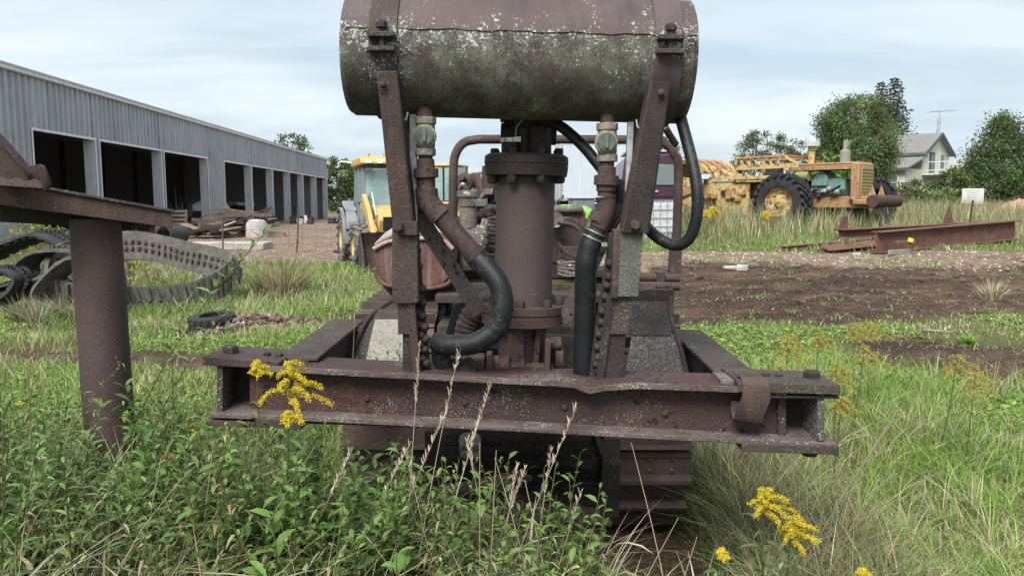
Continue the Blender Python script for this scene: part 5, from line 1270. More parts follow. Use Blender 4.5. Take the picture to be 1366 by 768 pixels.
# ------------------------------------------------------------------ yellow motor scraper
def scraper():
    bx, by = 10.25, 27.74
    r = thing('motor_scraper', 'derelict yellow and rust motor scraper with huge lugged tyre in tall weeds', 'scraper', (bx, by, gz1(bx, by)), math.atan2(-.74, .67)); P = LP(r)
    w3 = wheel_parts(.98, .72, .52, 22, 'yellow_rust', 'tyre', .07)
    for s in (-1, 1): put_wheel(w3, r, 0, s * 1.15, .96, s > 0)
    for s in (-1, 1): put_wheel(w3, r, -7.0, s * 1.1, .96, s > 0)
    P(MB().box((.8, 0, .95), (3.6, .8, .4)), 'tractor_frame', 'orange_rust', .03)
    # hood: top sheet, side rails, open sides showing the engine
    hd = P(MB().box((1.05, 0, 2.24), (2.5, 1.05, .08)), 'hood', 'orange_rust', .03)
    P(MB().box((1.05, -.5, 2.12), (2.4, .05, .16)).box((1.05, .5, 2.12), (2.4, .05, .16)), 'hood_side', 'orange_rust', .01, hd)
    P(MB().box((2.2, 0, 1.62), (.3, 1.15, 1.25)), 'radiator_shell', 'orange_rust', .06, hd)
    P(MB().box((2.36, 0, 1.62), (.03, .85, .98)), 'grille', 'grille_y', .01, hd)
    for k in range(9): P(MB().box((2.385, 0, 1.2 + k * .105), (.02, .84, .03)), 'grille_bar', 'grille_y', 0, hd)
    en = P(MB().box((1.15, 0, 1.45), (1.2, .55, .6)), 'engine', 'teal', .04)
    P(MB().prism([(.6, -.36, 1.5), (1.2, -.36, 1.5), (1.15, -.36, 1.85), (.95, -.36, 2.05), (.7, -.36, 1.8)], (0, .7, 0)), 'engine_head', 'teal', .03, en)
    P(MB().cyl((.1, -.42, 1.85), (.55, -.42, 1.85), .17, 18), 'air_filter', 'lime_drab', 0, en)
    for k in range(9): P(MB().lathe((.5 + k * .16, -.42, 1.2 + .1 * (k % 3)), (random.gauss(0, .3), -1, random.gauss(0, .3)), [(0, .09), (.1, .09), (.11, .05), (.2, .04)], 10), 'engine_fitting', random.choice(['teal', 'rust_dark', 'galv', 'rust_red']), 0, en)
    P(MB().tube(spline([(.4, -.45, 1.6), (.7, -.5, 1.3), (1.2, -.5, 1.25), (1.7, -.48, 1.5)], 5), .04, 8), 'engine_hose', 'black', 0, en)
    bp_ = P(MB().box((2.65, 0, .95), (.9, 1.3, .16)), 'front_bumper', 'orange_rust', .03)
    P(MB().cyl((3.0, -1.0, .98), (3.0, .95, .98), .2, 20), 'bumper_roller', 'rust_red', 0, bp_)
    for s in (-.5, .2): P(MB().prism([(2.6, s, 1.0), (2.95, s, 1.0), (2.75, s, 1.5)], (0, .06, 0)), 'tow_hook', 'orange_rust', .01, bp_)
    # stacks
    P(MB().lathe((.35, .1, 2.2), (0, 0, 1), [(0, .12), (.6, .11), (.62, .13), (.68, .13)], 16), 'intake_stack', 'yellow_rust')
    P(MB().lathe((.35, .1, 2.88), (0, 0, 1), [(0, .14), (.02, .27), (.2, .27), (.22, .14), (.3, .12), (.36, .02)], 20), 'stack_cap', 'tote')
    st = P(MB().lathe((1.55, .1, 2.28), (0, 0, 1), [(0, .17), (.4, .17), (.45, .09), (.78, .08)], 16), 'exhaust_stack', 'guard_plain'); P(MB().box((1.68, .1, 2.9), (.02, .2, .3), Matrix.Rotation(.5, 3, 'Y')), 'rain_flap', 'galv', 0, st)
    # cab guard of slats
    cb = P(MB().box((-1.0, -.2, 1.72), (2.0, 1.8, .12)), 'cab_floor', 'yellow_rust', .02)
    Y0, Y1 = -1.1, .75
    for y in (Y0, Y1):
        P(MB().bar((-1.95, y, 1.75), (-1.9, y, 2.52), .09, .09, (1, 0, 0)), 'cab_post', 'yellow_rust', .01, cb); P(MB().bar((.45, y, 2.25), (-.02, y, 2.52), .08, .08, (0, 1, 0)), 'cab_post', 'yellow_rust', .01, cb)
        P(MB().bar((-1.95, y, 2.54), (0, y, 2.54), .1, .09), 'cab_rail', 'orange_rust', .01, cb); P(MB().bar((-1.95, y, 2.18), (.5, y, 2.2), .06, .16), 'cab_rail', 'yellow_rust', .01, cb)
        P(MB().bar((-1.95, y, 1.82), (.2, y, 1.82), .06, .12), 'cab_rail', 'yellow_rust', .01, cb)
        for k in range(6 if y == Y0 else 0):
            x = -1.65 + k * .28; P(MB().bar((x + .05, y, 2.22), (x - .08, y, 2.52), .025, .10, (1, 0, 0)), 'cab_slat', 'yellow_rust', .005, cb)
    P(MB().bar((-1.93, Y0, 2.54), (-1.93, Y1, 2.54), .1, .09).bar((0, Y0, 2.54), (0, Y1, 2.54), .1, .09), 'cab_rail', 'orange_rust', .01, cb)
    for k in range(2): P(MB().bar((-1.93, Y0 + .6 * (k + 1), 1.8), (-1.93, Y0 + .3 * (k + 1), 2.52), .04, .08, (1, 0, 0)), 'cab_slat', 'yellow_rust', .005, cb)
    P(MB().box((-1.0, 0, 2.0), (.5, .5, .5)), 'seat', 'rust_dark', .06, cb)
    # gooseneck and bowl
    gn = P(MB().bar((-1.6, 0, 1.35), (-3.2, 0, 1.95), .7, .6).bar((-3.2, 0, 1.95), (-3.9, 0, 1.2), .6, .5), 'gooseneck', 'yellow_rust', .05)
    P(MB().box((-2.3, -.5, 1.72), (1.3, 1.1, .05)), 'catwalk', 'galv', .01, gn)
    P(MB().prism([(-1.4, -1.02, .5), (-1.4, -1.02, 1.7), (-2.9, -1.02, 1.7), (-3.1, -1.02, 1.3), (-2.4, -1.02, .5)], (0, .12, 0)), 'side_plate', 'yellow_rust', .02, gn)
    for k in range(8): P(MB().box((-1.6 - k * .2, -1.08, random.uniform(.7, 1.5)), (.22, .1, random.uniform(.06, .3))), 'side_fitting', random.choice(['yellow_rust', 'orange_rust', 'rust_dark']), .01, gn)
    for s in (-1, 1):
        bw = P(MB().prism([(-3.2, s * 1.45, .35), (-3.0, s * 1.45, 1.75), (-4.2, s * 1.45, 1.95), (-6.3, s * 1.45, 1.85), (-6.4, s * 1.45, .5), (-5, s * 1.45, .3)], (0, s * .08, 0)), 'bowl_side', 'yellow_rust', .02)
        P(MB().bar((-3.1, s * 1.55, 1.5), (-6.2, s * 1.55, .6), .1, .22), 'bowl_rib', 'orange_rust', .01, bw); P(MB().bar((-4.4, s * 1.55, .4), (-4.4, s * 1.55, 1.9), .1, .16, (1, 0, 0)), 'bowl_rib', 'yellow_rust', .01, bw)
    P(MB().box((-6.35, 0, 1.15), (.1, 2.9, 1.4)).box((-4.8, 0, .42), (3.2, 2.9, .1)), 'bowl_floor', 'yellow_rust', .02)
    ap = P(MB().sheet([[Vector((-3.7 - .95 * math.cos(a) - .6, y, 1.6 + .95 * math.sin(a))) for y in (-1.4, -.7, 0, .7, 1.4)] for a in np.linspace(.1, 2.6, 9)], (0, 0, -.06)), 'apron', 'yellow_rust')
    for y in (-1.38, -.8, -.2, .4, 1.0, 1.38): P(MB().tube([(-3.7 - 1.0 * math.cos(a) - .6, y, 1.6 + 1.0 * math.sin(a)) for a in np.linspace(.1, 2.6, 9)], .07, 6), 'apron_rib', random.choice(['orange_rust', 'yellow_rust']), 0, ap)
    P(MB().box((-7.5, 0, 1.5), (1.6, 1.2, 1.2)), 'rear_engine', 'yellow_rust', .08)
MT['grille_y'] = surf('olive_yellow_grille', (.25, .22, .09), (.34, .30, .13), 5, .7, 0, .2, 40)
MT['lime_drab'] = surf('drab_green_canister', (.20, .25, .09), (.28, .32, .13), 5, .7, 0, .2, 40)
scraper()
# second earthmover tyre half hidden behind the radiator
p = at(1163, 262, 27.2)
e = thing('earthmover_tyre', 'black earthmover tyre standing behind the scraper radiator', 'tyre', p + Vector((0, 0, .9)), math.radians(25))
w3 = wheel_parts(.92, .6, .5, 20, 'rust_dark', 'tyre', .07)
o_ = inst('carcass', w3[0], e); inst('tread', w3[1], o_)

# ------------------------------------------------------------------ girders lying in the grass
def girder(p0, p1, h, fw, label, gusset=None, tilt=0):
    global ORG
    p0, p1 = Vector(p0), Vector(p1); ORG = (p0 + p1) / 2; ORG.z = min(p0.z, p1.z)
    r = thing('steel_girder', label, 'girder', ORG); d = (p1 - p0).normalized(); s = d.cross(Vector((0, 0, 1))).normalized(); u = s.cross(d)
    if tilt: R = Matrix.Rotation(tilt, 3, d); s, u = R @ s, R @ u
    B = lambda c0, c1, wd, hh, n: MB().bar(c0, c1, wd, hh, u).build(n, MT['scrap_rust'], r, .006)
    b0, b1 = p0 + Vector((0, 0, .0)) + u * .02, p1 + u * .02
    B(b0, b1, fw, .03, 'flange'); B(b0 + u * h, b1 + u * h, fw, .03, 'flange'); web = B(b0 + u * h / 2, b1 + u * h / 2, .03, h - .03, 'web')
    for g in gusset or ():
        c = b0 + d * g[0] + u * (h + .016)
        MB().prism([c - d * g[1] * .5 - s * .01, c + d * g[1] * .5 - s * .01, c + d * g[1] * g[3] + u * g[2] - s * .01, c - d * g[1] * g[4] + u * g[2] - s * .01], s * .03).build('gusset', MT['scrap_rust'], r, .004)
        MB().bar(c - d * g[1] * .5, c + d * g[1] * .5, fw * .9, .03, u).build('gusset_base', MT['scrap_rust'], r, .004)
    ORG = Vector((0, 0, 0)); return r, web
def gp(px, py, Y, dz=0): p = at(px, py, Y); return p + Vector((0, 0, dz))
r, web = girder(gp(1168, 338, 18.9, .02), gp(1352, 325, 21.6, .12), .50, .30, 'big rusty box girder with a yellow tag lying at the gravel edge')
ORG = r.location.copy(); c = W(1208, 322, 18.9)
MB().box(c + Vector((-.05, -.05, -.02)), (.55, .12, .10), Matrix.Rotation(.28, 3, 'Z')).build('welded_lug', MT['scrap_rust'], r, .01)
MB().box(c + Vector((.06, -.12, .04)), (.13, .01, .10), Matrix.Rotation(.2, 3, 'Y')).build('tag', MT['yellow_tag'], r)
MB().box(W(1200, 336, 18.7), (.95, .06, .12), Matrix.Rotation(.6, 3, 'Z')).build('toe_plate', MT['guard_plain'], r, .01)
ORG = Vector((0, 0, 0))
girder(gp(1118, 318, 21.6, .14), gp(1330, 300, 24.5, .2), .22, .3, 'long thin rusty girder with upright gussets lying behind the box girder', [(.15, .38, .36, .5, .05), (4.55, .5, .52, .12, .05)])
ob = MB().box((0, 0, .18), (.3, .3, .36)).build('timber_block', MT['wood_dark'], None, .01); ob.location = gp(1121, 322, 21.6, -.2); tag(ob, 'dark block propping the end of the thin girder', 'block')
girder(gp(1042, 326, 19.8, .01), gp(1160, 318, 21.4, .04), .07, .16, 'thin rusty channel half sunk in the green grass')
girder(gp(1098, 331, 19.2, .01), gp(1200, 318, 20.6, .05), .10, .34, 'wide rusty channel with turned-up edge lying flat in grass', None, .35)

# ------------------------------------------------------------------ house
def house():
    Yh = 68.0; c = W(1247, 240, Yh); bz = gz1(c.x, Yh) - .1
    r = thing('farmhouse', 'cream two-storey farmhouse with grey gable roof and upper balcony', 'house', (c.x, Yh, bz), math.radians(-47)); P = LP(r)
    # local: +x = gable facing direction, width along y
    Wd, Ln, He, Hr = 3.1, 9.0, 4.95, 6.5
    P(MB().prism([(0, -Wd, 0), (0, Wd, 0), (0, Wd, He), (0, 0, Hr), (0, -Wd, He)], (-Ln, 0, 0)), 'wall', 'house_wall')
    for k in range(26): pass
    for s in (-1, 1):
        sl = Vector((0, s * (Wd + .45), He - .25)); P(MB().prism([(.4, 0, Hr + .06), (.4, s * (Wd + .45), He - .19), (-Ln - .3, s * (Wd + .45), He - .19), (-Ln - .3, 0, Hr + .06)], (0, 0, .12)), 'roof', 'shingle')
        P(MB().prism([(.42, 0, Hr + .17), (.42, s * (Wd + .5), He - .1), (.42, s * (Wd + .5), He - .36), (.42, 0, Hr - .1)], (.06, 0, 0)), 'barge_board', 'green_trim')
    P(MB().box((-Ln / 2, -Wd - .5, He - .28), (Ln + .6, .08, .2)), 'fascia', 'green_trim')
    # lower wing on the left with its own roof
    wy = -Wd - 3.6
    wg = P(MB().box((-3.2, (-Wd + wy) / 2, 1.72), (6.4, 3.6, 3.44)), 'wing', 'house_wall')
    P(MB().prism([(.35, -Wd + .02, 4.5), (.35, wy - .4, 3.35), (-6.7, wy - .4, 3.35), (-6.7, -Wd + .02, 4.5)], (0, 0, .14)), 'wing_roof', 'shingle', 0, wg)
    P(MB().box((-3.1, wy - .42, 3.35), (7.0, .08, .2)), 'fascia', 'green_trim', 0, wg)
    def window(x, y, z, w_, h_, axis, nm='window'):
        n = Vector((1, 0, 0)) if axis == 'x' else Vector((0, -1, 0)); c = Vector((x, y, z))
        sz = lambda a, b, d: (d, a, b) if axis == 'x' else (a, d, b)
        f = P(MB().box(c + n * .03, sz(w_ + .24, h_ + .24, .08)), nm, 'white'); P(MB().box(c + n * .075, sz(w_, h_, .03)), 'pane', 'win', 0, f)
        P(MB().box(c + n * .1, sz(w_, .06, .03)), 'meeting_rail', 'white', 0, f); return f
    window(0, 1.35, 4.25, .9, 1.2, 'x'); 
    d = P(MB().box((.03, -1.0, 3.95), (.08, 1.15, 2.0)), 'door', 'green_trim'); P(MB().box((.08, -1.0, 4.1), (.03, .8, 1.3)), 'pane', 'win', 0, d)
    window(-1.0, wy, 2.3, .8, 1.1, 'y'); window(-3.6, wy, 2.3, .8, 1.1, 'y'); window(0, 1.2, 1.6, .9, 1.2, 'x'); window(0, -1.2, 1.6, .9, 1.2, 'x')
    bl = P(MB().box((1.3, 0, 3.05), (2.6, 2 * Wd, .16)), 'balcony', 'white')
    P(MB().box((1.3, 0, 2.9), (2.5, 2 * Wd - .2, .14)), 'balcony_fascia', 'shingle', 0, bl)
    for y in np.linspace(-Wd + .1, Wd - .1, 4): P(MB().box((2.5, y, 3.65), (.16, .16, 1.2)), 'newel', 'white', 0, bl); P(MB().box((2.45, y, 1.45), (.14, .14, 2.9)), 'porch_post', 'white', 0, bl)
    for z in (3.35, 4.05): P(MB().box((2.5, 0, z), (.06, 2 * Wd - .3, .08)), 'rail', 'white', 0, bl)
    for y in np.arange(-Wd + .3, Wd - .2, .26): P(MB().box((2.5, y, 3.7), (.04, .05, .66)), 'baluster', 'white', 0, bl)
    for z in (3.35, 4.05): P(MB().box((1.3, -Wd + .1, z), (2.4, .06, .08)), 'rail', 'white', 0, bl)
    dkk = P(MB().box((-3.5, wy - 1.4, 1.0), (6, 2.6, .16)), 'side_deck', 'wood', 0)
    for x in np.arange(-6.3, -.6, .5): P(MB().box((x, wy - 2.65, 1.5), (.08, .08, .9)), 'baluster', 'wood', 0, dkk)
    P(MB().box((-3.5, wy - 2.65, 1.95), (6, .1, .08)), 'rail', 'wood', 0, dkk)
    for x in (-6, -3.5, -1): P(MB().box((x, wy - 2.5, .46), (.14, .14, .92)), 'deck_post', 'wood', 0, dkk)
    P(MB().box((-4, .6, Hr + .3), (.6, .6, 1.0)), 'chimney', 'rust_red')
house()
p = W(1247, 260, 74); p.z = gz1(p.x, 74)
t = thing('tv_antenna', 'tall lattice television antenna mast behind the farmhouse roof', 'antenna', p); P = LP(t)
Hm = W(1247, 148, 74).z - p.z
for k in range(3): a = k * 2.094; P(MB().tube([(.22 * math.cos(a), .22 * math.sin(a), 0), (.14 * math.cos(a), .14 * math.sin(a), Hm * .92)], .035, 5), 'mast_leg', 'galv')
for k in range(22):
    z = Hm * .9 * k / 22; z2 = z + Hm * .04; a = k * 2.094; P(MB().tube([(.2 * math.cos(a), .2 * math.sin(a), z), (.2 * math.cos(a + 2.094), .2 * math.sin(a + 2.094), z2)], .02, 4), 'lattice_rod', 'galv')
P(MB().tube([(0, 0, Hm * .88), (0, 0, Hm)], .035, 6), 'mast_tip', 'galv')
P(MB().tube([(-1.0, .2, Hm - .1), (1.3, -.3, Hm + .02)], .035, 5), 'boom', 'galv')
for k in range(8): x = -.95 + k * .3; P(MB().tube([(x, -.6, Hm - .1 + .02 * k), (x + .12, .6, Hm - .1 + .02 * k)], .015, 4), 'element', 'galv')

# ------------------------------------------------------------------ far yard: vehicles and bins between the posts
def box_trailer():
    p = at(800, 290, 42); r = thing('box_trailer', 'white box trailer with rounded roof edge standing behind the tractor', 'trailer', p, math.radians(3)); P = LP(r)
    L, Wd, z0, z1 = 4.4, 2.5, .9, 3.85
    b = P(MB().box((0, 1.25, (z0 + z1) / 2), (L, Wd, z1 - z0)), 'body', 'trailer', .03)
    P(MB().lathe((-L / 2 - .02, 1.25, z1 - .05), (1, 0, 0), [(0, 1.25), (L + .04, 1.25)], 20, -math.pi / 2, math.pi / 2, (0, 0, .0001)) if False else MB().prism([(-L / 2, -.02, z1), (-L / 2, .1, z1 + .35), (-L / 2, .45, z1 + .52), (-L / 2, 2.05, z1 + .52), (-L / 2, 2.4, z1 + .35), (-L / 2, 2.52, z1)], (L, 0, 0)), 'roof', 'trim', .02, b)
    for x in (-L / 2 + .1, L / 2 - .1): P(MB().box((x, -.015, (z0 + z1) / 2), (.14, .04, z1 - z0)), 'corner_post', 'galv', 0, b)
    for z in np.arange(z0 + .1, z1, .22): P(MB().box((-L / 2 + .1, -.045, z), (.08, .02, .06)), 'rivet_plate', 'grey_plastic', 0, b)
    P(MB().box((0, -.012, z0 + .06), (L, .03, .12)), 'skirt_rail', 'galv', 0, b)
    for k in range(1, 4): P(MB().box((-L / 2 + k * L / 4, -.008, (z0 + z1) / 2 + .02), (.03, .02, z1 - z0 - .3)), 'panel_joint', 'trim', 0, b)
    w3 = wheel_parts(.42, .28, .24, 18, 'galv', 'tyre', .02)
    for x in (-.5, .5): put_wheel(w3, r, x, .15, .42, False); put_wheel(w3, r, x, 2.3, .42, True)
    P(MB().box((0, 1.25, .78), (L, .9, .2)), 'chassis', 'black')
box_trailer()
def van():
    p = at(868, 280, 25); r = thing('maroon_van', 'dark maroon van seen from the rear behind the tractor', 'van', p, math.radians(-4)); r.scale = (1, 1, 1.22); P = LP(r)
    b = P(MB().prism([(-.95, 0, .35), (.95, 0, .35), (.97, 0, 1.2), (.86, 0, 1.95), (.7, 0, 2.1), (-.7, 0, 2.1), (-.86, 0, 1.95), (-.97, 0, 1.2)], (0, 4.6, 0)), 'body', 'maroon', .06)
    for x in (-.42, .42):
        w_ = P(MB().prism([(x - .33, -.02, 1.28), (x + .33, -.02, 1.28), (x + .3, -.02, 1.82), (x - .3, -.02, 1.82)], (0, .03, 0)), 'rear_window', 'glass_pale', .01, b)
        P(MB().prism([(x - .36, -.012, 1.25), (x + .36, -.012, 1.25), (x + .33, -.012, 1.85), (x - .33, -.012, 1.85)], (0, .03, 0)), 'window_frame', 'black', .01, b)
        P(MB().box((x * 2.05, -.02, 1.05), (.14, .05, .4)), 'tail_light', 'dull_red', .01, b)
    P(MB().box((0, -.01, 1.1), (.02, .03, 1.5)), 'door_seam', 'black', 0, b); P(MB().box((.0, -.03, 1.0), (1.7, .02, .03)), 'door_crease', 'maroon', 0, b)
    P(MB().box((0, -.08, .45), (1.95, .16, .2)), 'bumper', 'black', .03, b); P(MB().box((.15, -.04, 1.12), (.14, .04, .05)), 'door_handle', 'galv', 0, b)
    w3 = wheel_parts(.36, .24, .22, 18, 'galv', 'tyre', .015)
    for y in (.9, 3.8): put_wheel(w3, r, 0, 0, 0, False) if False else None
    for y in (.9, 3.8):
        for s in (-1, 1):
            M = Matrix.Translation((s * .84, y, .36)) @ Matrix.Rotation(math.pi / 2 * s, 4, 'Z'); t_ = inst('wheel', w3[0], r, M); inst('tread', w3[1], t_); inst('rim', w3[2], t_)
    rk = P(MB().box((0, 2, 2.2), (1.5, 3, .05)), 'roof_rack', 'tote', 0, b)
MT['glass_pale'] = glass_mat('dusty_rear_glass', (.16, .21, .21), .12, .85)
van()
def tote():
    p = at(879, 300, 22.5); r = thing('liquid_tote', 'white plastic liquid tote in a galvanised wire cage', 'tote', p, .05); P = LP(r)
    P(MB().box((0, 0, .62), (.98, .98, .92)), 'tank', 'tote', .08); P(MB().lathe((0, 0, 1.08), (0, 0, 1), [(0, .12), (.06, .12), (.07, .1)], 16), 'lid', 'black')
    P(MB().box((0, 0, .08), (1.05, 1.05, .14)), 'pallet', 'galv', .02)
    for y in (-.52, .52):
        for k in range(6): x = -.5 + .2 * k; P(MB().tube([(x, y, .14), (x, y, 1.12)], .012, 6), 'cage_bar', 'galv')
        for z in (.16, .4, .64, .88, 1.12): P(MB().tube([(-.52, y, z), (.52, y, z)], .012, 6), 'cage_bar', 'galv')
    for x in (-.52, .52):
        for k in range(6): y = -.5 + .2 * k; P(MB().tube([(x, y, .14), (x, y, 1.12)], .012, 6), 'cage_bar', 'galv')
        for z in (.16, .4, .64, .88, 1.12): P(MB().tube([(x, -.52, z), (x, .52, z)], .012, 6), 'cage_bar', 'galv')
tote()
def mower():
    p = at(757, 300, 27); r = thing('ride_on_mower', 'ride-on mower with lime green hood and black seat', 'mower', p, math.radians(-20)); P = LP(r)
    P(MB().prism([(-.2, -.3, .55), (.85, -.3, .5), (.9, -.3, .8), (.6, -.3, .98), (-.2, -.3, 1.02)], (0, .6, 0)), 'hood', 'lime', .06)
    P(MB().box((0, 0, .45), (1.6, .55, .2)), 'frame', 'black', .03); P(MB().box((-.7, 0, .95), (.45, .5, .12)).box((-.9, 0, 1.4), (.12, .5, .8)), 'seat', 'black', .05)
    P(MB().box((-1.0, 0, 1.95), (.1, .6, .5)), 'roll_hoop', 'black', .04)
    w3 = wheel_parts(.38, .28, .18, 14, 'lime', 'tyre', .02); w4 = wheel_parts(.24, .2, .12, 14, 'lime', 'tyre', .015)
    for s in (-1, 1): put_wheel(w3, r, -.65, s * .5, .38, s > 0); put_wheel(w4, r, .7, s * .42, .24, s > 0)
    P(MB().tube([(-.25 + .1 * math.cos(a), .17 * math.sin(a), 1.2 + .12 * math.cos(a)) for a in np.linspace(0, 6.28, 16, endpoint=False)], .018, 6, True), 'steering_wheel', 'black'); P(MB().box((.2, 0, .25), (.9, 1.1, .14)), 'mower_deck', 'lime', .03)
mower()
def bin_(px, Y, sx, h, label, mat, lidmat, rz=0):
    p = at(px, 300, Y); r = thing('storage_bin', label, 'bin', p, rz); P = LP(r)
    P(MB().prism([(-sx * .46, -sx * .46, 0), (sx * .46, -sx * .46, 0), (sx * .46, sx * .46, 0), (-sx * .46, sx * .46, 0)], (0, 0, h)), 'body', mat, .03); P(MB().box((0, 0, h + .03), (sx * 1.04, sx * 1.04, .08)), 'lid', lidmat, .03)
    for k in range(4): P(MB().box((-sx * .36 + k * sx * .24, -sx * .47, h * .5), (.03, .03, h * .8)), 'rib', mat, 0)
bin_(786, 30, .75, .95, 'blue plastic bin with a white lid under the trailer edge', 'blue', 'tote')
bin_(775, 28.4, .85, 1.15, 'grey bin with a pale lid beside the green mower', 'grey_plastic', 'tote', .2)
bin_(634, 34, 1.5, 2.2, 'tall blue plastic tank with a blue lid behind the engine', 'blue', 'blue')
def cab_machine():
    p = at(604, 300, 34); r = thing('excavator', 'yellow framed excavator cab with green tinted glass behind the tractor', 'excavator', p, math.radians(-15)); P = LP(r)
    P(MB().box((0, 0, .45), (2.2, 3.2, .7)), 'undercarriage', 'rust_dark', .08); P(MB().box((.2, .6, 1.2), (2.2, 2.6, .6)), 'house', 'yellow', .06)
    c = P(MB().box((-.05, -.3, 1.5), (1.1, 1.5, .12)), 'cab_floor', 'yellow', .02); xs, ys = (-.58, .52), (-1.02, .42)
    for x in xs:
        for y in ys: P(MB().box((x, y, 2.3), (.1, .1, 1.5)), 'cab_post', 'yellow', .02, c)
    P(MB().box((-.03, -.3, 3.08), (1.25, 1.6, .1)), 'cab_roof', 'yellow', .04, c)
    for x in xs: P(MB().box((x, -.3, 2.3), (.02, 1.3, 1.4)), 'window', 'glass', 0, c)
    for y in ys: P(MB().box((-.03, y, 2.3), (1.0, .02, 1.4)), 'window', 'glass', 0, c)
    P(MB().box((-.03, -1.05, 2.3), (.06, .05, 1.45)), 'window_bar', 'black', 0, c); P(MB().box((0, 0, 1.95), (.5, .5, .8)), 'seat', 'black', .05, c)
    P(MB().bar((.7, -.6, 1.6), (1.6, -1.6, 2.6), .3, .35).bar((1.6, -1.6, 2.6), (2.4, -2.6, 1.4), .25, .3), 'boom', 'rust_red', .03)
cab_machine()
def far_shed():
    p = at(668, 300, 62); r = thing('lean_to_shed', 'low pale ribbed metal shed behind the excavator cab', 'shed', p, math.radians(8)); P = LP(r)
    for k in range(14):
        x = -5.6 + k * .8
        P(MB().prism([(x, 0, 2.2), (x + .76, 0, 2.2), (x + .76, 0, 3.0 + .13 * k + .13), (x, 0, 3.0 + .13 * k)], (0, .06, 0)), 'wall_panel', 'trim', .01); P(MB().box((x + .78, -.02, 2.6 + .06 * k), (.05, .08, .8 + .13 * k)), 'wall_rib', 'galv')
    P(MB().prism([(-5.8, -.2, 3.02), (5.8, -.2, 4.9), (5.8, -.2, 5.0), (-5.8, -.2, 3.12)], (0, 6, 0)), 'roof', 'roof_metal')
    for x in (-5.5, -2, 2, 5.5): P(MB().box((x, .1, 1.1), (.16, .16, 2.25)), 'post', 'rust_dark')
    P(MB().box((0, 5.8, 1.6), (11.2, .1, 3.2)), 'back_wall', 'siding_shaded')
far_shed()
# ------------------------------------------------------------------ right background: sign board, black pipes, chip pile
p = at(1297, 272, 44); t = thing('sign_board', 'white notice board with faint ruled lines standing before the tall evergreen', 'sign', p, math.radians(-8)); P = LP(t)
b_ = P(MB().box((0, 0, 1.15), (1.15, .05, .88)), 'board', 'white', .01)
for k in range(7): P(MB().box((random.uniform(-.06, .06), -.028, .85 + k * .1), (random.uniform(.5, .75), .008, .02)), 'ruled_line', 'galv', 0, b_)
for x in (-.42, .42): P(MB().box((x, .05, .5), (.06, .06, 1.2)), 'leg', 'wood', .005)
random.seed(9)
for k, (x, Y, r_) in enumerate(((1290, 40, .2), (1302, 40.7, .2), (1296, 40.35, .2))):
    c = at(x, 280, Y) + Vector((0, 0, r_ * .92 + (.3 if k == 2 else 0)))
    ob = MB().lathe((-2.7, 0, 0), (1, .04, 0), [(0, r_ - .03), (0, r_)] + [(.1 * i, r_ + .014 * (i % 2)) for i in range(1, 54)] + [(5.4, r_), (5.4, r_ - .03), (.02, r_ - .03)], 16, ring=True).build('drain_pipe', MT['rubber_dark'], None, 0, 30)
    ob.location = c; tag(ob, 'long black corrugated drain pipe in the stack below the sign board', 'pipe', 'black drain pipes stacked below the sign board')
c = at(1243, 275, 42); t = thing('culvert_pipe', 'black culvert pipe with open end showing among the drain pipes', 'pipe', c); LP(t)(MB().lathe((-1.6, -.4, .3), (.9, .3, 0), [(0, .24), (0, .3)] + [(.1 * i, .3 + .02 * (i % 2)) for i in range(1, 24)] + [(2.4, .3), (2.4, .24), (.02, .24)], 20, ring=True), 'pipe_wall', 'rubber_dark')
mound(at(1372, 285, 33) - Vector((0, 0, .05)), 2.4, 1.8, 1.0, 'wood_chip_pile', 'chips', 6, .2)
mound(at(1335, 268, 50) - Vector((0, 0, .05)), 2.0, 1.4, .8, 'gravel_pile', 'concrete', 9, .2)
# thin steel rod stuck in the ground
c = at(1291, 300, 25); ob = MB().tube([(0, 0, -.2), (.12, 0, 1.1)], .025, 6).build('steel_rod', MT['rust_dark'], None); ob.location = c; tag(ob, 'thin dark steel rod stuck in the ground before the sign board', 'rod')
# firewood and rails below the deck of the house
c = at(1200, 268, 52); t = thing('flat_wagon', 'low flat farm wagon loaded with grey lumber below the house deck', 'wagon', c, .1); P = LP(t)
P(MB().box((0, 0, .75), (5.0, 1.8, .12)), 'bed', 'wood', .01)
for k in range(9): P(MB().box((random.uniform(-.6, .6), random.uniform(-.6, .6), .9 + .12 * (k // 3)), (random.uniform(2, 4.2), .25, .1), Matrix.Rotation(random.gauss(0, .06), 3, 'Z')), 'lumber', random.choice(['wood', 'wood_dark', 'concrete']), .005)
w3 = wheel_parts(.36, .22, .2, 16, 'rust_red', 'tyre', .015)
for x in (-1.8, 1.8):
    for s in (-1, 1): put_wheel(w3, t, x, s * .85, .36, s > 0)
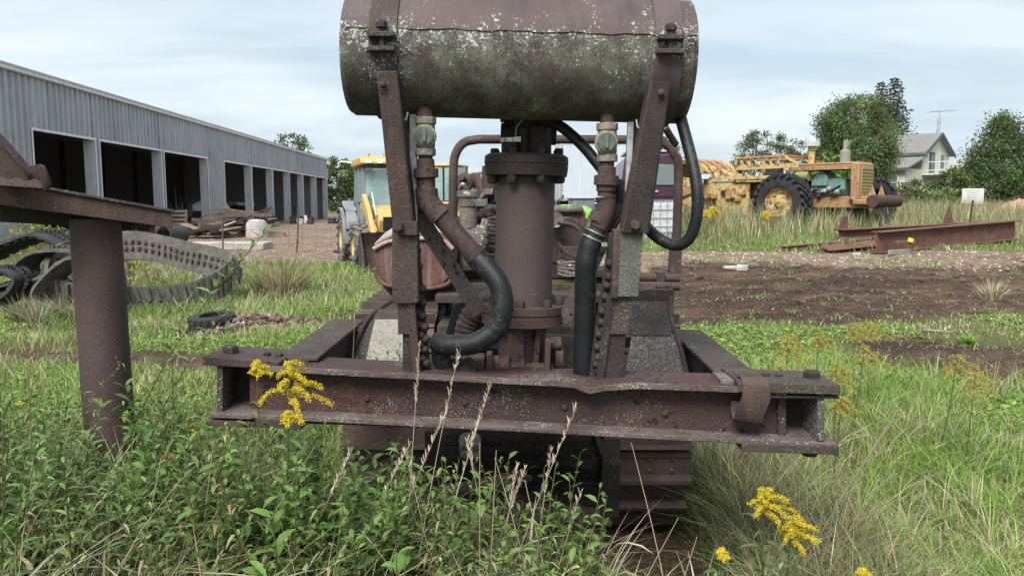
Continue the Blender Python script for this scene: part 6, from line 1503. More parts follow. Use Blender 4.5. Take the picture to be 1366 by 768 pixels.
# ------------------------------------------------------------------ trees
def tree(name, label, px, top, Y, hw, kind='broad', cols=((.06, .10, .03), (.10, .15, .05)), n=130, base_frac=.12, leaf=.26, seed=0, group=None, gz_off=0, per=60):
    global RNG
    RNG = np.random.default_rng(seed + 100); random.seed(seed)
    tp = W(px, top, Y); x = tp.x; z0 = gz1(x, Y); H = tp.z - z0; Rw = hw * Y / FPX
    r = thing(name, label, 'tree', (x, Y, z0), 0, group); P = LP(r)
    th = H * (.93 if kind == 'spruce' else .75); tr = max(.07, H * .018)
    lean = random.gauss(0, .02) * H
    pts = [Vector((lean * t * t, 0, th * t - .15)) for t in np.linspace(0, 1, 8)]
    trunk = P(MB().tube(pts, [tr * (1.25 if i == 0 else 1) * (1 - .82 * i / 7) for i in range(8)], 10), 'trunk', 'bark')
    s = Soup(); limbs = []
    if kind == 'spruce':
        lev = int(H * 3.0)
        for k in range(lev):
            t = .06 + .93 * k / lev; z = H * t; L = Rw * (1 - t) ** .85 * RNG.uniform(.8, 1.12) + .15
            nb = 9 if t < .8 else 6
            for j in range(nb):
                a = j * 2 * math.pi / nb + k * 1.3 + RNG.normal(0, .2); Lb = L * RNG.uniform(.7, 1.12)
                m = max(8, int(per * Lb / Rw)); u = RNG.uniform(.12, 1, m) ** .8
                d = np.array([math.cos(a), math.sin(a), 0]); sd = np.array([-math.sin(a), math.cos(a), 0])
                drp = -.32 * u * Lb + .22 * u * u * Lb
                Pp = np.array([0, 0, z]) + d * (u * Lb)[:, None] + sd * RNG.normal(0, .16 * Lb, m)[:, None] * (1.1 - u)[:, None] + np.array([0, 0, 1.]) * (drp + RNG.normal(0, .06, m))[:, None]
                D = d * RNG.uniform(.4, 1, m)[:, None] + sd * RNG.normal(0, .7, m)[:, None] + np.array([0, 0, -.55]) + RNG.normal(0, .2, (m, 3))
                D /= np.linalg.norm(D, axis=1, keepdims=True); S = np.cross(D, RNG.normal(0, 1, (m, 3))); S /= np.linalg.norm(S, axis=1, keepdims=True)
                s.cards(Pp, D, S, RNG.uniform(.7, 1.3, m) * leaf, leaf * .42, tints(m, cols, var=.22))
                if j % 3 == 0: limbs.append((Vector((0, 0, z)), Vector((*(np.array([0, 0, z]) + d * Lb * .8 + np.array([0, 0, -.16 * Lb])),))))
    else:
        cen = []
        for k in range(n):
            for _ in range(30):
                v = RNG.normal(0, 1, 3); v /= np.linalg.norm(v); rr = RNG.uniform(.35, 1) ** .45
                t = .5 + .5 * v[2] * rr
                if kind == 'cone': t = 1 - RNG.uniform() ** .55
                if kind == 'cone': prof = (1 - t) ** 1.1 * 1.28 * (min(1, t / .10) ** .5)
                elif kind == 'droop': prof = (1 - abs(2 * t - .95) ** 2.4) ** .6 if abs(2 * t - .95) < 1 else 0
                else: prof = (1 - abs(2 * t - 1) ** 2.2) ** .5
                z = H * (base_frac + (1 - base_frac) * t)
                hx = v[:2] / max(np.linalg.norm(v[:2]), 1e-6) * Rw * prof * RNG.uniform(.3, 1) ** .42
                lump = .78 + .44 * float(vnoise(np.array([math.atan2(hx[1], hx[0]) * 1.6 + seed]), np.array([t * 5.]), seed)[0])
                hx = hx * lump
                if prof > .04: break
            cen.append(np.array([hx[0] + lean * t * t, hx[1], z]))
        cen = np.array(cen); sg = np.clip(Rw * .135, .2, .46)
        for c in cen:
            m = int(per * RNG.uniform(.6, 1.4)); ss = sg * RNG.uniform(.6, 1.25)
            off = RNG.normal(0, 1, (m, 3)) * np.array([ss, ss, ss * (1.15 if kind == 'droop' else .62)])
            Pp = c + off; Pp[:, 2] = np.minimum(Pp[:, 2], H * 1.01)
            out = off + (c - np.array([0, 0, H * .5])) * .12
            if kind == 'droop': D = RNG.normal(0, .5, (m, 3)) + np.array([0, 0, -.8])
            elif kind == 'cone': D = RNG.normal(0, .5, (m, 3)) + np.array([0, 0, .55]) + out * .5
            else: D = RNG.normal(0, .7, (m, 3)) + out * .5
            D /= np.linalg.norm(D, axis=1, keepdims=True); S = np.cross(D, RNG.normal(0, 1, (m, 3))); S /= np.linalg.norm(S, axis=1, keepdims=True)
            cc = tints(1, cols, var=.28)[0]; col = np.clip(cc * np.exp(RNG.normal(0, .22, (m, 1))), 0, .9)
            s.cards(Pp, D, S, RNG.uniform(.6, 1.3, m) * leaf, leaf * .6, col)
        for c in cen[::max(1, n // 22)]:
            zz = min(c[2] * RNG.uniform(.45, .75), th * .95); limbs.append((Vector((lean * (zz / th) ** 2, 0, zz)), Vector(c)))
    mb = MB()
    for a, b in limbs:
        mid = (a + b) / 2 + Vector((0, 0, (b - a).length * .06)); mb.tube([a, mid, b], [tr * .42, tr * .26, tr * .08], 5, cap=False)
    if limbs: mb.build('limbs', MT['bark'], trunk, 0, 60, Vector((0, 0, 0)))
    s.build('crown', MT['veg'], r); return r
G1, G2, G3 = (.075, .115, .038), (.115, .165, .058), (.155, .205, .075)
tree('birch_tree', 'large drooping leafy tree between the scraper and the farmhouse', 1143, 126, 58, 50, 'droop', (G1, G2, (.14, .185, .07)), 240, .06, .17, 1, per=170)
tree('spruce_tree', 'tall dark spruce rising behind the farmhouse roof', 1194, 99, 84, 58, 'spruce', ((.036, .06, .034), (.06, .09, .05)), leaf=.30, seed=2, per=60)
tree('spruce_tree', 'second dark spruce tip close beside the tallest spruce', 1176, 105, 86, 46, 'spruce', ((.036, .06, .034), (.06, .09, .05)), leaf=.30, seed=22, per=54)
tree('evergreen_tree', 'broad dark green evergreen standing behind the white notice board', 1338, 150, 52, 62, 'cone', ((.075, .12, .045), (.11, .155, .06), (.14, .185, .08)), 380, .0, .16, 3, per=150)
tree('evergreen_tree', 'partly hidden evergreen at the side of the broad dark one', 1395, 205, 50, 42, 'cone', ((.055, .09, .034), (.09, .13, .05)), 110, .0, .26, 33, per=60)
tree('young_tree', 'young yellow-green tree in front of the broad evergreen', 1274, 222, 49, 15, 'broad', ((.13, .14, .04), (.16, .16, .05), (.09, .12, .04)), 40, .12, .2, 4, per=45)
tree('young_tree', 'small pale green sapling before the house balcony', 1230, 238, 50, 17, 'broad', ((.11, .17, .06), (.15, .2, .08)), 34, .05, .2, 5, per=45)
tree('field_tree', 'loose grey-green tree behind the slatted scraper cab', 1008, 174, 66, 26, 'broad', ((.085, .11, .05), (.12, .145, .07)), 70, .1, .17, 6, per=90)
tree('field_tree', 'rounded olive tree behind the scraper cab beside the intake stack', 1052, 177, 64, 27, 'broad', ((.10, .11, .05), (.14, .14, .075)), 80, .1, .17, 7, per=90)
tree('field_tree', 'dark tree filling the gap behind the intake stack', 1096, 190, 68, 22, 'broad', (G1, G2), 70, .05, .17, 8, per=90)
tree('field_bush', 'bright green sumac bush behind the scraper hood', 1104, 208, 34, 22, 'broad', ((.16, .27, .06), (.2, .32, .08)), 44, .3, .22, 9, per=34)
tree('field_tree', 'small dark tree showing through the gap by the right hoop leg', 897, 190, 75, 22, 'broad', (G1, G2), 50, .1, .28, 10, per=40)
tree('yard_tree', 'tree top rising above the far roof edge of the long shed', 392, 176, 98, 24, 'broad', ((.08, .105, .045), (.11, .135, .06)), 44, .55, .34, 11, per=34)
tree('yard_tree', 'dark leafy tree past the far end of the long shed', 452, 208, 92, 24, 'broad', (G1, G2), 80, .0, .34, 12, per=46)
tree('yard_tree', 'bare-topped tree hidden partly by the backhoe cab', 478, 216, 96, 26, 'broad', (G1, G2), 70, .0, .34, 13, per=40)
for k in range(26):   # distant wood along the horizon, each tree a thing
    px = -140 + k * 64 + random.uniform(-20, 20); Yd = random.uniform(150, 210)
    random.seed(k + 900)
    tree('distant_tree', 'small distant tree in the low wood along the horizon', px, 246 + random.uniform(-5, 5), Yd, 26, 'broad', ((.06, .08, .04), (.085, .10, .05)), 26, 0, .9, 50 + k, group='distant trees along the horizon', per=22)
# shrubs under the house and along the scraper
tree('field_bush', 'low brown-green bush at the foot of the drooping tree', 1190, 246, 46, 26, 'broad', ((.10, .085, .05), (.12, .12, .06)), 40, 0, .2, 14, per=40)
tree('field_bush', 'low dark bush between the sapling and the notice board', 1252, 252, 47, 24, 'broad', (G2, G3), 36, 0, .2, 15, per=40)
tree('yard_bush', 'yellow-leaved shrub behind the pipe post by the rubber tracks', 62, 296, 17, 30, 'broad', ((.22, .24, .05), (.34, .28, .04), (.14, .18, .06)), 36, 0, .1, 16, per=36)
tree('yard_bush', 'small yellow-green weed bush beside the shed pillar', 168, 296, 16, 12, 'broad', ((.25, .26, .05), (.36, .3, .05)), 14, 0, .09, 17, per=30)

# ------------------------------------------------------------------ grass and weeds
RNG = np.random.default_rng(77)
def scatter(n, Y0, Y1, xf=None, spread=.80, pad=1.2):
    Y = np.exp(RNG.uniform(math.log(Y0), math.log(Y1), n)); X = RNG.uniform(-1, 1, n) * (Y * spread + pad)
    if xf is not None: k = xf(X, Y); X, Y = X[k], Y[k]
    return X, Y
def bare(X, Y):
    k = fbm(X * 1.4, Y * 1.4, 91, 3)
    return np.maximum(mask_mud(X, Y), mask_gravel(X, Y)) > (.18 + .7 * RNG.uniform(0, 1, len(X)) * (.4 + k))
FRESH = ((.22, .36, .07), (.28, .42, .095), (.165, .285, .055), (.34, .43, .16))
DRYC = ((.46, .40, .26), (.55, .49, .34), (.34, .29, .18))
lawn = Soup()
def in_machine(X, Y): return ((np.abs(X - .03) < .99) & (Y > 3.75) & (Y < 7.4)) | ((X > -.45) & (X < .99) & (Y > 2.2) & (Y < 3.9) & (RNG.uniform(0, 1, len(X)) < .93))
# short sward
X, Y = scatter(190000, 3.0, 24, lambda X, Y: ~bare(X, Y) & ~in_machine(X, Y) & ~((X < -1.9 - .12 * Y) & (Y > 20)))
pch = fbm(X * .7, Y * .7, 15, 4); tall = sstep(.42, .66, pch)
far = sstep(5, 18, Y)
H = (.05 + .11 * tall * RNG.uniform(.5, 1.3, len(X))) * RNG.uniform(.6, 1.4, len(X)) * (1 + .5 * far)
dry = RNG.uniform(0, 1, len(X)) < (.16 + .30 * (fbm(X * .9 + 40, Y * .9, 25, 3) > .54))
col = np.where(dry[:, None], tints(len(X), DRYC), tints(len(X), FRESH))
lawn.blades(np.stack([X, Y, gz(X, Y) - .01], 1), H, (.005 + .0011 * Y) * RNG.uniform(.7, 1.3, len(X)), RNG.uniform(0, 6.28, len(X)), RNG.uniform(.1, 1.0, len(X)), col, segs=2)
# clover and plantain rosettes: bright flat leaves in patches
X, Y = scatter(60000, 5.5, 15, lambda X, Y: (fbm(X * .55, Y * .55, 33, 3) > .5) & (mask_mud(X, Y) < .5) & ~in_machine(X, Y))
n = len(X); a = RNG.uniform(0, 6.28, n); D = np.stack([np.cos(a), np.sin(a), RNG.uniform(.2, 1.0, n)], 1)
lawn.leaves(np.stack([X, Y, gz(X, Y) + .02], 1), D, RNG.uniform(.03, .08, n), RNG.uniform(.018, .045, n), tints(n, ((.22, .35, .07), (.27, .41, .10), (.18, .28, .065))), .35)
# deeper meadow grass in front on the right, growing in tufts
X, Y = scatter(2300, 2.4, 7.0, lambda X, Y: (X > .98 + .12 * (Y - 3)) & ~in_machine(X, Y) & ~bare(X, Y))
per = 24; m = len(X); big = RNG.uniform(.55, 1.35, m) * (.55 + .9 * fbm(X * 1.3, Y * 1.3, 55, 3)); tdry = RNG.uniform(0, 1, m) < (.12 + .4 * (fbm(X * 1.1 + 9, Y * 1.1, 58, 3) > .57) + .35 * (X < 1.5)); wdt = RNG.uniform(.004, .0105, m); swp = RNG.uniform(0, 6.28, m)
X, Y, big, tdry, wdt, swp = [np.repeat(v, per) for v in (X, Y, big, tdry, wdt, swp)]; n = len(X); a = RNG.uniform(0, 6.28, n); rr = np.abs(RNG.normal(0, .045, n))
X = X + np.cos(a) * rr; Y = Y + np.sin(a) * rr; dry = tdry & (RNG.uniform(0, 1, n) < .8) | (RNG.uniform(0, 1, n) < .1)
dirn = np.arctan2(np.sin(a) + .8 * np.sin(swp), np.cos(a) + .8 * np.cos(swp))
lawn.blades(np.stack([X, Y, gz(X, Y) - .02], 1), RNG.uniform(.14, .36, n) * big, wdt * RNG.uniform(.7, 1.2, n), dirn, RNG.uniform(.15, 1.35, n), np.where(dry[:, None], tints(n, DRYC), tints(n, ((.22, .36, .07), (.28, .42, .095), (.165, .285, .055), (.34, .43, .16)))), segs=4)
# straw litter and sparse seedlings over the bare ground
X, Y = scatter(9000, 6.5, 20, lambda X, Y: (np.maximum(mask_mud(X, Y), mask_gravel(X, Y)) > .4) & ~in_machine(X, Y)); n = len(X)
lawn.blades(np.stack([X, Y, gz(X, Y) + .015], 1), RNG.uniform(.03, .07, n), .004 + .0008 * Y, RNG.uniform(0, 6.28, n), RNG.uniform(1.5, 4.0, n), tints(n, ((.42, .35, .25), (.52, .45, .34), (.3, .24, .17))), segs=3)
X, Y = scatter(420, 8, 20, lambda X, Y: (mask_mud(X, Y) > .4) & (X > -.5) & (fbm(X * .8, Y * .8, 19, 3) > .5)); per = 14; X = np.repeat(X, per); Y = np.repeat(Y, per); n = len(X); a = RNG.uniform(0, 6.28, n)
lawn.blades(np.stack([X + RNG.normal(0, .06, n), Y + RNG.normal(0, .06, n), 0 * X], 1) + np.array([0, 0, 1.]) * gz(X, Y)[:, None], RNG.uniform(.04, .14, n), .012, a, RNG.uniform(.3, 1.2, n), tints(n, FRESH), segs=2)
tag(lawn.build('lawn_grass', MT['veg']), 'uneven green field grass with clover and dry straw around the tractor', 'grass', kind='stuff')

# rank grass on the left bank and along the track pile
bank = Soup()
X, Y = scatter(60000, 7.5, 21, lambda X, Y: (X < -.22 * Y - .1 + .02 * Y) & (X > -.62 * Y) & (mask_mud(X, Y) < .4) & (fbm(X * .6, Y * .6, 65, 3) > np.where(Y > 11, .40, .56)))
n = len(X); pt = fbm(X * .8, Y * .8, 66, 3)
H = RNG.uniform(.14, .40, n) * (.4 + 1.2 * pt); dry = RNG.uniform(0, 1, n) < .18 + .5 * (fbm(X + 3, Y, 67, 3) > .55)
bank.blades(np.stack([X, Y, gz(X, Y) - .02], 1), H, .005 + .0009 * Y, RNG.uniform(0, 6.28, n), RNG.uniform(.2, 1.1, n), np.where(dry[:, None], tints(n, DRYC), tints(n, ((.14, .23, .055), (.19, .29, .075), (.11, .17, .05)))))
tag(bank.build('bank_grass', MT['veg']), 'shaggy green bank grass round the heap of rubber tracks', 'grass', kind='stuff')

# tall dry weeds round the scraper
tallw = Soup()
X, Y = scatter(90000, 19.3, 48, lambda X, Y: (X > .05 * Y) & (mask_gravel(X, Y) < .45))
n = len(X); pt = fbm(X * .45, Y * .45, 75, 3); grow = sstep(20.5, 24.5, Y + 2 * (pt - .5) + .5 * np.sin(X))
near_girder = np.exp(-((Y - (22 + .25 * (X - 9))) / 2.2) ** 2) * (X > 7)
H = (.12 + .95 * grow * (1 - .75 * near_girder)) * RNG.uniform(.5, 1.15, n) * (.55 + .9 * pt)
dry = RNG.uniform(0, 1, n) < np.clip(.10 + .62 * grow * (.4 + pt), 0, .72)
col = np.where(dry[:, None], tints(n, ((.42, .37, .22), (.34, .30, .17), (.25, .21, .13), (.5, .45, .3))), tints(n, ((.13, .19, .06), (.18, .25, .08), (.11, .15, .055), (.2, .3, .08))))
tallw.blades(np.stack([X, Y, gz(X, Y) - .03], 1), H, RNG.uniform(.016, .034, n), RNG.uniform(0, 6.28, n), RNG.uniform(.05, .5, n), col)
tag(tallw.build('tall_weeds', MT['straw']), 'tall dry and green weeds standing round the yellow scraper', 'weeds', kind='stuff')
# far meadow texture
mead = Soup()
X, Y = scatter(46000, 40, 160, lambda X, Y: ((X > .02 * Y) | (X < -.62 * Y)) & (mask_gravel(X, Y) < .4))
n = len(X); mead.blades(np.stack([X, Y, gz(X, Y) - .05], 1), RNG.uniform(.2, .6, n), .06 + .0012 * Y, RNG.uniform(0, 6.28, n), RNG.uniform(.1, .5, n), tints(n, ((.16, .22, .07), (.22, .26, .1), (.3, .28, .15))), segs=2)
tag(mead.build('far_meadow', MT['veg']), 'far meadow grass stretching behind the scraper to the trees', 'grass', kind='stuff')

# ------------------------------------------------------------------ thicket in front
STEMC, WEEDC = ((.14, .17, .06), (.19, .16, .08)), ((.125, .22, .05), (.165, .27, .07), (.21, .31, .10), (.10, .17, .045), (.25, .33, .13))
def stem_pts(base, H, lean, az, n=7):
    t = np.linspace(0, 1, n); return [Vector((base[0] + math.cos(az) * lean * H * u * u, base[1] + math.sin(az) * lean * H * u * u, base[2] + H * (u - .18 * lean * u * u))) for u in t]
def ribbon(s, pts, r0, r1, col):
    """thin three-sided stem into a soup"""
    m = len(pts); P = np.array([tuple(p) for p in pts]); rr = np.linspace(r0, r1, m); vs = []
    for k in range(3):
        a = k * 2.094; vs.append(P + np.stack([np.cos(a) * rr, np.sin(a) * rr, 0 * rr], 1))
    v = np.stack(vs, 1).reshape(-1, 3); T = []
    for i in range(m - 1):
        for k in range(3):
            l = (k + 1) % 3; T += [(i * 3 + k, i * 3 + l, i * 3 + 3 + l), (i * 3 + k, i * 3 + 3 + l, i * 3 + 3 + k)]
    s.add(v, np.array(T), np.tile(np.array(col), (len(v), 1)))
def leafy(s, base, H, lean, az, nl, L, wd, cols=WEEDC, start=.15, droop=.4, stem_s=None, r0=.004):
    pts = stem_pts(base, H, lean, az); P = np.array([tuple(p) for p in pts])
    ribbon(stem_s or s, pts, r0, r0 * .4, tints(1, STEMC)[0])
    t = np.linspace(start, 1, nl); idx = t * (len(P) - 1); i0 = np.minimum(idx.astype(int), len(P) - 2); f = (idx - i0)[:, None]
    Q = P[i0] * (1 - f) + P[i0 + 1] * f
    a = np.arange(nl) * 2.4 + RNG.uniform(0, 6); D = np.stack([np.cos(a), np.sin(a), np.linspace(.25, 1.1, nl) + RNG.normal(0, .15, nl)], 1)
    sz = (1.1 - .55 * t) * RNG.uniform(.75, 1.2, nl)
    s.leaves(Q, D, L * sz, wd * sz, tints(nl, cols), droop)
thick = Soup()
def top_limit(x):
    """typical height of the thicket, metres, along the front"""
    return np.interp(x, [-3.2, -1.4, -1.0, -.6, -.3, .1, .3, .6, .9, 1.3], [1.02, .98, .84, .80, .72, .64, .60, .26, .22, .3])
for k in range(900):
    y = RNG.uniform(2.2, 3.75); x = RNG.uniform(-2.9, .62) if k % 8 else RNG.uniform(-.9, .6)
    if abs(x) > .72 * y + .3: continue
    if y > 2.85 and x > -1.35: y = RNG.uniform(2.3, 2.85)
    Hh = float(top_limit(x)) * RNG.uniform(.5, 1.08)
    if x > -.6 and RNG.uniform() < .58: continue
    if x > .3 and RNG.uniform() < .7: continue
    if abs(x / y + .54) < .055: Hh = min(Hh, (1.7 - .34 * y) * RNG.uniform(.7, 1.05))
    sp = float(fbm(np.array([x * 1.7]), np.array([y * 1.7]), 44, 2)[0]) + RNG.normal(0, .10); az, ln = RNG.uniform(0, 6.28), RNG.uniform(.05, .55); g = (x, y, gz1(x, y))
    if sp < .42:      # willow-leaved: many narrow leaves
        leafy(thick, g, Hh * 1.05, ln, az, int(Hh * 52), RNG.uniform(.09, .14), RNG.uniform(.011, .017), ((.13, .20, .07), (.17, .25, .09), (.22, .28, .13)), .2, .55)
    elif sp < .56:    # broad ovate leaves
        leafy(thick, g, Hh * .92, ln, az, int(Hh * RNG.uniform(17, 24)), RNG.uniform(.11, .18), RNG.uniform(.04, .062), ((.11, .20, .045), (.15, .26, .065), (.19, .31, .085)), .25, .35)
    elif sp < .64:    # withered stems with curled brown leaves
        leafy(thick, g, Hh * 1.1, ln, az, int(Hh * 22), RNG.uniform(.06, .11), RNG.uniform(.010, .022), ((.30, .25, .15), (.22, .2, .09), (.38, .32, .2)), .3, 1.1)
    else:             # small pointed leaves, paler
        leafy(thick, g, Hh * .98, ln, az, int(Hh * 42), RNG.uniform(.05, .085), RNG.uniform(.016, .027), ((.17, .27, .07), (.22, .32, .10), (.13, .2, .055)), .15, .3)
# weeds farther out on the left, between post and beam
for k in range(420):
    y = RNG.uniform(3.6, 6.2); x = RNG.uniform(-.62 * y, -1.28 - .05 * (y - 3.6))
    Hh = RNG.uniform(.3, .75) * float(np.interp(y, [3.6, 6.2], [1.0, .35]))
    leafy(thick, (x, y, gz1(x, y)), Hh, RNG.uniform(.05, .45), RNG.uniform(0, 6.28), int(Hh * 32), RNG.uniform(.05, .09), RNG.uniform(.012, .022), cols=((.16, .25, .07), (.21, .31, .095), (.27, .36, .13)), start=.2)
# the tall leafy wall against the left half of the beam and round the pipe post
for k in range(330):
    y = RNG.uniform(2.5, 2.98); x = RNG.uniform(-1.45, -.28) if k < 210 else RNG.uniform(-2.2, -1.3)
    if x < -1.35: y = RNG.uniform(2.5, 3.3)
    Hh = float(np.interp(x, [-2.2, -1.45, -1.2, -.8, -.5, -.28], [.98, .96, .86, .80, .74, .62])) * RNG.uniform(.72, 1.05)
    if abs(x / y + .54) < .06: Hh = min(Hh, (1.7 - .335 * y) * RNG.uniform(.75, 1.03))
    c3 = ((.085, .165, .04), (.12, .215, .055), (.155, .26, .075)) if RNG.uniform() < .65 else ((.15, .24, .075), (.2, .3, .105), (.12, .19, .06))
    leafy(thick, (x, y, gz1(x, y)), Hh, RNG.uniform(.03, .3), RNG.uniform(0, 6.28), int(Hh * RNG.uniform(30, 44)), RNG.uniform(.085, .145), RNG.uniform(.02, .042), c3, .3, RNG.uniform(.2, .6))
for k in range(60):   # looser stems before the middle of the machine
    y = RNG.uniform(2.55, 2.85); x = RNG.uniform(-.35, .30); Hh = RNG.uniform(.40, .80)
    leafy(thick, (x, y, gz1(x, y)), Hh, RNG.uniform(.03, .3), RNG.uniform(0, 6.28), int(Hh * RNG.uniform(20, 34)), RNG.uniform(.07, .13), RNG.uniform(.014, .034), ((.11, .19, .05), (.16, .25, .075), (.2, .3, .1)), .35, RNG.uniform(.3, .8))
# plants growing out of the beam top
for k in range(14):
    x = RNG.uniform(-.62, -.42) if k < 10 else RNG.uniform(-.40, -.34); leafy(thick, (x, 3.38 + RNG.uniform(-.05, .2), .88), RNG.uniform(.13, .2), .3, RNG.uniform(0, 6.28), 11, .07, .016, cols=((.12, .2, .055), (.16, .24, .08)), start=.3, r0=.002)
tag(thick.build('weed_thicket', MT['veg']), 'dense leafy green weeds crowding the front of the rusty beam', 'weeds', kind='stuff')

# grass blades and straw within the thicket
tg = Soup()
n = 13000; y = RNG.uniform(2.0, 3.7, n); x = RNG.uniform(-2.8, 1.15, n); k = (np.abs(x) < .74 * y + .35) & ~((x > .36) & (x < .98) & (y > 2.2) & (RNG.uniform(0, 1, n) < .9)) & ~((x > -.62) & (x <= .36) & (RNG.uniform(0, 1, n) < np.where(y > 2.75, .92, .45))); x, y = x[k], y[k]; n = len(x)
H = top_limit(x) * RNG.uniform(.3, .95, n); dry = RNG.uniform(0, 1, n) < np.interp(x, [-2.5, -1.6, -1.0, -.5, .5, 1.1], [.55, .45, .35, .48, .55, .4])
tg.blades(np.stack([x, y, gz(x, y) - .02], 1), H, RNG.uniform(.005, .013, n), np.where(RNG.uniform(0, 1, n) < .6, RNG.normal(.3, .7, n), RNG.uniform(0, 6.28, n)), RNG.uniform(.15, 1.5, n), np.where(dry[:, None], tints(n, ((.42, .36, .25), (.52, .46, .34), (.28, .23, .15))), tints(n, ((.16, .24, .075), (.21, .30, .105), (.12, .18, .06)))), segs=5)
# long dry straws, stiff and leaning, all through the thicket
n = 1100; y = RNG.uniform(2.1, 3.3, n); x = RNG.uniform(-2.5, .75, n); k = (np.abs(x) < .74 * y + .3) & ~((x > .3) & (RNG.uniform(0, 1, n) < .6)) & ~((x > -.5) & (y > 2.85)); x, y = x[k], y[k]; n = len(x)
tg.blades(np.stack([x, y, gz(x, y) - .02], 1), top_limit(x) * RNG.uniform(.65, 1.15, n), RNG.uniform(.005, .011, n), np.where(RNG.uniform(0, 1, n) < .7, RNG.normal(.3, .5, n), RNG.normal(3, .5, n)), RNG.uniform(.1, 1.0, n), tints(n, ((.52, .46, .34), (.62, .55, .42), (.40, .33, .22), (.34, .30, .16))), segs=6)
# broad curled dead blades low down
n = 900; y = RNG.uniform(2.1, 3.0, n); x = RNG.uniform(-2.2, .8, n); k = np.abs(x) < .74 * y + .3; x, y = x[k], y[k]; n = len(x)
tg.blades(np.stack([x, y, gz(x, y) + top_limit(x) * RNG.uniform(.1, .6, n)], 1), RNG.uniform(.12, .3, n), RNG.uniform(.009, .018, n), RNG.uniform(0, 6.28, n), RNG.uniform(1.0, 2.4, n), tints(n, ((.55, .50, .38), (.44, .38, .26), (.3, .33, .14))), segs=6)
# grass beside and under the track on the right
n = 4200; y = RNG.uniform(2.9, 4.8, n); x = RNG.uniform(1.0, 1.7, n); H = RNG.uniform(.15, .48, n); dry = RNG.uniform(0, 1, n) < .55
tg.blades(np.stack([x, y, gz(x, y) - .02], 1), H, RNG.uniform(.004, .010, n), RNG.uniform(0, 6.28, n), RNG.uniform(.2, 1.3, n), np.where(dry[:, None], tints(n, ((.34, .29, .18), (.44, .38, .25), (.22, .18, .11))), tints(n, ((.12, .18, .05), (.16, .23, .07)))), segs=4)
tag(tg.build('rank_grass', MT['veg']), 'rank green and straw-coloured grass tangled below the rusty beam', 'grass', kind='stuff')

# ------------------------------------------------------------------ single plants
def goldenrod(px, py, Y, size, label, old=False, lean_px=0, seed=0, group=None, leaves=22):
    global RNG
    RNG = np.random.default_rng(400 + seed)
    head = W(px, py, Y); bx = W(px + lean_px, py, Y).x; bz = gz1(bx, Y); base = Vector((bx, Y + .03, bz))
    r = thing('goldenrod', label, 'wildflower', base, 0, group)
    tip = head + Vector((0, 0, size * .35)); H = tip.z - bz
    pts = [base + (tip - base) * t + Vector(((bx - head.x) * -.25 * math.sin(math.pi * t), 0, 0)) for t in np.linspace(0, 1, 9)]
    st = Soup(); ribbon(st, pts, .0045, .002, (.15, .17, .07)); st.build('stem', MT['veg'], r, base)
    P = np.array([tuple(p) for p in pts]); lv = Soup(); t = np.linspace(.12, .86, leaves); idx = t * 8; i0 = np.minimum(idx.astype(int), 7); f = (idx - i0)[:, None]; Q = P[i0] * (1 - f) + P[i0 + 1] * f
    a = np.arange(leaves) * 2.4; D = np.stack([np.cos(a), np.sin(a), RNG.uniform(.2, .9, leaves)], 1)
    lv.leaves(Q, D, RNG.uniform(.07, .12, leaves), RNG.uniform(.012, .02, leaves), tints(leaves, ((.13, .19, .07), (.17, .23, .10))), .4); lv.build('leaves', MT['veg'], r, base)
    fl = Soup(); br = Soup(); YC = ((.60, .50, .10), (.50, .42, .09), (.68, .56, .14), (.32, .33, .09)) if old else ((.74, .59, .04), (.64, .48, .03), (.80, .67, .10))
    nb = 16
    for k in range(nb):
        t = k / nb; p0 = tip - (tip - head) * 0 - Vector((0, 0, size * .95 * t)); az = k * 2.4 + RNG.uniform(-.3, .3); L = size * (.22 + .75 * t ** .8) * RNG.uniform(.7, 1.25)
        q = [p0 + Vector(((math.cos(az) + .35) * L * u, math.sin(az) * L * u, L * (.75 * u - .85 * u * u))) for u in np.linspace(0, 1, 7)]
        ribbon(br, q, .0016, .0008, (.2, .2, .06))
        m = int((70 + 1700 * L) * (.6 if old else 1)); u = RNG.uniform(.15, 1, m) ; Qp = np.array([tuple(q[min(6, int(v * 6))].lerp(q[min(6, int(v * 6) + 1)], v * 6 % 1)) for v in u]) + RNG.normal(0, .005 * min(1, size / .06) + .0012 * (Y > 10) * 8, (m, 3)) + np.array([0, 0, .004])
        fl.blobs(Qp, RNG.uniform(.0016, .0038, m) * (1 if Y < 10 else 4), tints(m, YC, var=.14), .8)
    br.build('branchlets', MT['veg'], r, base); fl.build('flower_head', MT['petal'], r, base)
goldenrod(386, 508, 2.72, .165, 'full bright goldenrod plume hanging before the beam end', False, -62, 1)
goldenrod(342, 491, 2.78, .05, 'small goldenrod tip beside the big plume at the beam end', False, -4, 2, leaves=16)
goldenrod(383, 557, 2.7, .045, 'small drooping goldenrod sprig below the big plume', False, -40, 3, leaves=10)
goldenrod(1020, 668, 2.75, .10, 'bright goldenrod with two-part plume beside the right track', False, 6, 4, leaves=24)
goldenrod(1056, 705, 2.72, .105, 'bright low goldenrod plume under the right beam end', False, -16, 5, leaves=24)
goldenrod(962, 738, 2.7, .035, 'tiny goldenrod sprig at the foot of the right track', False, 8, 6, leaves=14)
goldenrod(1150, 766, 2.7, .04, 'low goldenrod head in the meadow grass before the beam end', False, 4, 7, leaves=14)
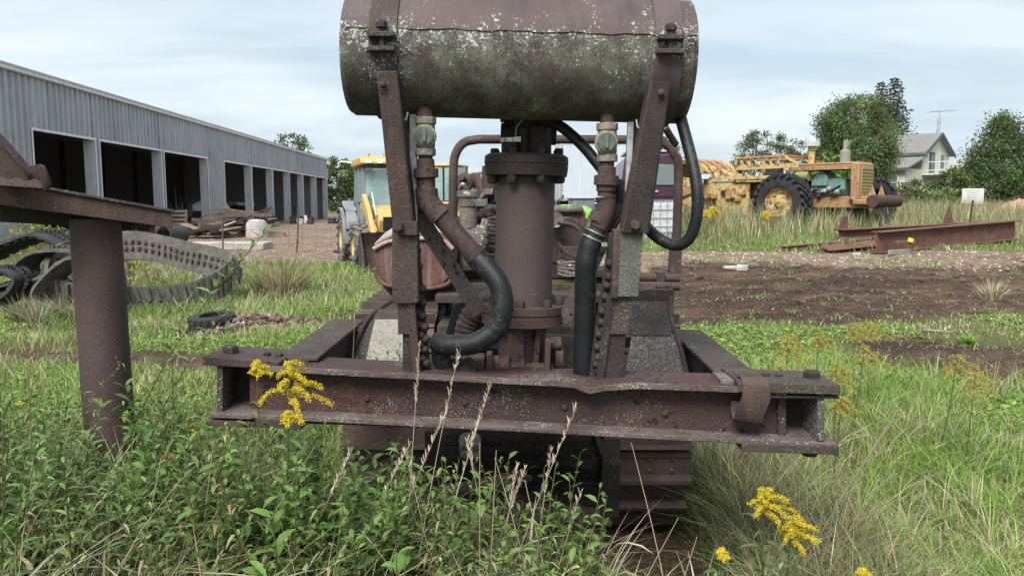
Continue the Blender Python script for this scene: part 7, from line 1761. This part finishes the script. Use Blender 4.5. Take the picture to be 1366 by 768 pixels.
for k, (x, y, Y, s) in enumerate(((1050, 462, 5.2, .13), (1092, 455, 5.6, .10), (1140, 443, 6.0, .12), (1160, 440, 6.2, .1), (1116, 498, 4.9, .11), (1152, 474, 5.4, .11), (1275, 488, 5.0, .12), (1300, 512, 4.7, .12), (1040, 500, 4.8, .1), (1122, 540, 4.2, .07))):
    goldenrod(x, y, Y, s * 1.45, 'fading amber goldenrod in the grass behind the right end of the beam', True, random.uniform(-14, 14), 10 + k, 'fading goldenrods behind the beam end', 14)
for k, (x, y, Y) in enumerate(((28, 538, 4.6), (57, 549, 4.4), (40, 565, 4.2), (268, 570, 3.4), (256, 578, 3.4), (80, 566, 4.3))):
    goldenrod(x, y, Y, .026, 'tiny yellow flower head in the weeds around the pipe post', False, random.uniform(-6, 6), 30 + k, 'tiny yellow flowers around the pipe post', 12)
for k, (x, y, Y) in enumerate(((950, 276, 24), (942, 281, 23.5), (958, 281, 24.5), (1021, 282, 24), (935, 279, 24))):
    goldenrod(x, y + 4, Y, .2, 'clump of yellow goldenrod in the tall weeds near the scraper', False, 0, 40 + k, 'goldenrods in the weeds near the scraper', 12)
# orange flower
RNG = np.random.default_rng(9)
b_ = W(228, 605, 3.0); base = Vector((b_.x + .03, 3.0, gz1(b_.x, 3.0))); r = thing('orange_flower', 'single small orange blossom in the leafy weeds by the pipe post', 'wildflower', base)
s = Soup(); ribbon(s, [base, (base + b_) / 2 + Vector((.01, 0, 0)), b_], .003, .0015, (.14, .18, .06)); s.build('stem', MT['veg'], r, base)
s = Soup(); a = np.linspace(0, 6.28, 6, endpoint=False); s.leaves(np.tile(np.array(b_), (6, 1)), np.stack([np.cos(a), -.6 + 0 * a, np.sin(a)], 1), .016, .011, tints(6, ((.8, .25, .02),)), .1); s.build('petals', MT['petal'], r, base)

# dry stalks with seed heads
def stalk(p0, p1, Y0, Y1, label, seed, group=None, head=True, col=(.55, .46, .36), r0=.0032):
    global RNG
    RNG = np.random.default_rng(600 + seed); a, b = W(*p0, Y0), W(*p1, Y1); base = Vector((a.x, a.y, a.z)); gb = base.copy()
    g = gz1(a.x, a.y); d = (b - a)
    if a.z > g: base = a - d * ((a.z - g) / max(d.z, .05)) if d.z > .15 else Vector((a.x, a.y, g))
    if abs(base.x - a.x) > .25: base = Vector((a.x - math.copysign(.12, base.x - a.x) * -1, a.y, g))
    base.z = g - .01
    r = thing('dry_stalk', label, 'dry stalk', base, 0, group); L = (b - base).length
    bend = Vector((d.x, 0, 0)) * -.12
    pts = [base.lerp(b, t) + bend * math.sin(math.pi * t) for t in np.linspace(0, 1, 9)]
    s = Soup(); ribbon(s, pts, r0, r0 * .4, col); s.build('stem', MT['straw'], r, base)
    if head:
        s = Soup(); m = 60; t = RNG.uniform(.80, 1.0, m); i = np.minimum((t * 8).astype(int), 7); P = np.array([tuple(p) for p in pts]); Q = P[i] * (1 - (t * 8 - i))[:, None] + P[i + 1] * (t * 8 - i)[:, None]
        az = RNG.uniform(0, 6.28, m); D = np.stack([np.cos(az) * .45, np.sin(az) * .45, np.ones(m) * .75], 1) + np.array(d.normalized()) * .6
        s.leaves(Q, D, RNG.uniform(.015, .045, m), RNG.uniform(.0025, .005, m), tints(m, ((.58, .48, .38), (.68, .58, .47), (.45, .36, .27)), var=.12), .2); s.build('seed_head', MT['straw'], r, base)
    for k in range(2):
        s = Soup(); t = RNG.uniform(.25, .6); p = base.lerp(b, t); az = RNG.uniform(0, 6.28); s.leaves(np.array([tuple(p)]), np.array([[math.cos(az), math.sin(az) * .5, .6]]), RNG.uniform(.1, .22), .007, tints(1, ((.5, .43, .3), (.4, .36, .2))), .5); s.build('blade', MT['straw'], r, base)
SG = 'dry seeding stalks in front of the beam'; SL = 'pale dry grass stalk with feathery seed head before the rusty beam'
for k, (a, b, Y) in enumerate((((560, 768), (612, 470), 2.7), ((588, 768), (655, 512), 2.65), ((600, 700), (640, 560), 2.66), ((655, 768), (622, 585), 2.75), ((690, 768), (768, 545), 2.62), ((668, 768), (690, 620), 2.7), ((715, 768), (735, 600), 2.7),
                               ((660, 690), (700, 625), 2.7), ((530, 720), (590, 560), 2.7), ((480, 740), (548, 590), 2.65), ((745, 768), (775, 655), 2.62), ((400, 768), (470, 600), 2.6), ((548, 660), (560, 455), 2.82), ((575, 768), (540, 600), 2.7))):
    stalk(a, b, Y, Y + .03, SL, k, SG)
for k, (a, b, Y) in enumerate((((252, 768), (312, 640), 2.5), ((270, 740), (285, 590), 2.55), ((300, 768), (420, 595), 2.55), ((640, 768), (640, 590), 2.6), ((655, 768), (662, 600), 2.62), ((700, 768), (660, 610), 2.66), ((880, 768), (842, 590), 2.62), ((870, 760), (905, 690), 2.6), ((885, 768), (930, 715), 2.6), ((190, 768), (215, 610), 2.5), ((60, 768), (95, 560), 2.7), ((725, 768), (700, 640), 2.6))):
    stalk(a, b, Y, Y, 'bare straw-coloured stem leaning among the weeds below the beam', 40 + k, 'bare straw stems below the beam', False, (.46, .39, .28), .0042)
stalk((1128, 660), (1195, 552), 3.3, 3.1, 'bent pale dry stem arching in the grass by the right beam end', 70, None, False, (.62, .57, .48), .005)
stalk((1135, 650), (1280, 470), 3.6, 4.4, 'long thin dark weed stem leaning right in the meadow grass', 71, None, False, (.24, .2, .12), .005)
stalk((470, 500), (474, 398), 3.4, 3.5, 'thin upright straw beside the left track guard', 72, None, False, (.6, .55, .42), .0015)
# leaning and low leafy weeds that read singly
def single_weed(px, py, Y, H, lean, az, nl, L, wd, label, seed, group=None, cols=WEEDC, z=None):
    global RNG
    RNG = np.random.default_rng(800 + seed); x = W(px, py, Y).x; base = Vector((x, Y, gz1(x, Y) if z is None else z)); r = thing('leafy_weed', label, 'weed', base, 0, group)
    lv, st = Soup(), Soup(); leafy(lv, tuple(base), H, lean, az, nl, L, wd, cols, .3, .3, st, .005); st.build('stem', MT['veg'], r, base); lv.build('leaves', MT['veg'], r, base)
BR = ((.15, .25, .075), (.19, .30, .10), (.12, .2, .06))
single_weed(128, 700, 3.05, 1.72, .42, .1, 84, .105, .027, 'long leafy stem leaning across from the foot of the pipe post', 1, None, ((.16, .24, .08), (.2, .28, .1), (.12, .18, .06)))
single_weed(150, 700, 3.0, 1.42, .36, .1, 64, .085, .022, 'second leafy stem leaning beside the pipe post', 2, None, ((.16, .22, .09), (.22, .27, .12)))
for k, (x, Y, H, L, wd) in enumerate(((478, 2.5, .62, .13, .045), (500, 2.35, .5, .12, .042), (620, 2.3, .46, .13, .045), (690, 2.55, .62, .12, .035), (745, 2.75, .80, .10, .030), (720, 2.8, .74, .09, .03), (600, 2.75, .55, .11, .036), (430, 2.6, .72, .12, .036), (410, 2.75, .8, .11, .032), (665, 2.7, .78, .10, .034), (640, 2.35, .42, .11, .04), (770, 2.4, .3, .09, .035))):
    single_weed(x, 700, Y, H, .1, RNG.uniform(0, 6.28), 22, L, wd, 'broad-leaved green weed growing below the front beam', 10 + k, 'broad-leaved weeds below the front beam', BR)
# milkweed-like grey-green plants by the goldenrod on the right
for k, (x, Y, H) in enumerate(((1030, 2.6, .5), (1065, 2.55, .42), (985, 2.6, .38))):
    single_weed(x, 720, Y, H, .2, 1 + k, 20, .09, .024, 'grey-green leafy weed at the foot of the bright goldenrods', 30 + k, 'grey-green weeds by the goldenrods', ((.13, .19, .09), (.17, .23, .12)))
# dry tuft in the mud and brown stalk clump on the left bank
RNG = np.random.default_rng(5)
def tuft(px, Y, n, H, label, cols, name='dry_tuft'):
    p = at(px, 300, Y); s = Soup(); a = RNG.uniform(0, 6.28, n); rr = RNG.uniform(0, .12, n) * H * 2; P = np.stack([p.x + rr * np.cos(a), p.y + rr * np.sin(a), np.full(n, p.z - .02)], 1)
    s.blades(P, RNG.uniform(.5, 1, n) * H, .006 + .0008 * Y, a, RNG.uniform(.1, 1.1, n), tints(n, cols)); o = s.build(name, MT['straw'], None, p); o.location = p; tag(o, label, 'grass tuft')
tuft(1330, 12.2, 240, .5, 'pale dry grass tuft standing alone in the mud', DRYC)
tuft(375, 13.5, 260, 1.0, 'tall brown dry stalk clump on the left grass bank', ((.3, .24, .15), (.4, .34, .22), (.2, .22, .08)))
tuft(392, 14.5, 200, .9, 'reddish dry dock clump beside the brown stalk clump', ((.18, .10, .06), (.28, .2, .12), (.15, .2, .06)))
tuft(350, 14, 200, .8, 'straw-coloured clump at the end of the grey track loop', ((.36, .31, .2), (.2, .26, .09)))
for k_, (x_, Y_) in enumerate(((20, 10.9), (45, 10.5), (72, 11.0), (110, 10.8))): tuft(x_, Y_, 130, .55, ('grey dead brush against the flattened track', 'thin dead brush below the pinched track loop', 'dead twigs in front of the standing track loop', 'dead grass at the foot of the pipe post')[k_], ((.36, .30, .22), (.26, .21, .15), (.2, .24, .09)))
tuft(1300, 8.6, 300, .16, 'bright green rosette on the bare strip of earth', ((.2, .36, .06), (.26, .42, .1)), 'green_tuft')

# ------------------------------------------------------------------ clods and stones on the bare ground
RNG = np.random.default_rng(31)
MT['stone_v'] = veg_mat('loose_stone', 0, .95)
st = Soup()
X, Y = scatter(8000, 7, 21, lambda X, Y: (mask_mud(X, Y) > .5) & (fbm(X * 1.1, Y * 2.2, 47, 3) > .44)); n = len(X)
st.blobs(np.stack([X, Y, gz(X, Y)], 1), np.exp(RNG.uniform(math.log(.012), math.log(.065), n)) * np.interp(Y, [6, 9, 12], [.35, .45, 1]), tints(n, ((.055, .038, .028), (.10, .068, .05), (.17, .12, .09)), (.5, .38, .12), .22), .55)
tag(st.build('earth_clods', MT['stone_v']), 'brown churned earth clods over the muddy strip', 'earth', kind='stuff')
st = Soup()
X, Y = scatter(30000, 13, 40, lambda X, Y: (mask_gravel(X, Y) > .4)); n = len(X)
st.blobs(np.stack([X, Y, gz(X, Y)], 1), np.exp(RNG.uniform(math.log(.012), math.log(.05), n)), tints(n, ((.30, .25, .205), (.42, .37, .32), (.20, .15, .12), (.5, .47, .43)), None, .15), .6)
tag(st.build('gravel', MT['stone_v']), 'pale loose gravel along the far edge of the mud', 'gravel', kind='stuff')
# things one can pick out on the mud
for k, (x, Y, sx, rz, lab) in enumerate(((975, 15.6, .3, .2, 'flat pale stone on the mud near the hoop leg'), (990, 15.3, .24, -.3, 'smaller pale stone touching the flat one on the mud'), (1142, 18.2, .22, .4, 'small pale grey rock at the gravel edge before the girders'))):
    c = at(x, 350, Y); ob = MB().box((0, 0, .05), (sx, sx * .6, .14), Matrix.Rotation(rz, 3, 'Z')).build('flat_stone', MT['concrete'], None, .04); ob.location = c; tag(ob, lab, 'stone')
c = at(1252, 455, 9.0); ob = MB().tube(spline([(-.2, 0, .04), (-.05, .02, .03), (.12, 0, .02), (.2, -.02, .04)], 4), .018, 7).build('pale_stick', MT['tote'], None); ob.location = c; ob.data.materials[0] = MT['wood']; tag(ob, 'short pale stick lying on the worn earth', 'stick')
